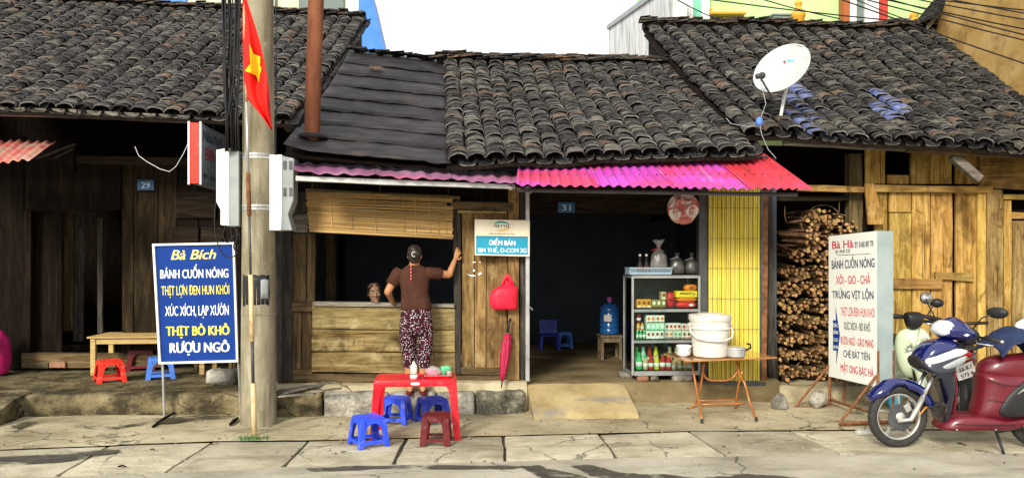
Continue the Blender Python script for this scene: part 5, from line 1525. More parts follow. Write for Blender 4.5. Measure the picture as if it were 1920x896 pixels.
stool('blue plastic stool under the left half of the red table', gnd(742, 790, .005), R(-12), .255, .125, .155, M['blue_plastic'])
stool('darker blue plastic stool under the right half of the red table', gnd(811, 791, .005), R(20), .255, .125, .155, M['deep_blue_plastic'])
stool('maroon plastic stool with straight legs in front of the red table', gnd(818, 830, .008), R(-4), .272, .118, .140, M['maroon_plastic'], 'square')
stool('bright red plastic stool in front of the wooden table on the left platform', gnd(206, 714, .22), R(32), .255, .130, .165, M['orange_red_plastic'])
stool('dark red plastic stool in the shade behind the wooden table', gnd(266, 692, .22), R(15), .275, .145, .180, M['dark_red_plastic'])
stool('blue plastic stool at the post of the blue menu sign', gnd(301, 708, .22), R(20), .26, .135, .17, M['sky_plastic'])
stool('pale blue plastic stool standing alone inside the open doorway', gnd(1057, 652, .30), R(5), .26, .105, .125, M['sky_plastic'])

# wooden table on the left platform
tb = gnd(172, 704, .22)
wt = thing('wooden_table', 'low wooden table on the left platform behind the blue sign', 'table', tb)
x0, x1, y0, y1, zt = tb.x - .02, gnd(366, 706, .22).x + .06, tb.y, tb.y + .58, .715
for k in range(4):
    ya, yb_ = y0 - .03 + (y1 - y0 + .06) * k / 4, y0 - .03 + (y1 - y0 + .06) * (k + 1) / 4
    mb = MB(); mb.box(((x0 + x1) / 2, (ya + yb_) / 2, zt - .012), (x1 - x0 + .06, yb_ - ya - .004, .022)); mb.build('top_board', M['table_wood'], wt, bevel=.003)
for yy in (y0 + .02, y1 - .02):
    mb = MB(); mb.box(((x0 + x1) / 2, yy, zt - .062), (x1 - x0 - .08, .022, .075)); mb.build('apron', M['table_wood'], wt, bevel=.003)
for xx in (x0 + .035, x1 - .035):
    mb = MB(); mb.box((xx, (y0 + y1) / 2, zt - .062), (.022, y1 - y0 - .06, .075)); mb.build('apron', M['table_wood'], wt, bevel=.003)
    for yy in (y0 + .02, y1 - .02):
        mb = MB(); mb.box((xx, yy, (zt - .024 + .22) / 2), (.062, .055, zt - .246)); mb.build('leg', M['table_wood'], wt, bevel=.004)
bn = gnd(385, 696, .22)
bt = thing('wooden_bench', 'small low wooden bench half hidden behind the blue menu sign', 'bench', bn)
mb = MB(); mb.box(bn + V((.10, .1, .30)), (.62, .24, .03)); mb.build('seat', M['frame_rail'], bt, bevel=.003)
for dx in (-.12, .32):
    for dy in (.01, .2):
        mb = MB(); mb.box(bn + V((dx, dy, .14)), (.04, .04, .29)); mb.build('leg', M['frame_wood'], bt, bevel=.003)
mb = MB(); mb.tube([bn + V((-.1, .01, .05)), bn + V((.05, .01, .18))], .014, 4); mb.build('brace', M['frame_wood'], bt)

# red plastic table
fl_, fr_ = gnd(693, 824), gnd(867, 826)
tzz = .567
tl_, tr_ = gnd(700, 713.5, tzz), gnd(856, 711, tzz)
bl_, br_ = gnd(709, 700, tzz), gnd(854, 699, tzz)
rt = thing('plastic_table', 'red plastic table with a sauce bottle and tray, below the woman', 'table', (fl_ + fr_) / 2 + V((0, .2, 0)))
mb = MB()
C4 = [tl_, tr_, br_, bl_]
cen = sum(C4, V()) / 4
def ringz(f, z): return [V((cen.x + (p.x - cen.x) * f, cen.y + (p.y - cen.y) * f, z)) for p in C4]
def rnd4(ps, r, n=5):
    out = []
    for i in range(4):
        a, b, c = ps[i - 1], ps[i], ps[(i + 1) % 4]
        d1, d2 = (a - b).normalized() * r, (c - b).normalized() * r
        for k in range(n):
            t = k / (n - 1); out.append((b + d1) * (1 - t) ** 2 + b * 2 * t * (1 - t) + (b + d2) * t ** 2)
    return out
mb.loft([rnd4(ringz(1.0, tzz - .05), .03), rnd4(ringz(1.0, tzz - .006), .03), rnd4(ringz(.985, tzz), .03), rnd4(ringz(.94, tzz), .03), rnd4(ringz(.93, tzz - .005), .03), rnd4(ringz(.3, tzz - .005), .01)])
mb.build('tabletop', M['red_plastic'], rt, smooth=True, angle=35)
feet = [V((fl_.x, fl_.y, 0)), V((fr_.x - .015, fr_.y, 0)), V((fr_.x - .03, fr_.y + .44, 0)), V((fl_.x + .02, fl_.y + .44, 0))]
sg = [(1, 1), (-1, 1), (-1, -1), (1, -1)]
for P_, Q_, (sx, sy) in zip(C4, feet, sg):
    mb = MB(); rings = []
    for t, w_ in ((0, .15), (.05, .105), (.12, .082), (.3, .070), (1, .056)):
        p = V((P_.x, P_.y, tzz - .03)).lerp(V((Q_.x, Q_.y, .0)), t)
        rings.append([p, p + V((sx * w_, 0, 0)), p + V((sx * w_, sy * .016, 0)), p + V((sx * .018, sy * .018, 0)), p + V((sx * .018, sy * w_ * .9, 0)), p + V((0, sy * w_ * .9, 0))])
    mb.loft(rings); mb.build('leg', M['red_plastic'], rt, bevel=.004)
for a, b in ((tl_, tr_), (bl_, br_)):
    mb = MB(); d = .012 if a is tl_ else -.012
    ps = []
    for i in range(15):
        t = i / 14; u = 2 * t - 1
        ps.append((V((a.x + (b.x - a.x) * t, a.y + (b.y - a.y) * t, tzz - .045)), V((a.x + (b.x - a.x) * t, a.y + (b.y - a.y) * t, tzz - .062 - .045 * abs(u) ** 14))))
    for (p0, q0), (p1, q1) in zip(ps, ps[1:]):
        o_ = V((0, d, 0)); mb.hexa([p0, p1, q1, q0, p0 + o_, p1 + o_, q1 + o_, q0 + o_])
    mb.build('apron', M['red_plastic'], rt)
c = (tl_ + tr_) / 2 + V((0, -.004, -.033)); mb = MB()
mb.prism([c + V((.043 * math.copysign(abs(math.cos(a)) ** .5, math.cos(a)), 0, .013 * math.sin(a))) for a in [2 * PI * i / 20 for i in range(20)]], (0, .004, 0)); stk = mb.build('sticker', M['white'], rt)
text('DUY TÂN', M['ink_navy'], stk, c + V((0, -.001, -.004)), (1, 0, 0), (0, 0, 1), .05, .009, .03)
# sauce bottle
sb = gnd(776, 711, tzz - .005)
t = thing('sauce_bottle', 'white topped sauce bottle standing on the red table', 'bottle', sb)
mb = MB(); mb.lathe([(.033, 0), (.035, .006), (.035, .055), (.032, .062)], sb, 16); mb.build('body', plain('sauce_pink', (.62, .14, .12), .35), t, smooth=True, angle=40)
mb = MB(); mb.lathe([(.031, .06), (.032, .075), (.033, .115), (.028, .137), (.014, .152), (.012, .17), (.004, .172)], sb, 16); mb.build('cap', M['cream'], t, smooth=True, angle=50)
mb = MB(); mb.lathe([(.0358, .012), (.0358, .045)], sb, 16); mb.build('label', M['white'], t, smooth=True)
# tray and what stands on it
tc = gnd(822, 706, tzz - .004)
t = thing('tray', 'small red tray on the right of the red table', 'tray', tc)
mb = MB(); mb.loft([[tc + V((sx * a, sy * b, z)) for sx, sy in ((-1, -1), (1, -1), (1, 1), (-1, 1))] for a, b, z in ((.10, .08, 0), (.128, .10, .025), (.122, .095, .025), (.098, .078, .006))]); mb.build('dish', M['red_plastic'], t, bevel=.004)
mb = MB(); r0 = [tc + V((sx * .129, sy * .101, .0245)) for sx, sy in ((-1, -1), (1, -1), (1, 1), (-1, 1))]; mb.tube(r0 + [r0[0]], .004, 5); mb.build('rim', M['silver'], t)
def lumpy(name, c, r, mat, amp=.3, fr=18, parent=None, seg=18, rg=12, label=None):
    mb = MB(); mb.ball(c, r, seg, rg); c = V(c)
    for i, p in enumerate(mb.v):
        d = p - c; mb.v[i] = c + d * (1 + amp * noise.noise(p * fr) + amp * .5 * noise.noise(p * fr * 2.3))
    return mb.build(name, mat, parent, smooth=True)
bgc = tc + V((-.045, .0, .055))
t = thing('plastic_bag', 'crumpled clear plastic bag of pink sweets on the red tray', 'bag', tc + V((-.05, 0, .02)))
for i in range(12):
    mb = MB(); mb.ball(bgc + V((random.uniform(-.05, .05), random.uniform(-.03, .03), random.uniform(-.03, .01))), (.022, .018, .016), 7, 5); mb.build('sweet', plain('sweet_pink', (.72, .10, .22), .3) if i == 0 else bpy.data.materials['sweet_pink'], t, smooth=True)
lumpy('film', bgc, (.075, .055, .05), M['film'], .35, 22, t)
t = thing('cup', 'green plastic cup lying on the red tray', 'cup', tc + V((.055, .02, .02)))
mb = MB(); mb.lathe([(.024, 0), (.032, .06), (.034, .085), (.031, .085), (.029, .06), (.02, .006)], tc + V((.055, .02, .012)), 14); mb.build('body', plain('cup_green', (.10, .52, .26), .3), t, smooth=True)
mb = MB(); pc = tc + V((.055, .02, .05)); mb.tube([pc + V((.02, 0, .035)), pc + V((.06, -.02, .02))], [.03, .018], 10); mb.build('lid', bpy.data.materials['cup_green'], t, smooth=True)
t = thing('glass_cup', 'small clear glass at the right end of the red tray', 'glass', tc + V((.10, 0, .01)))
mb = MB(); mb.lathe([(.02, 0), (.026, .055), (.024, .055), (.018, .004)], tc + V((.10, -.01, .01)), 12); mb.build('wall', M['film'], t, smooth=True)

# red carrier bag and umbrella on the plank door
hk = at(952, 520, 8.98)
t = thing('carrier_bag', 'bright red carrier bag hanging on the plank wall below the shop sign', 'bag', at(945, 578, 8.98))
mb = MB(); rings = []
for px0, px1, Yp, d in ((948, 957, 527, .012), (943, 962, 533, .022), (932, 969, 538, .045), (923, 971, 544, .058), (919, 970.5, 554, .065), (918, 970, 564, .07), (919.5, 969.5, 571, .068), (921, 969, 576, .062), (925, 968, 579.5, .045)):
    a, b = at(px0, Yp, 8.96), at(px1, Yp, 8.96); c = (a + b) / 2; ring = []
    for i in range(20):
        an = 2 * PI * i / 20; p = c + V(((b.x - a.x) / 2 * math.copysign(abs(math.cos(an)) ** .8, math.cos(an)), d * math.sin(an), 0))
        p += V((0, .016 * noise.noise(p * 16) + .008 * math.sin(an * 9 + p.z * 14), .008 * noise.noise(p * 22))); ring.append(p)
    rings.append(ring)
mb.loft(rings); mb.build('sack', M['bag_red'], t, smooth=True)
for hx, hy in ((0, 8.93), (4, 8.97)):
    mb = MB(); mb.tube([at(940 + hx, 541, hy), at(944 + hx, 528, hy), at(950 + hx * .5, 514, 8.98), at(956 + hx, 527, hy), at(960 + hx, 541, hy)], .014, 6, flat=.35); mb.build('handle', M['bag_red'], t, smooth=True)
u0, u1 = at(955, 597, 8.97), at(940, 727, 8.80)
ut = thing('umbrella', 'closed crimson umbrella leaning against the plank wall', 'umbrella', u1)
ux = (u1 - u0)
mb = MB(); rings = []; q = ux.to_track_quat('Z', 'Y').to_matrix()
for t_, r in ((.22, .022), (.25, .036), (.30, .034), (.36, .044), (.5, .050), (.64, .043), (.78, .030), (.90, .014)):
    c = u0 + ux * t_; rings.append([c + q @ V(((r * (1 + .22 * math.cos(8 * a + t_ * 5))) * math.cos(a), (r * (1 + .22 * math.cos(8 * a + t_ * 5))) * math.sin(a), 0)) for a in [2 * PI * i / 32 for i in range(32)]])
mb.loft(rings); mb.build('canopy', M['umbrella'], ut, smooth=True)
mb = MB(); mb.tube([u0 + ux * .2, u0 + ux * .99], .006, 6); mb.build('shaft', M['steel'], ut)
mb = MB(); mb.tube([u0 + V((.015, 0, 0)), u0 + ux * .08, u0 + ux * .21], [.013, .015, .013], 8); mb.build('grip', M['black'], ut, smooth=True)
mb = MB(); mb.tube([u0 + ux * .88, u0 + ux * 1.0], [.011, .006], 8); mb.build('ferrule', M['dark_steel'], ut, smooth=True)
mb = MB(); c = u0 + ux * .285; mb.lathe([(.038, -.008), (.041, 0), (.038, .008)], c, 14, q); mb.build('tie_strap', M['ink_red'], ut)
# paper scraps torn on the door
for pp in ([(872, 512), (880, 515), (888, 515), (893, 518), (884, 518.5)], [(895, 514), (901, 510), (904, 513), (899, 516)], [(886, 507), (889, 504), (891, 508), (888, 510)], [(885, 491.5), (890, 490), (893, 491.5), (888, 493)], [(897, 491), (902, 490), (901, 493)]):
    q = [at(x, y, YM - .017) for x, y in pp]
    mb = MB(); mb.prism(q, (0, .002, 0)); o = mb.build('paper_scrap', M['white'], hm)

# ------------------------------------------------------------------ inside the doorway
jb = gnd(1143, 672, .30)
st = thing('wooden_stool', 'worn wooden stool carrying the blue water bottle', 'stool', jb)
mb = MB(); mb.box(jb + V((0, .0, .325)), (.31, .31, .03)); mb.build('seat', M['old_stool_wood'], st, bevel=.004)
for sx in (-1, 1):
    for sy in (-1, 1):
        mb = MB(); mb.box(jb + V((sx * .125, sy * .125, .155)), (.04, .04, .31)); mb.build('leg', M['old_stool_wood'], st, bevel=.003)
    mb = MB(); mb.box(jb + V((0, sx * .128, .27)), (.21, .02, .06)); mb.build('apron', M['old_stool_wood'], st)
    mb = MB(); mb.box(jb + V((sx * .128, 0, .09)), (.02, .21, .03)); mb.build('stretcher', M['old_stool_wood'], st)
wb_ = jb + V((0, 0, .34))
wt_ = thing('water_bottle', 'large blue water bottle with a pink cap on the wooden stool', 'bottle', wb_)
mb = MB(); prof = [(.11, 0), (.135, .015)]
for k in range(4):
    z = .03 + k * .075; prof += [(.138, z), (.138, z + .05), (.130, z + .06), (.130, z + .066)]
prof += [(.138, .335), (.135, .36), (.11, .40), (.06, .43), (.03, .44), (.028, .47)]
mb.lathe(prof, wb_, 24); mb.build('body', M['blue_bottle'], wt_, smooth=True, angle=40)
mb = MB(); mb.lathe([(.034, .455), (.036, .50), (.03, .515)], wb_, 14); mb.build('cap', plain('cap_pink', (.55, .12, .42), .4), wt_, smooth=True, angle=40)
mb = MB(); mb.loft([[wb_ + V((.1395 * math.cos(a), .1395 * math.sin(a), z)) for a in [R(-135 + 45 * i / 6) for i in range(7)]] for z in (.19, .28)], closed=False, caps=False); mb.build('label', M['white'], wt_, solid=.001)
c = gnd(1030, 655, .30)
t = thing('plastic_chair', 'blue plastic child chair in the dim back of the shop', 'chair', c)
mb = MB(); mb.box(c + V((0, 0, .22)), (.28, .26, .025)); mb.build('seat', M['deep_blue_plastic'], t, bevel=.008)
for sx in (-1, 1):
    for sy in (-1, 1):
        mb = MB(); mb.tube([c + V((sx * .12, sy * .11, .21)), c + V((sx * .14, sy * .13, 0))], .02, 6); mb.build('leg', M['deep_blue_plastic'], t)
mb = MB(); mb.box(c + V((0, .13, .34)), (.28, .025, .22), (-.12, 0, 0)); mb.build('backrest', M['deep_blue_plastic'], t, bevel=.008)
c = gnd(1035, 640, .30) 
t = thing('water_dispenser', 'pale water container on a stand deep inside the shop', 'container', V((c.x, 13.4, .3)))
mb = MB(); cc = at(1035, 606, 13.4); mb.lathe([(.12, 0), (.125, .02), (.125, .28), (.10, .34), (.04, .36)], cc, 18); mb.build('tank', M['box_grey'], t, smooth=True, angle=45)
mb = MB(); mb.box((cc.x, cc.y, (.3 + cc.z) / 2), (.34, .3, cc.z - .3)); mb.build('stand', M['dark_wood'], t)
t = thing('cupboard', 'dim glass fronted cupboard against the back wall of the shop', 'cupboard', at(1045, 640, 13.9))
pa, pb = at(1018, 480, 13.9), at(1072, 640, 13.9)
mb = MB(); mb.box(((pa.x + pb.x) / 2, 14.0, (pa.z + .3) / 2), (pb.x - pa.x, .2, pa.z - .3)); mb.build('carcass', M['dark_wood'], t)
for y0_, y1_ in ((487, 521), (526, 549)):
    for x0_, x1_ in ((1008, 1017), (1022, 1042), (1044, 1066)):
        mb = MB(); bx(mb, x0_, y0_, x1_, y1_, 13.86, .03); mb.build('pane', M['white'], t)
c = gnd(1000, 640, .30)
t = thing('side_table', 'small dark wooden table behind the door post inside the shop', 'table', c)
mb = MB(); mb.box(c + V((-.05, .1, .36)), (.5, .4, .03)); mb.build('top', M['old_stool_wood'], t)
for sx in (-.25, .14):
    for sy in (-.05, .26):
        mb = MB(); mb.box(c + V((sx, sy, .17)), (.04, .04, .34)); mb.build('leg', M['old_stool_wood'], t)

# ------------------------------------------------------------------ the glass cabinet
CY = 9.04
c0, c1 = at(1184, 703, CY), at(1313, 517, CY)
cx0, cx1, cz0, cz1, cyb = c0.x, c1.x, c0.z, c1.z, CY + .44
cab = thing('display_cabinet', 'aluminium framed glass display cabinet of snacks in the doorway', 'cabinet', ((cx0 + cx1) / 2, CY + .2, .30))
def cbar(a, b, w_=.026, nm='frame_bar'):
    a, b = V(a), V(b); d = b - a; mb = MB(); mb.box((a + b) / 2, (max(abs(d.x), w_), max(abs(d.y), w_), max(abs(d.z), w_))); mb.build(nm, M['alu'], cab, bevel=.003)
for xx in (cx0 + .013, cx1 - .013):
    for yy in (CY, cyb): cbar((xx, yy, cz0), (xx, yy, cz1))
s1_, s2_ = at(1250, 580, CY).z, at(1250, 638, CY).z
for zz in (cz0 + .02, cz1 - .012):
    for yy in (CY, cyb): cbar((cx0 + .027, yy, zz), (cx1 - .027, yy, zz), .03 if zz > 1 else .05)
    for xx in (cx0 + .013, cx1 - .013): cbar((xx, CY + .02, zz), (xx, cyb - .02, zz))
for zz in (cz0 + .03, s2_, s1_):
    mb = MB(); mb.box(((cx0 + cx1) / 2, (CY + cyb) / 2, zz - .008), (cx1 - cx0 - .03, .41, .012)); mb.build('shelf', M['alu'], cab)
    mb = MB(); mb.box(((cx0 + cx1) / 2, CY + .005, zz - .012), (cx1 - cx0 - .055, .02, .03)); mb.build('shelf_lip', M['alu'], cab)
mb = MB(); mb.box(((cx0 + cx1) / 2, (CY + cyb) / 2, cz1 + .006), (cx1 - cx0, cyb - CY + .03, .012)); mb.build('top', M['dark_steel'], cab)
mb = MB(); mb.box(((cx0 + cx1) / 2, cyb + .01, (cz0 + cz1) / 2), (cx1 - cx0, .008, cz1 - cz0)); mb.build('back', M['dark_steel'], cab)
mb = MB(); mb.box((cx0 + .012, (CY + cyb) / 2, (cz0 + cz1) / 2), (.005, cyb - CY - .03, cz1 - cz0 - .06)); mb.build('side_glass', M['pane'], cab)
mb = MB(); mb.box((cx1 - .012, (CY + cyb) / 2, (cz0 + cz1) / 2), (.005, cyb - CY - .03, cz1 - cz0 - .06)); mb.build('side_glass', M['pane'], cab)
for i, (px0, px1, m) in enumerate(((1172, 1198, 'stone'), (1196, 1217, 'brick'), (1220, 1236, 'mossy_stone'), (1262, 1300, 'stone'))):
    a, b = at(px0, 704, CY - .02), at(px1, 716, CY - .02)
    z1_ = cz0 - .004
    o = rough('brick', ((a.x + b.x) / 2, CY + (.06 if i else .3), (.30 + z1_) / 2), (b.x - a.x, .16, z1_ - .30), M[m], None, (4, 3, 2), .006, .012, 9)
    tag(o, ('grey stone block under the back left foot of the display cabinet', 'red brick propping up the display cabinet', 'dark stone under the middle of the display cabinet', 'pale stone under the right foot of the display cabinet')[i], 'brick' if i == 1 else 'stone')
GY = CY + .035
def pm(nm, c, **k):
    if nm not in M: M[nm] = plain(nm, c, k.pop('rough', .4), **k)
    return M[nm]
pm('p_orange', (.80, .34, .04)); pm('p_olive', (.30, .26, .08)); pm('p_red', (.66, .03, .03)); pm('p_orange2', (.80, .20, .02)); pm('p_yellow', (.86, .60, .03))
pm('p_mint', (.42, .74, .56)); pm('p_white', (.82, .80, .76)); pm('p_green', (.06, .40, .12)); pm('p_brown', (.24, .09, .04)); pm('p_jamred', (.42, .03, .015)); pm('p_lime', (.62, .62, .04)); pm('p_beige', (.58, .42, .22)); pm('p_dkred', (.22, .015, .03))
def pack(label, px0, py0, px1, py1, n, mat, mark, dep=.10, name='juice_pack', part='carton', tilt=0):
    a, b = at(px0, py0, GY), at(px1, py1, GY)
    t = thing(name, label, 'packet', ((a.x + b.x) / 2, GY, b.z), 'drink cartons in the cabinet')
    w_ = (b.x - a.x) / n
    for k in range(n):
        x = a.x + w_ * (k + .5)
        mb = MB(); mb.box((x, GY + dep / 2 + random.uniform(0, .006), (a.z + b.z) / 2), (w_ - .003, dep, a.z - b.z - .002)); p = mb.build(part, mat, t, bevel=.002)
        if mark:
            h_ = a.z - b.z
            mb = MB(); yy = GY - .0025
            mb.prism([V((x + w_ * .30 * math.cos(q), yy, (a.z + b.z) / 2 + h_ * .10 + h_ * .22 * math.sin(q))) for q in [2 * PI * i / 10 for i in range(10)]], (0, .002, 0)); mb.build('print', M[mark[0]], p)
            mb = MB(); mb.box((x, yy + .001, b.z + h_ * .16), (w_ * .8, .002, h_ * .14)); mb.build('print', M[mark[1]], p)
    return t
pack('row of orange cartons at the left of the cabinet top shelf', 1194, 561, 1221, 577, 3, M['p_orange'], ('p_brown', 'p_white'))
pack('row of olive cartons in the middle of the cabinet top shelf', 1222, 562, 1249, 577, 3, M['p_olive'], ('p_white', 'p_brown'))
pack('single small carton stacked on the olive cartons', 1240, 547, 1249.5, 561.5, 1, M['p_beige'], ('p_brown', 'p_white'))
pack('row of orange and white cartons topmost in the tall stack on the middle shelf', 1212, 591, 1246, 606, 4, M['p_white'], ('p_orange2', 'p_brown'))
pack('row of mint green cartons in the middle of the tall stack', 1212, 606.3, 1246, 620, 4, M['p_mint'], ('p_white', 'p_green'))
pack('row of white cartons at the bottom of the tall stack', 1212, 620.3, 1245, 635, 4, M['p_white'], ('p_brown', 'p_white'))
pack('row of white cartons on the upper level right of the tall stack', 1247, 606, 1277, 620, 4, M['p_white'], ('p_red', 'p_beige'))
pack('pair of red printed cartons on the upper level by the bucket', 1278, 607, 1296, 620, 2, M['p_white'], ('p_red', 'p_orange2'))
pack('pair of brown printed cartons on the lower level right of the tall stack', 1247, 620.3, 1262, 635, 2, M['p_white'], ('p_orange2', 'p_brown'))
pack('pair of green printed cartons on the lower level of the middle shelf', 1263, 620.3, 1278, 635, 2, M['p_white'], ('p_green', 'p_brown'))
pack('pair of cartons at the lower right of the middle shelf beside the bucket', 1279, 620.3, 1296, 635, 2, M['p_white'], ('p_brown', 'p_red'))
def pillowpack(label, px0, py0, px1, py1, mat, mark=None, name='snack_packet', dep=.1):
    a, b = at(px0, py0, GY), at(px1, py1, GY); c = V(((a.x + b.x) / 2, GY + dep / 2, (a.z + b.z) / 2))
    t = thing(name, label, 'packet', (c.x, c.y, b.z), 'snack packets in the cabinet')
    mb = MB(); rings = []
    for u in (-1, -.92, -.7, 0, .7, .92, 1):
        f = {1: .25, .92: .45, .7: .9, 0: 1}[abs(u)]
        rings.append([c + V((u * (b.x - a.x) / 2, -dep / 2 * f * math.copysign(abs(math.cos(q)) ** .7, math.cos(q)), (a.z - b.z) / 2 * f * math.copysign(abs(math.sin(q)) ** .7, math.sin(q)) + .003 * noise.noise(V((u * 9, q, px0))))) for q in [2 * PI * i / 14 for i in range(14)]])
    mb.loft(rings); p = mb.build('bag', mat, t, smooth=True)
    if mark:
        mb = MB(); mb.prism([c + V(((b.x - a.x) * mark[1] + .028 * math.cos(q), -dep / 2 - .0035, .016 * math.sin(q))) for q in [2 * PI * i / 12 for i in range(12)]], (0, .003, 0)); mb.build('print', M[mark[0]], t)
    return t
pillowpack('red snack packet lying at the bottom right of the cabinet top shelf', 1268, 565.5, 1308, 577.5, M['p_red'], ('p_white', .2))
pillowpack('orange snack packet lying on the red packet', 1269, 556.5, 1309, 566, M['p_orange2'])
pillowpack('crinkled orange packet topmost on the yellow box', 1284, 533, 1309, 546, M['p_orange2'], ('p_brown', 0))
pillowpack('upright dark red packet left of the yellow box', 1250, 547, 1266.5, 577, M['p_red'], ('p_dkred', 0))
a, b = at(1267.5, 545.5, GY), at(1307, 557, GY)
t = thing('biscuit_box', 'yellow biscuit box with upside down lettering on the cabinet top shelf', 'box', ((a.x + b.x) / 2, GY, b.z))
mb = MB(); mb.box(((a.x + b.x) / 2, GY + .05, (a.z + b.z) / 2), (b.x - a.x, .11, a.z - b.z)); mb.build('carton', M['p_yellow'], t, bevel=.002)
text('Custas', M['ink_black'], t, ((a.x + b.x) / 2 + .01, GY - .006, (a.z + b.z) / 2 + .018), (-1, 0, 0), (0, 0, -1), (b.x - a.x) * .72, .034, .05)
# jars and bottles
def jar(label, px0, py0, px1, py1, mat, lid='p_beige', y=0.0, name='jar', neck=.7):
    a, b = at(px0, py0, GY), at(px1, py1, GY); r = (b.x - a.x) / 2 * .94; c = V(((a.x + b.x) / 2, GY + r + y, b.z)); h_ = a.z - b.z
    t = thing(name, label, 'jar' if name == 'jar' else 'bottle', c, 'jars and bottles in the cabinet')
    mb = MB(); mb.lathe([(r * .9, 0), (r, h_ * .05), (r, h_ * .62), (r * neck, h_ * .80), (r * neck, h_ * .84)], c, 12); mb.build('body', mat, t, smooth=True, angle=45)
    mb = MB(); mb.lathe([(r * neck * 1.1, h_ * .84), (r * neck * 1.12, h_ * .98), (r * neck * .9, h_)], c, 12); mb.build('lid', M[lid], t, smooth=True, angle=45)
    mb = MB(); mb.lathe([(r * 1.015, h_ * .18), (r * 1.015, h_ * .46)], c, 12); mb.build('label', M['p_white' if px0 % 2 else 'p_beige'], t, smooth=True)
bs = 692.5
jar('green bottle at the far left of the cabinet bottom shelf', 1193, 661, 1206, bs, M['p_green'], 'p_green', 0, 'bottle', .4)
jar('beige jar second from the left on the bottom shelf', 1206.5, 667, 1216, bs, M['p_beige'], 'p_green')
jar('first dark red jar on the bottom shelf left of the yellow one', 1216.5, 666, 1227, bs, M['p_jamred'], 'p_jamred')
jar('yellow green jar on the cabinet bottom shelf', 1227.5, 666, 1238, bs, M['p_lime'], 'p_beige')
jar('dark red jar just right of the yellow green jar', 1238.5, 664, 1249, bs, M['p_jamred'], 'p_brown')
jar('brighter red jar in the middle of the bottom shelf', 1249.5, 665, 1260, bs, M['p_red'], 'p_orange2')
jar('first short amber jar on the bottom shelf', 1260.5, 675, 1270, bs, M['p_beige'])
jar('second short amber jar on the bottom shelf', 1271, 675, 1280, bs, M['p_beige'])
jar('third short amber jar on the bottom shelf', 1281, 675, 1290, bs, M['p_orange'])
jar('last short amber jar behind the folding table leg', 1291.5, 675, 1300, bs, M['p_beige'])
for k, (x, m) in enumerate(((1195, 'p_green'), (1207, 'p_mint'), (1219, 'p_jamred'), (1231, 'p_lime'), (1257, 'p_beige'), (1270, 'p_beige'))):
    jar(('tall green bottle at the back of the bottom shelf', 'tall pale green bottle at the back of the bottom shelf', 'tall red jar at the back of the bottom shelf', 'tall lime jar at the back of the bottom shelf', 'first tall beige jar at the back behind the plates', 'second tall beige jar at the back behind the plates')[k], x, 652, x + 10, 689, M[m], 'p_white' if k > 3 else m, .12, 'jar', .6)
jar('dark red jar stacked highest at the left of the middle shelf', 1195, 587, 1203.5, 604, M['p_dkred'], 'p_dkred', .02)
for k in range(2): jar(('left brown jar in the middle row on the middle shelf', 'right brown jar in the middle row on the middle shelf')[k], 1194 + 7.5 * k, 604, 1201 + 7.5 * k, 619, M['p_orange'], 'p_brown')
for k in range(3): jar(('left green bottle on the middle shelf', 'centre green bottle on the middle shelf', 'right green bottle on the middle shelf')[k], 1193 + 6.2 * k, 619, 1199 + 6.2 * k, 635, M['p_green'], 'p_mint', 0, 'bottle', .5)
# on top of the cabinet
zt_ = cz1 + .013
a, b = at(1181, 502, CY), at(1261, 516, CY)
t = thing('basket_tray', 'blue grey plastic basket tray on top of the display cabinet', 'basket', ((a.x + b.x) / 2, CY + .12, zt_))
pm('basket', (.26, .36, .44)); hb = .075
mb = MB(); mb.box(((a.x + b.x) / 2, CY + .14, zt_ + .006), (b.x - a.x - .04, .28, .01)); mb.build('base', M['basket'], t)
for yy in (CY + .005, CY + .275):
    mb = MB(); mb.box(((a.x + b.x) / 2, yy, zt_ + hb), (b.x - a.x, .02, .016)); mb.box(((a.x + b.x) / 2, yy, zt_ + .02), (b.x - a.x - .03, .012, .02))
    mb.build('rim', M['basket'], t)
    mb = MB()
    for k in range(26):
        mb.box((a.x + .03 + (b.x - a.x - .06) * k / 25, yy, zt_ + .045), (.007, .008, .05))
    o = mb.build('lattice', M['basket'], t); o['kind'] = 'stuff'
for xx in (a.x + .01, b.x - .01):
    mb = MB(); mb.box((xx, CY + .14, zt_ + hb * .55), (.02, .25, hb * 1.1)); mb.build('end', M['basket'], t, bevel=.004)
def bot(label, px, y0_, mat, r=.032):
    c = at(px, y0_, CY + .14); c.z = zt_ + .012; h_ = .2
    t = thing('bottle', label, 'bottle', c, 'dark bottles in the basket tray')
    mb = MB(); mb.lathe([(r, 0), (r, .11), (r * .5, .15), (r * .36, .16), (r * .36, h_)], c, 12); mb.build('body', mat, t, smooth=True, angle=45)
    mb = MB(); mb.lathe([(r * .44, h_), (r * .46, h_ + .022), (r * .3, h_ + .025)], c, 10); mb.build('cap', M['p_white'], t, smooth=True, angle=45)
    mb = MB(); mb.lathe([(r * 1.02, .03), (r * 1.02, .08)], c, 12); mb.build('label', M['p_brown'], t, smooth=True)
bot('dark bottle at the left end of the basket tray', 1200, 502, M['ink_black']); bot('dark bottle second from the left in the basket tray', 1212, 502, M['ink_black'])
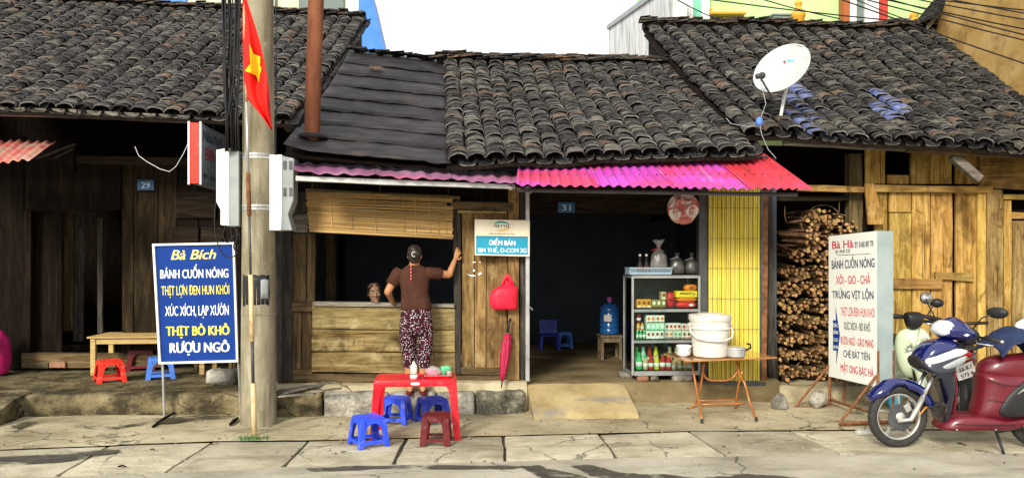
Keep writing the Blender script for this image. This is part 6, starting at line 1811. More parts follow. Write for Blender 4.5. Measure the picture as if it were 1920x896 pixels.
def sackbag(label, px0, px1, ytop, yneck, ybot, mat, y, flare=True, tie=None):
    a, b = at(px0, ybot, y), at(px1, ytop, y); c = V(((a.x + b.x) / 2, y, zt_ + .008)); r = (b.x - a.x) / 2; hz = b.z - c.z; nz_ = at(px0, yneck, y).z - c.z
    t = thing('food_bag', label, 'bag', c, 'bags on the cabinet')
    mb = MB(); rings = []
    for f, z in ((.75, 0), (.95, .05 * hz), (1.0, nz_ * .35), (.86, nz_ * .7), (.5, nz_ * .9), (.16, nz_)) + (((.3, nz_ + (hz - nz_) * .4), (.72, hz)) if flare else ((.3, hz),)):
        ring = []
        for i in range(28):
            q = 2 * PI * i / 28; k = 1 + .09 * math.sin(9 * q + z * 20) + .10 * noise.noise(V((math.cos(q) * 3, math.sin(q) * 3, z * 16 + px0)))
            ring.append(c + V((r * f * k * math.cos(q), r * .7 * f * k * math.sin(q), z + (.01 * math.sin(5 * q) if z == hz else 0))))
        rings.append(ring)
    mb.loft(rings, caps=True); mb.build('film', mat, t, smooth=True)
    if tie:
        mb = MB(); mb.lathe([(r * .2, -.006), (r * .24, 0), (r * .2, .006)], c + V((0, 0, nz_)), 10); mb.build('tie', tie, t)
        mb = MB(); mb.tube([c + V((0, -.02, nz_)), c + V((-.05, -.03, nz_ - .01)), c + V((-.09, -.03, nz_ - .03))], .004, 4); mb.build('tie_end', tie, t)
sackbag('clear bag of dried strips with a flared tied neck in the basket tray', 1219, 1251, 450, 465, 503, M['clear_bag'], CY + .15, True, M['p_red'])
sackbag('dark plastic bag of leaves beside the basket tray', 1255, 1284, 474, 482, 515, M['dark_bag'], CY + .15, False, M['film'])
sackbag('dark plastic bag at the right end of the cabinet top', 1284, 1310, 474, 484, 515, M['dark_bag'], CY + .17, False, M['film'])

# ------------------------------------------------------------------ folding table with bucket
TZ = .645
BLt, FLt, FRt = gnd(1244, 662, TZ), gnd(1286, 675.5, TZ), gnd(1457, 669, TZ)
BRt = BLt + FRt - FLt
pm('varnish', (.42, .20, .06), rough=.12, coat=.6)
ft = thing('folding_table', 'folding table with orange metal legs holding the white bucket', 'table', (BLt + FRt) / 2 - V((0, 0, TZ)))
mb = MB(); mb.prism([FLt, FRt, BRt, BLt], (0, 0, -.018)); mb.build('tabletop', pmat('varnish_wood', [(.30, .13, .04), (.50, .26, .09)], (2, 22, 22), .14, 0, .05, .1, (2, 40, 40), .5, coat=.5), ft, bevel=.003)
def otube(pp, r=.0125, nm='leg'):
    sm = []
    P_ = [V(p) for p in pp]
    for i in range(len(P_) - 1):
        a_, b_, c_, d_ = P_[max(0, i - 1)], P_[i], P_[i + 1], P_[min(len(P_) - 1, i + 2)]
        for s in range(4):
            q = s / 4; sm.append(.5 * ((2 * b_) + (c_ - a_) * q + (2 * a_ - 5 * b_ + 4 * c_ - d_) * q * q + (3 * b_ - a_ - 3 * c_ + d_) * q ** 3))
    sm.append(P_[-1])
    mb = MB(); mb.tube(sm, r, 8); return mb.build(nm, M['orange_tube'], ft, smooth=True)
zg = .03
f1, f2, f3, f4 = gnd(1316, 788, zg), gnd(1418, 785, zg), gnd(1290, 768, zg), gnd(1379, 767, zg)
yf, yk = f1.y, f3.y
t1 = atd(1297, 677, 8.75); t2 = atd(1320, 680, 8.75); t3 = atd(1375, 680, 8.85); t4 = atd(1391, 677, 8.85)
k1, k2, k3, k4 = atd(1306, 730, 8.62), atd(1312, 735, 8.8), atd(1384, 725, 8.75), atd(1396, 718, 8.65)
otube([t1, k1, f1]); otube([t2, k2, atd(1304, 755, 8.92), f3])
otube([atd(1382, 677, 8.8), atd(1387, 705, 8.72), k4, atd(1406, 755, 8.6), f2]); otube([atd(1392, 695, 8.7), k3, f4])
otube([atd(1318, 680, 8.8), atd(1319, 700, 8.8), atd(1328, 711, 8.8), atd(1348, 713, 8.8), atd(1368, 711, 8.82), atd(1380, 700, 8.83), atd(1386, 680, 8.85)], .0125, 'brace')
otube([atd(1313, 758, 8.58), atd(1398, 756, 8.62)], .0115, 'cross_bar'); otube([atd(1308, 751, 8.85), atd(1388, 749, 8.9)], .0115, 'cross_bar')
for f in (f1, f2, f3, f4):
    mb = MB(); mb.lathe([(.016, -.022), (.017, .0), (.014, .02)], f, 10); mb.build('rubber_foot', M['rubber'], ft)
bc = gnd(1331, 668, TZ + .001)
bk_ = thing('bucket', 'large white lidded bucket with a bail handle on the folding table', 'bucket', bc)
for k in range(2):
    xm_ = (cx0 + cx1) / 2
    mb = MB(); mb.box((xm_ + (k - .5) * (cx1 - cx0 - .06) / 2, CY - .004 + .008 * k, (cz0 + cz1) / 2), ((cx1 - cx0 - .06) / 2 + .02, .004, cz1 - cz0 - .09)); mb.build('sliding_glass', M['pane'], cab)
pm('bucket_white', (.80, .79, .74), rough=.45)
M['bucket_white'] = pmat('bucket_body', [(.50, .46, .40), (.66, .63, .57), (.72, .70, .65)], (4, 4, 4), .4, 0, .0, .05, stains=[((.52, .40, .33), (9, 9, 7), .58, .78, .55), ((.30, .24, .2), (40, 40, 40), .66, .72, .5)])
mb = MB(); mb.lathe([(.16, 0), (.178, .012), (.184, .05), (.205, .30), (.212, .385), (.222, .388), (.222, .398), (.212, .40)], bc, 32); mb.build('body', M['bucket_white'], bk_, smooth=True, angle=35)
mb = MB(); mb.lathe([(.226, .40), (.228, .415), (.226, .448), (.218, .455), (.14, .456), (.13, .468), (.03, .468), (.02, .463)], bc, 32); mb.build('lid', M['bucket_white'], bk_, smooth=True, angle=35)
mb = MB(); mb.lathe([(.214, .30), (.222, .305), (.222, .316), (.213, .32)], bc, 32); mb.build('rim', M['bucket_white'], bk_, smooth=True, angle=35)
ba = [bc + V((-.232, 0, .345)), bc + V((-.228, -.07, .27)), bc + V((-.19, -.15, .215)), bc + V((-.1, -.215, .195)), bc + V((0, -.235, .19)), bc + V((.1, -.215, .195)), bc + V((.19, -.15, .215)), bc + V((.228, -.07, .27)), bc + V((.232, 0, .345))]
mb = MB(); mb.tube(ba, .011, 8); mb.build('handle', M['bucket_white'], bk_, smooth=True)
for sx in (-1, 1):
    mb = MB(); mb.ball(bc + V((sx * .222, 0, .345)), (.02, .022, .026), 8, 6); mb.build('ear', M['bucket_white'], bk_, smooth=True)
pc = gnd(1379, 669, TZ + .001)
pt = thing('cooking_pot', 'small dented aluminium pot beside the white bucket', 'pot', pc)
mb = MB(); mb.lathe([(.085, 0), (.105, .012), (.11, .085), (.114, .088), (.116, .094)], pc, 24); mb.build('body', M['galv'], pt, smooth=True, angle=40)
mb = MB(); mb.lathe([(.116, .094), (.113, .102), (.06, .118), (.016, .122)], pc, 24); mb.build('lid', M['galv'], pt, smooth=True, angle=40)
mb = MB(); mb.tube([pc + V((.108, -.02, .075)), pc + V((.16, -.022, .10)), pc + V((.165, .01, .135)), pc + V((.13, .02, .14))], .011, 6); mb.build('handle', M['black'], pt, smooth=True)
mb = MB(); mb.tube([pc + V((-.108, -.02, .085)), pc + V((-.10, -.03, .145)), pc + V((-.085, -.03, .15))], .010, 6); mb.build('handle', M['black'], pt, smooth=True)
pb_ = gnd(1282, 668, TZ + .001)
pos_ = ['at the bottom of the pile', 'second from the bottom of the pile', 'in the middle of the pile', 'second from the top of the pile', 'topmost on the pile']
for k in range(5):
    c = pb_ + V((random.uniform(-.004, .004), random.uniform(-.004, .004), k * .019))
    mb = MB(); rr_ = .082 if k < 4 else .086
    mb.lathe([(.04, 0), (.042, .004), (rr_ * .85, .018), (rr_, .032 if k < 4 else .046), (rr_ - .004, .032 if k < 4 else .046), (.05, .012), (.01, .008)], c, 24)
    tag(mb.build('bowl', M['porcelain'], smooth=True, origin=c), 'white bowl ' + pos_[k] + ' beside the bucket', 'bowl', 'white bowls stacked on the folding table')

# ------------------------------------------------------------------ stones, boards, litter
def stone_at(px, py, w_, h_, label, mat='stone', z=0.0, d=.8, n=(7, 6, 6), amp=.03, name='stone'):
    g = gnd(px, py, z); zc = topx(g)[2]; W_ = w_ * zc / F; H_ = h_ * zc / F
    o = rough(name, g + V((0, W_ * d / 2, H_ / 2 - .01)), (W_, W_ * d, H_ + .02), M[mat], None, n, amp, min(W_, H_) * .42, 11, random.uniform(-.4, .4))
    return tag(o, label, 'stone')
stone_at(1466, 768, 29, 26, 'grey stone standing alone between the folding table and the sign', 'stone', .04)
stone_at(1541, 763, 32, 30, 'yellowish stone lying on the foot of the white standing sign', 'stone', .06)
stone_at(412, 721, 58, 27, 'rough stone block on the platform edge behind the blue sign', 'stone', .22, .6)
stone_at(1543, 706, 30, 38, 'pale cement block propped against the firewood stack', 'ramp', .20, .7, amp=.008, name='cement_block')
stone_at(1430, 742, 60, 24, 'flat stone at the foot of the yellow shutter', 'platform', .04, .7)
stone_at(1500, 722, 40, 18, 'low stone in front of the firewood', 'mossy_stone', .12, .7)
stone_at(1620, 748, 60, 26, 'dark stone behind the standing sign feet', 'mossy_stone', .06, .7)
stone_at(1452, 712, 22, 22, 'pale rubble stone beside the timber post', 'stone', .2, .8)
stone_at(340, 752, 30, 9, 'small lump of broken render on the platform face', 'platform', .1, .7)
for (pa, pb, th_, w2, lab) in (((524, 741), (624, 719), .018, .16, 'grey weathered board lying askew on the footing'), ((524, 747), (590, 742), .015, .08, 'narrow grey board under the askew board'), ((586, 740), (640, 733), .018, .05, 'short dark board beside the stone kerb')):
    a, b = gnd(*pa, .26), gnd(*pb, .30)
    d = b - a; mb = MB(); m = d.to_track_quat('X', 'Z').to_matrix()
    mb.box((a + b) / 2 + V((0, 0, .02 + random.uniform(0, .015))), (d.length, w2, th_), m)
    tag(mb.build('board', M['grey_rail'], bevel=.003), lab, 'board', 'old boards by the pole')
for (pa, pb, z, r, lab) in (((287, 799), (328, 772), .02, .018, 'dark stick lying at the foot of the blue sign post'), ((432, 795), (446, 783), .02, .02, 'short dark stick beside the pole foot'), ((640, 849), (650, 846), .02, .004, 'tiny twig on the paving left of the blue stool'), ((221, 874), (237, 874), .015, .008, 'small twig on the paving at front left'), ((282, 842), (290, 843), .015, .006, 'dead leaf on the paving near the pole'), ((1795, 830), (1812, 834), .01, .006, 'twig under the dark blue scooter')):
    a, b = gnd(*pa, z), gnd(*pb, z); mb = MB(); mb.tube([a, a.lerp(b, .5) + V((0, .01, .006)), b], [r * .8, r, r * .6], 6)
    tag(mb.build('stick', M['dark_wood'], smooth=True), lab, 'stick')
gt = gnd(474, 823)
mb = MB(); rg = random.Random(8)
for i in range(160):
    b0 = gt + V((rg.gauss(0, .07), rg.gauss(0, .03), 0)); h_ = rg.uniform(.015, .05); d = V((rg.uniform(-.03, .03), rg.uniform(-.02, .02), h_)); s = V((rg.uniform(-.008, .008), .002, 0)) + V((.004, 0, 0))
    mb.add([b0 - s, b0 + s, b0 + d], [(0, 1, 2)])
tag(mb.build('grass', M['green_leaf']), kind='stuff')
mb = MB(); g0_ = gnd(1510, 745)
for i in range(220):
    b0 = g0_ + V((rg.gauss(0, .12), rg.gauss(.12, .10), .02)); h_ = rg.uniform(.01, .05); d = V((rg.uniform(-.03, .03), rg.uniform(-.02, .02), h_)); s = V((.005, .002, 0))
    mb.add([b0 - s, b0 + s, b0 + d], [(0, 1, 2)])
tag(mb.build('grass', M['green_leaf']), kind='stuff')
# pebbles and crumbs over the dirt and paving
mb = MB(); rp_ = random.Random(12)
for i in range(900):
    x = rp_.uniform(-6, 8.5); y = rp_.uniform(6.9, 8.9) if rp_.random() < .75 else rp_.uniform(7.9, 8.85)
    s = rp_.uniform(.003, .012) * (1 if rp_.random() < .9 else 1.8)
    q = V((x, y, .012 if y < backy(x) else .008 + zstrip(x, y)))
    pts_ = [q + V((s * math.cos(a) * rp_.uniform(.6, 1.2), s * math.sin(a) * rp_.uniform(.5, 1), rp_.uniform(-.2, .3) * s)) for a in [2 * PI * k / 5 for k in range(5)]]
    mb.add(pts_ + [q + V((0, 0, s * .7)), q - V((0, 0, s * .4))], [(k, (k + 1) % 5, 5) for k in range(5)] + [((k + 1) % 5, k, 6) for k in range(5)])
tag(mb.build('gravel', M['stone']), kind='stuff')
mb = MB(); rp_ = random.Random(31)
for i in range(90):
    x = rp_.uniform(-6, 8); y = rp_.uniform(6.0, 8.8); s = rp_.uniform(.008, .026)
    z = (.014 if y > 6.7 else .004) if y < backy(x) else .012 + zstrip(x, y)
    a = rp_.uniform(0, 6.28); q = V((x, y, z)); d = V((math.cos(a), math.sin(a), 0)) * s; e = V((-math.sin(a), math.cos(a), 0)) * s * rp_.uniform(.3, .7)
    up = V((0, 0, s * rp_.uniform(.1, .5)))
    mb.add([q - d, q + e + up, q + d, q - e + up * .3, q + up * .8], [(0, 3, 4), (3, 2, 4), (2, 1, 4), (1, 0, 4)], 0 if rp_.random() < .75 else 1)
tag(mb.build('leaf_litter', [M['dark_wood'], M['box_grey']]), kind='stuff')
# bags at the far left
sg_ = atd(4, 695, 10.15); sg_.z = .22
t = thing('sack', 'bright pink sack at the far left edge of the porch', 'sack', sg_)
lumpy('sack_body', sg_ + V((-.10, .0, .28)), (.20, .17, .32), M['pink'], .22, 5, t, 24, 16)
t = thing('bag', 'bulging dark grey plastic bag against the pink sack', 'bag', sg_ + V((-.12, -.1, .3)))
lumpy('bag_body', sg_ + V((-.10, -.16, .40)), (.13, .10, .16), M['dark_bag'], .3, 9, t, 24, 16)
o = lumpy('plastic_bag', gnd(1686, 768, .04) + V((0, .1, .12)), (.09, .07, .13), plain('teal_film', (.05, .40, .60), .4), .4, 12)
tag(o, 'teal plastic bag behind the front wheel of the blue scooter', 'bag')
wbp = gnd(1620, 815, .01)
t = thing('drink_bottle', 'empty clear plastic bottle lying in front of the scooter wheel', 'bottle', wbp)
mb = MB(); mb.tube([wbp + V((-.08, 0, .03)), wbp + V((-.075, 0, .03)), wbp + V((.05, 0, .03)), wbp + V((.08, 0, .03)), wbp + V((.10, 0, .03))], [.02, .03, .03, .012, .012], 12); mb.build('body', M['film'], t, smooth=True)
mb = MB(); mb.tube([wbp + V((.10, 0, .03)), wbp + V((.115, 0, .03))], .014, 10); mb.build('cap', M['p_white'], t)
# ================================================================== PEOPLE
def ell(c, rx, ry, n=20, tilt=0, p=1.0, m=None):
    out = []
    for i in range(n):
        a = 2 * PI * i / n
        q = V((rx * math.copysign(abs(math.cos(a)) ** p, math.cos(a)), ry * math.copysign(abs(math.sin(a)) ** p, math.sin(a)), 0))
        if tilt: q = Matrix.Rotation(tilt, 3, 'X') @ q
        if m: q = m @ q
        out.append(V(c) + q)
    return out
def limb(mb, pts_, rad, seg=14):
    """tapered limb with round ends"""
    P_ = [V(p) for p in pts_]; sm, rs = [], []
    for i in range(len(P_) - 1):
        a, b, c, d = P_[max(0, i - 1)], P_[i], P_[i + 1], P_[min(len(P_) - 1, i + 2)]
        for s in range(5):
            q = s / 5; sm.append(.5 * ((2 * b) + (c - a) * q + (2 * a - 5 * b + 4 * c - d) * q * q + (3 * b - a - 3 * c + d) * q ** 3)); rs.append(rad[i] + (rad[i + 1] - rad[i]) * q)
    sm.append(P_[-1]); rs.append(rad[-1])
    d0 = (sm[0] - sm[1]).normalized(); d1 = (sm[-1] - sm[-2]).normalized()
    sm = [sm[0] + d0 * rs[0] * .8, sm[0] + d0 * rs[0] * .5] + sm + [sm[-1] + d1 * rs[-1] * .5, sm[-1] + d1 * rs[-1] * .8]
    rs = [rs[0] * .35, rs[0] * .8] + rs + [rs[-1] * .8, rs[-1] * .35]
    mb.tube(sm, rs, seg)
def hand(mb, wrist, palm_dir, across, nrm, s=1.0, curl=.3, spread=.18, thumb=1):
    pd, ac, nn = V(palm_dir).normalized(), V(across).normalized(), V(nrm).normalized()
    wv = V(wrist)
    mm = Matrix((ac, pd, nn)).transposed()
    rings = []
    for t, hw, th in ((0, .024, .018), (.03, .032, .017), (.065, .039, .015), (.088, .037, .012)):
        rings.append([wv + mm @ V((hw * s * math.cos(a), t * s, th * s * math.sin(a))) for a in [2 * PI * i / 14 for i in range(14)]])
    mb.loft(rings)
    for k, (off, ln) in enumerate(((-.028, .062), (-.010, .072), (.010, .067), (.027, .052))):
        b = wv + mm @ V((off * s, .080 * s, 0)); ang = spread * (k - 1.5); d = pd * math.cos(ang) + ac * math.sin(ang) ; seg_ = ln * s / 3
        P_ = [b]
        for j in range(3):
            d = (d * math.cos(curl * (j + .4) * .6) - nn * math.sin(curl * (j + .4) * .6)).normalized(); P_.append(P_[-1] + d * seg_)
        limb(mb, P_, [.0095 * s, .009 * s, .008 * s, .007 * s], 8)
    b = wv + mm @ V((-.024 * thumb * s, .028 * s, -.004)); d = (pd * .55 - ac * .8 * thumb - nn * .25).normalized()
    limb(mb, [b, b + d * .03 * s, b + (d * .6 + pd * .5).normalized() * .058 * s], [.013 * s, .011 * s, .009 * s], 8)
def head(mb, c, m, s=1.0):
    """skull, jaw, nose, ears round the centre c; m turns local (x right of face, -y face forward, z up)"""
    c = V(c); rings = []
    for z, hw, fr, bk in ((-.118, .022, -.072, -.030), (-.108, .036, -.088, -.01), (-.085, .052, -.094, .03), (-.05, .064, -.092, .062), (-.015, .070, -.090, .082), (.02, .074, -.090, .092), (.055, .074, -.088, .092), (.085, .066, -.076, .080), (.108, .045, -.05, .054), (.118, .016, -.018, .02)):
        cy, ry = (fr + bk) / 2, (bk - fr) / 2
        rings.append([c + m @ (V((hw * math.cos(a), cy + ry * math.sin(a), z)) * s) for a in [2 * PI * i / 24 for i in range(24)]])
    mb.loft(rings)
    g = lambda x, y, z: c + m @ (V((x, y, z)) * s)
    limb(mb, [g(0, -.092, .022), g(0, -.103, -.004), g(0, -.110, -.024)], [.008 * s, .010 * s, .014 * s], 8)
    mb.ball(g(-.012, -.098, -.026), .009 * s, 8, 5); mb.ball(g(.012, -.098, -.026), .009 * s, 8, 5)
    for sx in (-1, 1):
        mb.ball(g(sx * .040, -.070, -.022), (.020 * s,) * 3, 8, 6)
        mb.ball(g(sx * .030, -.084, .036), (.018 * s, .010 * s, .007 * s), 8, 5)
        mb.ball(g(sx * .075, .012, -.005), (.010 * s, .018 * s, .032 * s), 8, 6)
    mb.ball(g(0, -.085, -.098), .019 * s, 8, 6)
    return g
def face_parts(t, g, s, skin):
    for sx in (-1, 1):
        mb = MB(); mb.ball(g(sx * .030, -.0845, .014), (.0135 * s, .008 * s, .0075 * s), 10, 6); e = mb.build('eye', M['porcelain'], t, smooth=True)
        mb = MB(); mb.ball(g(sx * .030, -.0905, .014), (.0068 * s, .003 * s, .0068 * s), 8, 5); mb.build('pupil', M['black'], e, smooth=True)
        mb = MB(); mb.tube([g(sx * .014, -.094, .034), g(sx * .030, -.095, .040), g(sx * .048, -.086, .034)], [.003 * s, .0042 * s, .002 * s], 6); mb.build('eyebrow', M['hair'], t, smooth=True)
    mb = MB(); mb.tube([g(-.026, -.088, -.053), g(-.012, -.098, -.058), g(0, -.100, -.059), g(.012, -.098, -.058), g(.026, -.088, -.053)], [.002 * s, .006 * s, .0068 * s, .006 * s, .002 * s], 8); mb.build('lips', M['lip'], t, smooth=True)
    mb = MB(); mb.tube([g(-.018, -.098, -.0545), g(0, -.104, -.057), g(.018, -.098, -.0545)], [.0015 * s, .003 * s, .0015 * s], 6); mb.build('teeth', M['porcelain'], t, smooth=True)
M['lip'] = plain('lip', (.40, .10, .08), .45)

# --- the woman at the window, seen from behind
W0 = V((at(779, 700, 8.80).x, 8.80, .255))
wm = thing('person', 'woman in brown blouse and dotted trousers leaning at the serving window, seen from behind', 'person', W0)
def wpt(px, py, dy=0.0): return at(px, py, 8.80 + dy)
B_ = MB()
hc_ = wpt(777.5, 479, .02); LE = .03
shL, shR = wpt(746, 512, LE), wpt(806, 512, LE)
elL, wrL = wpt(727, 547, -.01), wpt(738, 569, .20)
elR, wrR = wpt(842, 515, .13), wpt(853, 487, .20)
tor = [(wpt(779, 600), .150, .115), (wpt(779, 585), .150, .112), (wpt(778, 568, .01), .138, .10), (wpt(777, 552, .015), .132, .095), (wpt(777, 536, .02), .142, .098), (wpt(777, 520, .025), .155, .095), (wpt(777, 509, .03), .150, .080), (wpt(777, 501, .03), .10, .062), (wpt(777, 495, .03), .054, .05), (wpt(777, 486, .025), .048, .048), (wpt(777, 478, .02), .045, .048)]
B_.loft([ell(c, a, b, 20) for c, a, b in tor])
headm = Matrix.Rotation(R(180), 3, 'Z') @ Matrix.Rotation(R(8), 3, 'X')
gw = head(B_, hc_, headm, .96)
limb(B_, [shL, elL], [.050, .040]); limb(B_, [elL, wrL], [.040, .024])
limb(B_, [shR, elR], [.050, .041]); limb(B_, [elR, wrR], [.040, .024])
hand(B_, wrR, (wpt(861, 466, .225) - wrR), V((.55, .0, -.75)), V((-.3, -.9, -.2)), .95, .25, .2, -1)
hand(B_, wrL, (V((.03, .25, -.02))), V((1, -.1, 0)), V((0, 0, 1)), .95, .5, .12, -1)
for sx, hx, kx, ax, fx in ((-1, 764, 765, 769, 768), (1, 795, 795, 793, 795)):
    hp, kn, an = wpt(hx, 608), wpt(kx, 655, .0), V((wpt(ax, 705).x, 8.80, .255 + .07))
    limb(B_, [hp, kn], [.090, .058]); limb(B_, [kn, kn.lerp(an, .35) - V((0, .012, 0)), an], [.056, .052, .034])
    B_.loft([ell((an.x + sx * .012 * f, 8.80 + y, .255 + z), a, h_, 12, R(90)) for f, y, z, a, h_ in ((0, -.055, .03, .02, .022), (0, -.04, .036, .03, .034), (.3, .0, .045, .034, .045), (.6, .06, .032, .037, .03), (1, .12, .022, .042, .02), (1.2, .165, .016, .03, .013))])
bo = B_.build('body', M['skin'], wm, smooth=True)
remesh(bo, .0055, 2)
# blouse
S2 = MB()
S2.loft([ell(c, a, b, 24) for c, a, b in ((wpt(780, 579.5, .0), .172, .130), (wpt(780, 572, .0), .170, .128), (wpt(779, 560, .01), .158, .118), (wpt(778, 546, .015), .150, .112), (wpt(777, 530, .02), .160, .113), (wpt(777, 516, .028), .170, .105), (wpt(777, 507, .03), .150, .086), (wpt(777, 500, .03), .105, .070), (wpt(777, 496.5, .03), .072, .060))])
def sleeve(mb, a, b, t, r0, r1):
    e = a.lerp(b, t); d = (b - a).normalized()
    mb.tube([a - d * .05, a, a.lerp(e, .5), e], [r0 * .8, r0, r0 * 1.02, r1], 16)
sleeve(S2, shL, elL, .62, .070, .068); sleeve(S2, shR, elR, .55, .070, .066)
sh_ = S2.build('blouse', M['shirt'], wm, smooth=True)
remesh(sh_, .008, 2)
tx_ = bpy.data.textures.new('folds', 'CLOUDS'); tx_.noise_scale = .09
md = sh_.modifiers.new('folds', 'DISPLACE'); md.texture = tx_; md.strength = .016; md.mid_level = .5; md.texture_coords = 'LOCAL'
rowb = [wpt(771.5, y, .026) for y in (499, 504, 510, 516, 522, 529)]
for k, p in enumerate(rowb):
    p.y = 8.80 + .026 - .109 + (.03 if k == 0 else .012 if k == 1 else 0)
    mb = MB(); mb.ball(p, (.0055, .004, .0055), 8, 5); mb.build('button', M['porcelain'], wm, smooth=True)
mb = MB(); mb.loft([[p + V((-.005, -.001, 0)), p + V((.005, -.001, 0))] for p in rowb], closed=False, caps=False); mb.build('placket', M['ink_red'], wm, smooth=True, solid=.002)
# trousers, dark with white and crimson dots
def dotted():
    m = pmat('dotted_cloth', [(.020, .006, .010), (.045, .010, .02)], (6, 6, 6), .85, 0, 0, .2, (50, 50, 50), .15)
    nt = m.node_tree; N = nt.nodes; b = N['Principled BSDF']
    src = b.inputs['Base Color'].links[0].from_socket
    geo = N.new('ShaderNodeNewGeometry')
    for col_, sc__, th0, th1, ofs in (((.26, .006, .04), 40, .20, .25, 5.0), ((.74, .72, .70), 54, .24, .28, 0.0)):
        mp = N.new('ShaderNodeVectorMath'); mp.operation = 'ADD'; mp.inputs[1].default_value = (ofs, ofs, ofs); L_(nt, geo.outputs['Position'], mp.inputs[0])
        vo = N.new('ShaderNodeTexVoronoi'); vo.inputs['Scale'].default_value = sc__; vo.inputs['Randomness'].default_value = .9; L_(nt, mp.outputs[0], vo.inputs['Vector'])
        mr = N.new('ShaderNodeMapRange'); mr.inputs[1].default_value = th0; mr.inputs[2].default_value = th1; mr.inputs[3].default_value = 1; mr.inputs[4].default_value = 0; L_(nt, vo.outputs['Distance'], mr.inputs[0])
        mxn = N.new('ShaderNodeMix'); mxn.data_type = 'RGBA'; L_(nt, mr.outputs[0], mxn.inputs[0]); L_(nt, src, mxn.inputs[6]); mxn.inputs[7].default_value = (*col_, 1); src = mxn.outputs[2]
    L_(nt, src, b.inputs['Base Color'])
    return m
P2 = MB()
P2.loft([ell(c, a, b, 24) for c, a, b in ((wpt(780, 573), .156, .115), (wpt(780, 586), .166, .126), (wpt(780, 600), .174, .136), (wpt(780, 614), .174, .132), (wpt(780, 626), .16, .112))])
for a_, k_, c_ in ((764, 765, 768), (797, 797, 794)):
    P2.tube([wpt(a_, 606), wpt(a_, 626), wpt(k_, 650, .01), wpt(c_, 672), wpt(c_, 688)], [.090, .091, .082, .074, .071], 18)
tr = P2.build('trousers', dotted(), wm, smooth=True); remesh(tr, .008, 2)
md = tr.modifiers.new('folds', 'DISPLACE'); md.texture = tx_; md.strength = .012; md.texture_coords = 'LOCAL'
# hair with a low bun, clip
H2 = MB()
hm_ = Matrix.Rotation(R(8), 3, 'X')
H2.ball(hc_ + V((0, -.012, .030)), (.083, .094, .092), 20, 14, m=hm_)
H2.ball(hc_ + V((0, -.048, -.028)), (.066, .056, .058), 16, 10)
H2.ball(hc_ + V((.004, -.108, .018)), (.046, .042, .056), 14, 10); H2.ball(hc_ + V((-.012, -.112, .062)), (.030, .028, .030), 10, 8); H2.tube([hc_ + V((.03, -.10, -.03)), hc_ + V((.045, -.118, .02)), hc_ + V((.01, -.13, .062)), hc_ + V((-.03, -.115, .075))], [.018, .02, .018, .012], 8)
hr_ = H2.build('hair', M['hair'], wm, smooth=True); remesh(hr_, .006, 1)
st_tx = bpy.data.textures.new('strands', 'WOOD'); st_tx.wood_type = 'BANDNOISE'; st_tx.noise_scale = .05; st_tx.turbulence = 6
md = hr_.modifiers.new('strands', 'DISPLACE'); md.texture = st_tx; md.strength = .006; md.texture_coords = 'LOCAL'
mb = MB(); cb_ = hc_ + V((.0, -.152, .014))
mb.tube([cb_ + V((.024 * math.cos(a), .006 * abs(math.cos(a)), .026 * math.sin(a))) for a in [R(60 + 240 * i / 12) for i in range(13)]], .0035, 6); mb.build('hair_clip', M['porcelain'], wm, smooth=True)
# slippers
for fx, sx in ((769, -1), (793, 1)):
    x = wpt(fx, 705).x + sx * .006
    mb = MB(); mb.loft([ell((x, 8.80 + .05, .255 + z), a, b, 18) for z, a, b in ((-.02, .048, .135), (-.004, .05, .138), (.0, .048, .136))]); mb.build('slipper', M['dark_red_plastic'], wm, smooth=True)

# --- the woman seated inside, face turned to the window
S0 = at(702, 548, 9.85)
w2 = thing('person', 'seated woman smiling inside the serving window, only her head above the sill', 'person', V((S0.x, 9.9, .31)))
m2 = Matrix.Rotation(R(14), 3, 'Z') @ Matrix.Rotation(R(6), 3, 'X') @ Matrix.Rotation(R(-7), 3, 'Y')
B2 = MB(); hc2 = S0.copy()
g2 = head(B2, hc2, m2, 1.02)
nk = hc2 + V((0, .03, -.13)); B2.tube([hc2 + V((0, .02, -.06)), nk, nk + V((0, .03, -.10))], [.046, .045, .06], 14)
ch_ = nk + V((0, .05, -.28))
B2.loft([ell(c, a, b, 18) for c, a, b in ((nk + V((0, .03, -.06)), .09, .06), (nk + V((0, .04, -.10)), .165, .085), (ch_, .15, .10), (ch_ + V((0, .03, -.2)), .15, .11), (ch_ + V((0, .04, -.30)), .17, .13))])
pel = ch_ + V((0, .04, -.28))
for sx in (-1, 1):
    s_ = nk + V((sx * .165, .045, -.12)); e_ = s_ + V((sx * .05, -.02, -.25)); h_ = e_ + V((-sx * .08, -.2, -.02))
    limb(B2, [s_, e_], [.05, .04]); limb(B2, [e_, h_], [.039, .025])
    hand(B2, h_, (-sx * .3, -.95, -.1), (sx * 1.0, -.3, 0), (0, 0, 1), .95, .5, .12, sx)
    k_ = pel + V((sx * .12, -.40, .04)); a_ = V((k_.x, k_.y + .02, .38))
    limb(B2, [pel + V((sx * .09, -.02, 0)), k_], [.085, .058]); limb(B2, [k_, a_], [.055, .035])
    B2.loft([ell((a_.x, a_.y + y, .31 + z), a, b, 12, R(90)) for y, z, a, b in ((.05, .03, .022, .026), (.0, .045, .034, .045), (-.07, .03, .038, .028), (-.15, .018, .03, .014))])
b2 = B2.build('body', M['skin_dim'], w2, smooth=True); remesh(b2, .0055, 2)
face_parts(w2, g2, 1.02, M['skin_dim'])
C2 = MB()
C2.loft([ell(c, a, b, 20) for c, a, b in ((nk + V((0, .03, -.055)), .085, .07), (nk + V((0, .04, -.10)), .175, .098), (ch_, .168, .118), (ch_ + V((0, .03, -.2)), .168, .128), (ch_ + V((0, .04, -.33)), .185, .145))])
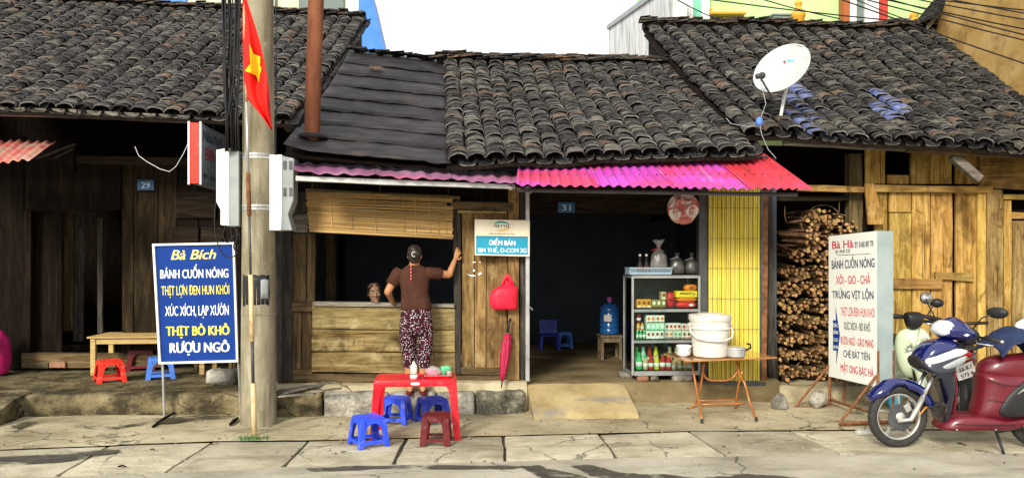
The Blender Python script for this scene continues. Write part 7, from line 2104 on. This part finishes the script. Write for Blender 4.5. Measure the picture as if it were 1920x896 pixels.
for sx in (-1, 1):
    s_ = nk + V((sx * .165, .045, -.12)); e_ = s_ + V((sx * .05, -.02, -.25)); C2.tube([s_ + V((-sx * .05, 0, .02)), s_, e_, e_ + V((-sx * .06, -.15, -.015))], [.06, .064, .055, .045], 14)
    k_ = pel + V((sx * .12, -.40, .04)); C2.tube([pel + V((sx * .09, .02, 0)), pel + V((sx * .09, -.02, 0)), k_, V((k_.x, k_.y + .02, .55))], [.1, .1, .075, .06], 14)
o = C2.build('clothing', M['dark_cloth'], w2, smooth=True); remesh(o, .01, 2)
H3 = MB()
H3.ball(hc2 + m2 @ V((0, .022, .042)), (.084, .100, .090), 20, 14, m=m2)
H3.ball(hc2 + m2 @ V((0, .075, -.02)), (.070, .05, .075), 14, 10, m=m2)
for sx in (-1, 1): H3.tube([hc2 + m2 @ V((sx * .02, -.070, .106)), hc2 + m2 @ V((sx * .062, -.058, .070)), hc2 + m2 @ V((sx * .076, -.02, .02)), hc2 + m2 @ V((sx * .07, .04, -.03))], [.012, .018, .02, .02], 10)
o = H3.build('hair', M['hair'], w2, smooth=True); remesh(o, .006, 1)
t = thing('wooden_stool', 'low wooden stool under the seated woman inside the window', 'stool', V((pel.x, pel.y + .02, .30)))
mb = MB(); mb.box((pel.x, pel.y + .03, pel.z - .105), (.34, .34, .03)); mb.build('seat', M['old_stool_wood'], t, bevel=.004)
for sx in (-1, 1):
    for sy in (-1, 1):
        mb = MB(); mb.box((pel.x + sx * .14, pel.y + .03 + sy * .14, (pel.z - .12 + .30) / 2), (.035, .035, pel.z - .12 - .30)); mb.build('leg', M['old_stool_wood'], t)

# ================================================================== SCOOTERS
def pillow(mb, prof, hw, yc=0.0, p=2.6, lay=7, shrink=1.0, cen=None):
    """a body panel: side outline prof [(x, z)], rounded over to half-width hw"""
    n = len(prof)
    cx = sum(q[0] for q in prof) / n; cz = sum(q[1] for q in prof) / n
    if cen: cx, cz = cen
    rings = []
    for k in range(lay):
        s = -1 + 2 * k / (lay - 1); y = s
        f = (1 - abs(s * .985) ** p) ** (1 / p)
        f = 1 - shrink * (1 - f)
        rings.append([V((cx + (x - cx) * f, yc + hw * y, cz + (z - cz) * f)) for x, z in prof])
    mb.loft(rings)
def sm2(prof, k=3, closed=True):
    out = []; n = len(prof)
    for i in range(n):
        a, b, c, d = [V((*prof[(i + j) % n], 0)) for j in (-1, 0, 1, 2)]
        for s in range(k):
            q = s / k; v = .5 * ((2 * b) + (c - a) * q + (2 * a - 5 * b + 4 * c - d) * q * q + (3 * b - a - 3 * c + d) * q ** 3); out.append((v.x, v.y))
    return out
def torus(mb, c, Rr, r, seg=40, s2=12, axis=None, sq=1.0):
    m = axis or Matrix.Identity(3); rings = []
    for i in range(seg + 1):
        a = 2 * PI * i / seg
        rings.append([V(c) + m @ V(((Rr + r * math.cos(b)) * math.cos(a), r * sq * math.sin(b), (Rr + r * math.cos(b)) * math.sin(a))) for b in [2 * PI * j / s2 for j in range(s2)]])
    mb.loft(rings, True, False)
def wheel(t, c, Rr, spokes=5, disc=True, tw=.045, m=None, rimm='silver'):
    c = V(c); m = m or Matrix.Identity(3)
    mb = MB(); torus(mb, c, Rr - tw, tw, 44, 12, m, 1.0)
    ty = mb.build('tyre', M['rubber'], t, smooth=True)
    mb = MB()
    for k in range(36):                      # shallow tread
        a = 2 * PI * k / 36
        for sy in (-1, 1):
            p = c + m @ V(((Rr - .0025) * math.cos(a), sy * .018, (Rr - .004) * math.sin(a)))
            mb.box(p, (.006, .022, .003), m @ Euler((0, -a - PI / 2 + .25 * sy, 0)).to_matrix())
    o = mb.build('tread', M['rubber'], ty); o['kind'] = 'stuff'
    mb = MB(); torus(mb, c, Rr - tw * 1.9, .016, 40, 8, m, 1.5)
    rim = mb.build('rim', M[rimm], t, smooth=True)
    for k in range(spokes):
        a = 2 * PI * k / spokes + .3
        mb = MB(); d = V((math.cos(a), 0, math.sin(a))); q = V((-math.sin(a), 0, math.cos(a)))
        mb.tube([c + m @ (d * .04), c + m @ (d * (Rr * .45) + q * .012), c + m @ (d * (Rr - tw * 1.9))], [.017, .013, .015], 6, flat=1.4); mb.build('spoke', M[rimm], rim)
    mb = MB(); ax = m @ Matrix.Rotation(R(90), 3, 'X'); mb.lathe([(.03, -.06), (.045, -.05), (.05, 0), (.045, .05), (.03, .06)], c, 16, ax); mb.build('hub', M['silver'], rim, smooth=True, angle=40)
    if disc:
        mb = MB(); mb.lathe([(.06, .045), (.122, .045), (.122, .050), (.06, .050)], c, 26, m @ Matrix.Rotation(R(-90), 3, 'X')); mb.build('brake_disc', M['dark_steel'], rim)
        mb = MB(); mb.box(c + m @ V((-.06, .055, .085)), (.06, .03, .07), m @ Euler((0, .5, 0)).to_matrix()); mb.build('brake_caliper', M['silver'], t, bevel=.008)
SCF = gnd(1683, 838)
# local frame: +x forward, +y the side facing the camera, z up; origin under the front axle
sco = thing('scooter', 'dark blue scooter with maroon seat parked on its kickstand, cut by the right frame edge', 'scooter', SCF, rotz=PI - R(5))
def q(px, py): return (-(px - 1683) / 208, (838 - py) / 208)
def Q(px, py, y=0.0): a = q(px, py); return V((a[0], y, a[1]))
steer = Matrix.Rotation(R(7), 3, 'Z')
wheel(sco, (0, 0, .281), .281, 5, True, .040, steer)
wheel(sco, (-1.27, 0, .281), .281, 5, False, .052)
def panel(name, pts_, hw, mat, t=sco, yc=0, p=2.6, lay=7, smooth=True, sub=1, shrink=1.0, k=3, parent=None, cen=None):
    mb = MB(); pillow(mb, sm2([q(*z) for z in pts_], k), hw, yc, p, lay, shrink, cen); return mb.build(name, M[mat], parent or t, smooth=smooth, sub=sub)
# front fender: a shell that follows the wheel
mb = MB(); rings = []
for i in range(17):
    a = R(152 - 132 * i / 16); a = PI - a; rr_ = .325 + (.018 if 4 < i < 13 else 0) - (.03 if i == 0 else 0)
    w_ = .025 + .058 * math.sin(PI * min(1, (i + 1.2) / 9)) if i < 8 else .083
    dp = .02 + .06 * math.sin(PI * min(1, i / 9)) if i < 9 else .08
    c_ = V((rr_ * math.cos(a), 0, .281 + rr_ * math.sin(a))); dr = V((math.cos(a), 0, math.sin(a)))
    rings.append([c_ + steer @ V((0, sy * w_, 0)) - dr * dd for sy, dd in ((-1, dp), (-.97, dp * .35), (-.7, .006), (0, -.004), (.7, .006), (.97, dp * .35), (1, dp))])
mb.loft(rings, closed=False, caps=False); mb.build('front_fender', M['blue_paint'], sco, smooth=True, solid=.006)
for sy in (-1, 1):
    mb = MB(); mb.tube([V((.0, sy * .075, .281)) + V((.035, 0, -.03)), Q(1700, 782, sy * .085), Q(1722, 740, sy * .085)], [.017, .021, .025], 10); mb.build('fork', M['silver'], sco, smooth=True)
    mb = MB(); mb.tube([Q(1720, 745, sy * .085), Q(1742, 700, sy * .08)], [.017, .016], 10); mb.build('fork_tube', M['steel'], sco, smooth=True)
mb = MB(); mb.tube([Q(1742, 715, .1), Q(1752, 735, .11), Q(1750, 752, .11), Q(1738, 758, .1), Q(1728, 756, .09)], .008, 6); mb.build('brake_hose', M['black'], sco, smooth=True)
# front body
panel('leg_shield', [(1712, 672), (1740, 652), (1774, 646), (1787, 654), (1776, 682), (1779, 702), (1783, 722), (1776, 758), (1768, 790), (1758, 790), (1760, 756), (1753, 724), (1740, 700), (1722, 690)], .185, 'navy_paint', p=2.2, lay=9, shrink=.55)
panel('nose', [(1711, 672), (1724, 650), (1748, 635), (1778, 632), (1792, 646), (1760, 660), (1730, 676), (1716, 684)], .165, 'blue_paint', p=2.0, lay=9, shrink=.6)
for sy in (-1, 1):
    mb = MB(); pr = sm2([q(*z) for z in ((1722, 668), (1750, 657), (1778, 649), (1796, 652), (1795, 658), (1770, 667), (1740, 677), (1724, 679))])
    pillow(mb, pr, .035, sy * .135, 3, 5, .5); mb.build('indicator', M['lens'], sco, smooth=True, angle=60)
    mb = MB(); pr = sm2([q(*z) for z in ((1744, 682), (1770, 670), (1794, 662), (1790, 674), (1770, 684), (1750, 688))])
    pillow(mb, pr, .03, sy * .150, 3, 5, .5); mb.build('side_trim', M['box_grey'], sco, smooth=True, angle=60)
mb = MB(); pr = sm2([q(*z) for z in ((1709, 672), (1716, 664), (1728, 676), (1722, 690), (1713, 686))]); pillow(mb, pr, .13, 0, 2.2, 7, .7); mb.build('grille', M['black'], sco, smooth=True, angle=60)
# handlebar cowl with headlight
panel('handlebar_cowl', [(1751, 616), (1762, 602), (1782, 592), (1797, 596), (1815, 612), (1827, 622), (1826, 632), (1808, 638), (1780, 635), (1758, 630)], .135, 'blue_paint', p=2.0, lay=9, shrink=.75)
mb = MB(); pr = sm2([q(*z) for z in ((1750, 617), (1757, 605), (1770, 598), (1784, 604), (1789, 613), (1778, 624), (1758, 628))]); pillow(mb, pr, .115, .0, 2.4, 9, .55); mb.build('headlight', M['lens'], sco, smooth=True, angle=60)
mb = MB(); pr = [q(*z) for z in ((1791, 624), (1798, 621), (1804, 624), (1797, 627))]; pillow(mb, pr, .006, .125, 3, 3, .2); mb.build('emblem', M['white'], sco)
mb = MB(); pr = sm2([q(*z) for z in ((1797, 604), (1815, 610), (1830, 622), (1828, 640), (1812, 646), (1800, 640))]); pillow(mb, pr, .10, 0, 2.4, 7, .6); mb.build('dashboard', M['black'], sco, smooth=True, angle=60)
mb = MB(); mb.tube([Q(1805, 640, 0), Q(1776, 690, 0), Q(1762, 730, 0)], [.035, .04, .04], 10); mb.build('steering_column', M['black'], sco, smooth=True)
for sy in (-1, 1):
    a_, b_ = Q(1822, 628, sy * .12), Q(1836, 632, sy * .33)
    mb = MB(); mb.tube([a_, b_], .011, 8); mb.build('handlebar', M['black'], sco, smooth=True)
    mb = MB(); mb.tube([a_.lerp(b_, .38), b_], [.017, .018], 10); gp = mb.build('grip', M['rubber'], sco, smooth=True)
    mb = MB(); mb.tube([b_, b_ + V((-.004, sy * .02, 0))], .016, 10); mb.build('bar_end', M['steel'], gp, smooth=True)
    mb = MB(); mb.tube([Q(1815, 634, sy * .13), Q(1808, 638, sy * .2), Q(1826, 640, sy * .3)], .006, 6); mb.build('brake_lever', M['steel'], sco, smooth=True)
# panel joints, hoses and small hardware
for pp_, nm in (([(1724, 688, .172), (1748, 694, .186), (1775, 690, .188), (1788, 686, .175)], 'seam'), ([(1757, 728, .158), (1768, 735, .172), (1786, 732, .160)], 'seam'), ([(1836, 706, .146), (1862, 716, .168), (1890, 716, .176)], 'seam'), ([(1832, 742, .155), (1850, 745, .170), (1862, 746, .178)], 'seam'), ([(1770, 786, .178), (1820, 788, .186), (1880, 788, .186)], 'seam')):
    mb = MB(); mb.tube([Q(*z) for z in pp_], .0028, 5); mb.build(nm, M['black'], sco, smooth=True)
for pp_ in ([(1812, 632, .12), (1800, 650, .16), (1788, 662, .12)], [(1818, 634, .16), (1808, 655, .19), (1790, 672, .12)], [(1806, 640, -.1), (1796, 660, -.12), (1780, 670, -.08)]):
    mb = MB(); mb.tube([Q(*z) for z in pp_], .006, 6); mb.build('control_cable', M['black'], sco, smooth=True)
mb = MB(); mb.tube([Q(1728, 758, .088), Q(1716, 772, .09)], .006, 6); mb.build('reflector', M['orange_lens'], sco)
# mirrors
def mirror(root, sx0, end, size, nrm, fwdm):
    mb = MB(); mb.tube([sx0, sx0.lerp(end, .45) + V((.02, 0, .03)), end], .0065, 6); st = mb.build('mirror_stem', M['black'], root, smooth=True)
    n = V(nrm).normalized(); u = V((0, 0, 1)) - n * n.z; u.normalize(); r_ = u.cross(n)
    m = Matrix((r_, u, n)).transposed()
    mb = MB(); mb.lathe([(.005, -.028), (.5, -.024), (.85, -.012), (1, .004), (.97, .010)], (0, 0, 0), 22)
    mb.v = [end + m @ V((p.x * size[0], p.y * size[1], p.z)) for p in mb.v]; mi = mb.build('mirror', M['black'], root, smooth=True)
    mb = MB(); mb.lathe([(.92, .0105), (.01, .0110)], (0, 0, 0), 22); mb.v = [end + m @ V((p.x * size[0], p.y * size[1], p.z)) for p in mb.v]; mb.build('mirror_glass', M['steel'], mi, smooth=True)
mirror(sco, Q(1813, 612, .10), Q(1845, 582, .20), (.090, .052), (-.8, -.62, .12), 1)
mirror(sco, Q(1764, 596, -.10), Q(1763, 560, -.26), (.075, .058), (-.35, .94, .1), 1)
# inner shield, floor, seat and tail
panel('inner_panel', [(1770, 662), (1776, 670), (1777, 700), (1782, 730), (1777, 770), (1772, 772), (1775, 725), (1770, 690)], .165, 'maroon_paint', p=3, lay=7, shrink=.35)
panel('floorboard', [(1753, 798), (1768, 778), (1795, 772), (1835, 774), (1880, 782), (1920, 776), (1922, 786), (1888, 800), (1820, 802), (1770, 803)], .18, 'maroon_paint', p=3, lay=7, shrink=.35)
panel('rear_body', [(1818, 778), (1826, 745), (1830, 712), (1834, 694), (1900, 690), (2010, 672), (2050, 660), (2040, 690), (1990, 730), (1940, 770), (1890, 788), (1840, 786)], .17, 'maroon_paint', p=2.2, lay=9, shrink=.5, cen=q(1900, 735))
panel('seat', [(1832, 698), (1836, 680), (1852, 668), (1880, 662), (1920, 660), (1990, 652), (2030, 650), (2030, 664), (1980, 680), (1920, 704), (1895, 716), (1862, 708)], .155, 'maroon_paint', p=2.0, lay=9, shrink=.55, cen=q(1925, 684))
for sy in (-1, 1):
    panel('side_panel', [(1852, 768), (1862, 742), (1884, 718), (1915, 700), (1990, 686), (1985, 715), (1950, 748), (1912, 770), (1876, 776)], .035, 'black', yc=sy * .155, p=2.4, lay=5, shrink=.5)
    mb = MB(); mb.tube([Q(1884, 731, sy * .185), Q(1900, 719, sy * .188), Q(1930, 707, sy * .188)], [.004, .012, .008], 6, flat=.4); mb.build('trim_strip', M['box_grey'], sco, smooth=True)
mb = MB(); mb.tube([Q(1900, 795, .16), Q(1920, 782, .19), Q(1990, 768, .2)], [.03, .045, .045], 12); mb.build('exhaust', M['silver'], sco, smooth=True)
mb = MB(); mb.tube([Q(1870, 792, 0), Q(1949, 780, 0)], [.09, .08], 10); mb.build('engine', M['dark_steel'], sco, smooth=True)
mb = MB(); mb.tube([Q(2040, 665, 0), Q(2056, 668, 0)], [.07, .05], 10); mb.build('tail_light', M['red_lens'], sco, smooth=True)
mb = MB(); a_, b_ = Q(1853, 797, .10), Q(1855, 846, .24); mb.tube([a_, b_], .012, 8); ks = mb.build('kickstand', M['black'], sco, smooth=True)
mb = MB(); mb.box(b_ + V((-.01, .01, -.005)), (.06, .05, .015)); mb.build('kickstand_foot', M['black'], ks)
for x_ in (1775, 1846):
    mb = MB(); mb.ball(Q(x_, 797, .17), .009, 8, 5); mb.build('bolt', M['steel'], sco)
# jacket thrown over its seat
def to_world(p): return Matrix.Rotation(PI - R(5), 3, 'Z') @ p + SCF
jk = thing('jacket', 'crumpled navy jacket thrown over the maroon scooter seat', 'jacket', to_world(Q(1905, 662)))
mb = MB(); rows = []
for j in range(13):
    v_ = j / 12; row = []
    for i in range(21):
        u_ = i / 20
        px_ = 1853 + (1990 - 1853) * u_; yy = -.24 + .48 * v_
        top_ = 640 - 26 * math.sin(PI * min(1, u_ * 1.35)) * 1.0 + 10 * (u_ > .8)
        if u_ < .12: top_ += (0.12 - u_) * 60
        drop = 46 * max(0, abs(2 * v_ - 1) - .35) ** 1.3 * (1.2 - .5 * math.sin(u_ * 5))
        p = Q(px_, top_ + drop * (1.0 if u_ > .15 else .5), yy)
        p += V((.02 * noise.noise(p * 9), .02 * noise.noise(p * 9 + V((4, 4, 4))), .035 * noise.noise(p * 7 + V((8, 8, 8))) + .015 * noise.noise(p * 18)))
        row.append(to_world(p))
    rows.append(row)
mb.loft(rows, closed=False, caps=False); mb.build('cloth', M['jacket'], jk, smooth=True, solid=.02, sub=1)
hp_ = to_world(Q(1926, 622, .02))
hl_ = thing('helmet', 'white helmet resting on the navy jacket at the right frame edge', 'helmet', hp_)
mb = MB(); mb.lathe([(.105, -.06), (.125, -.02), (.125, .03), (.10, .09), (.05, .122), (.004, .13)], hp_, 24); mb.build('shell', M['white'], hl_, smooth=True)
mb = MB(); mb.lathe([(.118, -.075), (.128, -.05), (.126, -.02), (.112, -.06)], hp_, 24); mb.build('trim', M['black'], hl_, smooth=True)

# --- a second machine behind it, seen from the rear with its plate
b0 = gnd(1806, 802)
mo = thing('motorbike', 'motorbike behind the blue scooter showing its red tail light and number plate', 'motorbike', V((b0.x, b0.y, 0)), rotz=R(62))
# local: +x forward (away from the road), z up; origin under the rear axle
wheel(mo, (0, 0, .28), .28, 5, False, .05); wheel(mo, (1.2, 0, .28), .28, 5, True, .045)
def mp(pts_): return [(x, z) for x, z in pts_]
mb = MB(); pillow(mb, sm2([(-.22, .72), (-.12, .80), (.2, .80), (.6, .74), (.75, .6), (.6, .5), (.25, .55), (.0, .60), (-.15, .64)]), .12, 0, 2.2, 7, .5); mb.build('body', M['maroon_paint'], mo, smooth=True, angle=60)
mb = MB(); pillow(mb, sm2([(-.18, .80), (-.1, .84), (.3, .83), (.62, .78), (.6, .74), (.2, .79), (-.1, .79)]), .11, 0, 2.2, 7, .4); mb.build('seat', M['black'], mo, smooth=True, angle=60)
mb = MB(); pillow(mb, sm2([(1.0, .95), (.9, .7), (.85, .4), (.9, .35), (1.0, .5), (1.1, .75), (1.08, .95)]), .15, 0, 2.2, 7, .4); mb.build('leg_shield', M['maroon_paint'], mo, smooth=True, angle=60)
mb = MB(); mb.tube([V((.92, -.33, 1.0)), V((.95, -.1, .98)), V((.95, .1, .98)), V((.92, .33, 1.0))], .018, 8); mb.build('handlebar', M['black'], mo, smooth=True)
pz = Matrix.Rotation(R(-62), 3, 'Z')
def mloc(px, py, zc): return pz @ (atd(px, py, zc) - V((b0.x, b0.y, 0)))
zc_ = topx((b0.x, b0.y, 0))[2] - .37
A, B, C, D = [mloc(*z, zc_) for z in ((1789, 689), (1823, 676), (1832, 703), (1798, 714))]
n_ = (B - A).cross(D - A).normalized()
mb = MB(); mb.prism([A, B, C, D], n_ * -.006 if n_.x < 0 else n_ * .006); pl_ = mb.build('number_plate', M['white'], mo, bevel=.002)
nn = n_ if (pz @ (V((0, 0, 1.7)) - V((b0.x, b0.y, 0))) - A).dot(n_) > 0 else -n_
xd_ = (B - A).normalized(); ud_ = nn.cross(xd_)
cA = (A + B + C + D) / 4
text('23-K1', M['ink_black'], pl_, cA + ud_ * .012 + nn * .008, xd_, ud_, .125, .040, .03)
text('573 4', M['ink_black'], pl_, cA - ud_ * .050 + nn * .008, xd_, ud_, .125, .040, .03)
mb = MB()
tp = [mloc(*z, zc_ - .01) for z in ((1790, 672), (1800, 658), (1816, 656), (1822, 664), (1818, 674), (1800, 682))]
mb.prism(tp, V((.10, 0, 0))); mb.build('tail_light', M['red_lens'], mo, bevel=.01)
mb = MB(); mb.prism([mloc(*z, zc_ - .03) for z in ((1796, 678), (1819, 669), (1818, 674), (1798, 683))], V((.05, 0, 0))); mb.build('indicator', M['orange_lens'], mo, bevel=.004)
mb = MB(); rings = []
for i in range(9):
    a = R(120 - 14 + 12 * i); c_ = V((.325 * math.cos(a), 0, .28 + .325 * math.sin(a))); rings.append([c_ + V((0, -.06, 0)), c_ + V((0, 0, .012)), c_ + V((0, .06, 0))])
mb.loft(rings, closed=False, caps=False); mb.build('rear_fender', M['black'], mo, smooth=True, solid=.01)
mb = MB(); mb.tube([V((.1, -.12, .32)), V((-.15, -.13, .40)), V((-.2, -.13, .42))], [.03, .04, .035], 10); mb.build('exhaust', M['silver'], mo, smooth=True)

# --- the pale green scooter behind the standing sign
g0_ = gnd(1716, 778)
gs = thing('scooter', 'pale green scooter with black handlebars parked behind the standing sign', 'scooter', V((g0_.x, g0_.y, 0)), rotz=R(-106))
# local: +x forward (towards the camera), y to the right of the picture
gz = Matrix.Rotation(R(106), 3, 'Z')
def G(px, py, dx=0.0):
    zc0 = topx(g0_)[2]
    p = gz @ (atd(px, py, zc0) - V((g0_.x, g0_.y, 0))); return p + V((dx, 0, 0))
wheel(gs, (.08, 0, .26), .26, 5, False, .045); wheel(gs, (-1.15, 0, .26), .26, 5, False, .05)
fs_ = [(1692, 618), (1684, 624), (1680, 640), (1680, 660), (1686, 685), (1694, 705), (1712, 712), (1738, 710), (1752, 690), (1756, 665), (1752, 640), (1744, 622), (1728, 612), (1705, 614)]
mb = MB(); rings = []
pc_ = [G(*z) for z in fs_]; cc_ = sum(pc_, V()) / len(pc_)
for f, dx in ((.93, -.06), (1.0, -.03), (1.0, .0), (.90, .045), (.62, .085), (.25, .105), (.02, .11)):
    rings.append([cc_ + (p - cc_) * f + V((dx - .06 * ((p - cc_).y / .2) ** 2, 0, 0)) for p in pc_])
mb.loft(rings); mb.build('leg_shield', M['pale_green_paint'], gs, smooth=True, sub=1)
mb = MB(); mb.tube([G(1722, 616, .08), G(1712, 650, .135), G(1716, 690, .12)], [.03, .035, .03], 10, flat=.5); mb.build('centre_trim', M['pale_green_paint'], gs, smooth=True)
for pts_, nm in (([(1697, 654), (1698, 644), (1703, 642), (1705, 650)], 'emblem'), ([(1726, 632), (1731, 640), (1735, 637), (1730, 628)], 'emblem'), ([(1692, 652), (1710, 653), (1735, 643)], 'chrome_strip')):
    mb = MB(); mb.tube([G(*z, .10) for z in pts_], .008, 6); mb.build(nm, M['silver'], gs, smooth=True)
mb = MB(); pr_ = [G(*z) for z in ((1694, 590), (1698, 584), (1726, 583), (1734, 592), (1728, 612), (1712, 620), (1700, 617))]; c_ = sum(pr_, V()) / len(pr_)
rings = [[c_ + (p - c_) * f + V((dx, 0, 0)) for p in pr_] for f, dx in ((.8, -.12), (1, -.06), (1, .03), (.85, .08), (.3, .10))]
mb.loft(rings); mb.build('headset', M['black'], gs, smooth=True, sub=1)
for pa_, pb2, in (((1698, 594), (1664, 592)), ((1730, 592), (1768, 601))):
    mb = MB(); mb.tube([G(*pa_), G(*pa_).lerp(G(*pb2), .35), G(*pb2)], [.02, .026, .024], 10); mb.build('grip', M['black'], gs, smooth=True)
mb = MB(); mb.tube([G(1728, 604, .05), G(1740, 606, .09), G(1764, 604, .08)], .007, 6); mb.build('brake_lever', M['steel'], gs, smooth=True)
mirror(gs, G(1738, 592), G(1757, 568), (.068, .050), (-.95, .2, 0), 1)
mirror(gs, G(1676, 592), G(1660, 566), (.068, .050), (-.95, -.2, 0), 1)
mb = MB(); rings = []
for i in range(9):
    a = R(10 + 17 * i); c_ = V((.08 + .30 * math.cos(a), 0, .26 + .30 * math.sin(a))); rings.append([c_ + V((0, -.06, -.03)), c_ + V((0, 0, .012)), c_ + V((0, .06, -.03))])
mb.loft(rings, closed=False, caps=False); mb.build('front_fender', M['pale_green_paint'], gs, smooth=True, solid=.008)
mb = MB(); pillow(mb, sm2([(-.2, .30), (-.35, .34), (-.55, .36), (-.6, .6), (-.62, .70), (-1.2, .74), (-1.5, .70), (-1.4, .5), (-1.2, .4), (-.9, .32), (-.6, .28)]), .16, 0, 2.2, 7, .4); mb.build('rear_body', M['pale_green_paint'], gs, smooth=True, angle=60)
mb = MB(); pillow(mb, sm2([(-.55, .72), (-.6, .78), (-1.0, .80), (-1.35, .80), (-1.4, .74), (-1.0, .73)]), .14, 0, 2.2, 7, .4); mb.build('seat', M['black'], gs, smooth=True, angle=60)
mb = MB(); mb.tube([V((0, 0, .9)), V((.02, 0, .62)), V((.06, 0, .3))], .03, 10); mb.build('steering_column', M['black'], gs, smooth=True)
mb = MB()
for k in range(4): a_ = G(1834 + 8 * k, 620 + k * .3, .0)
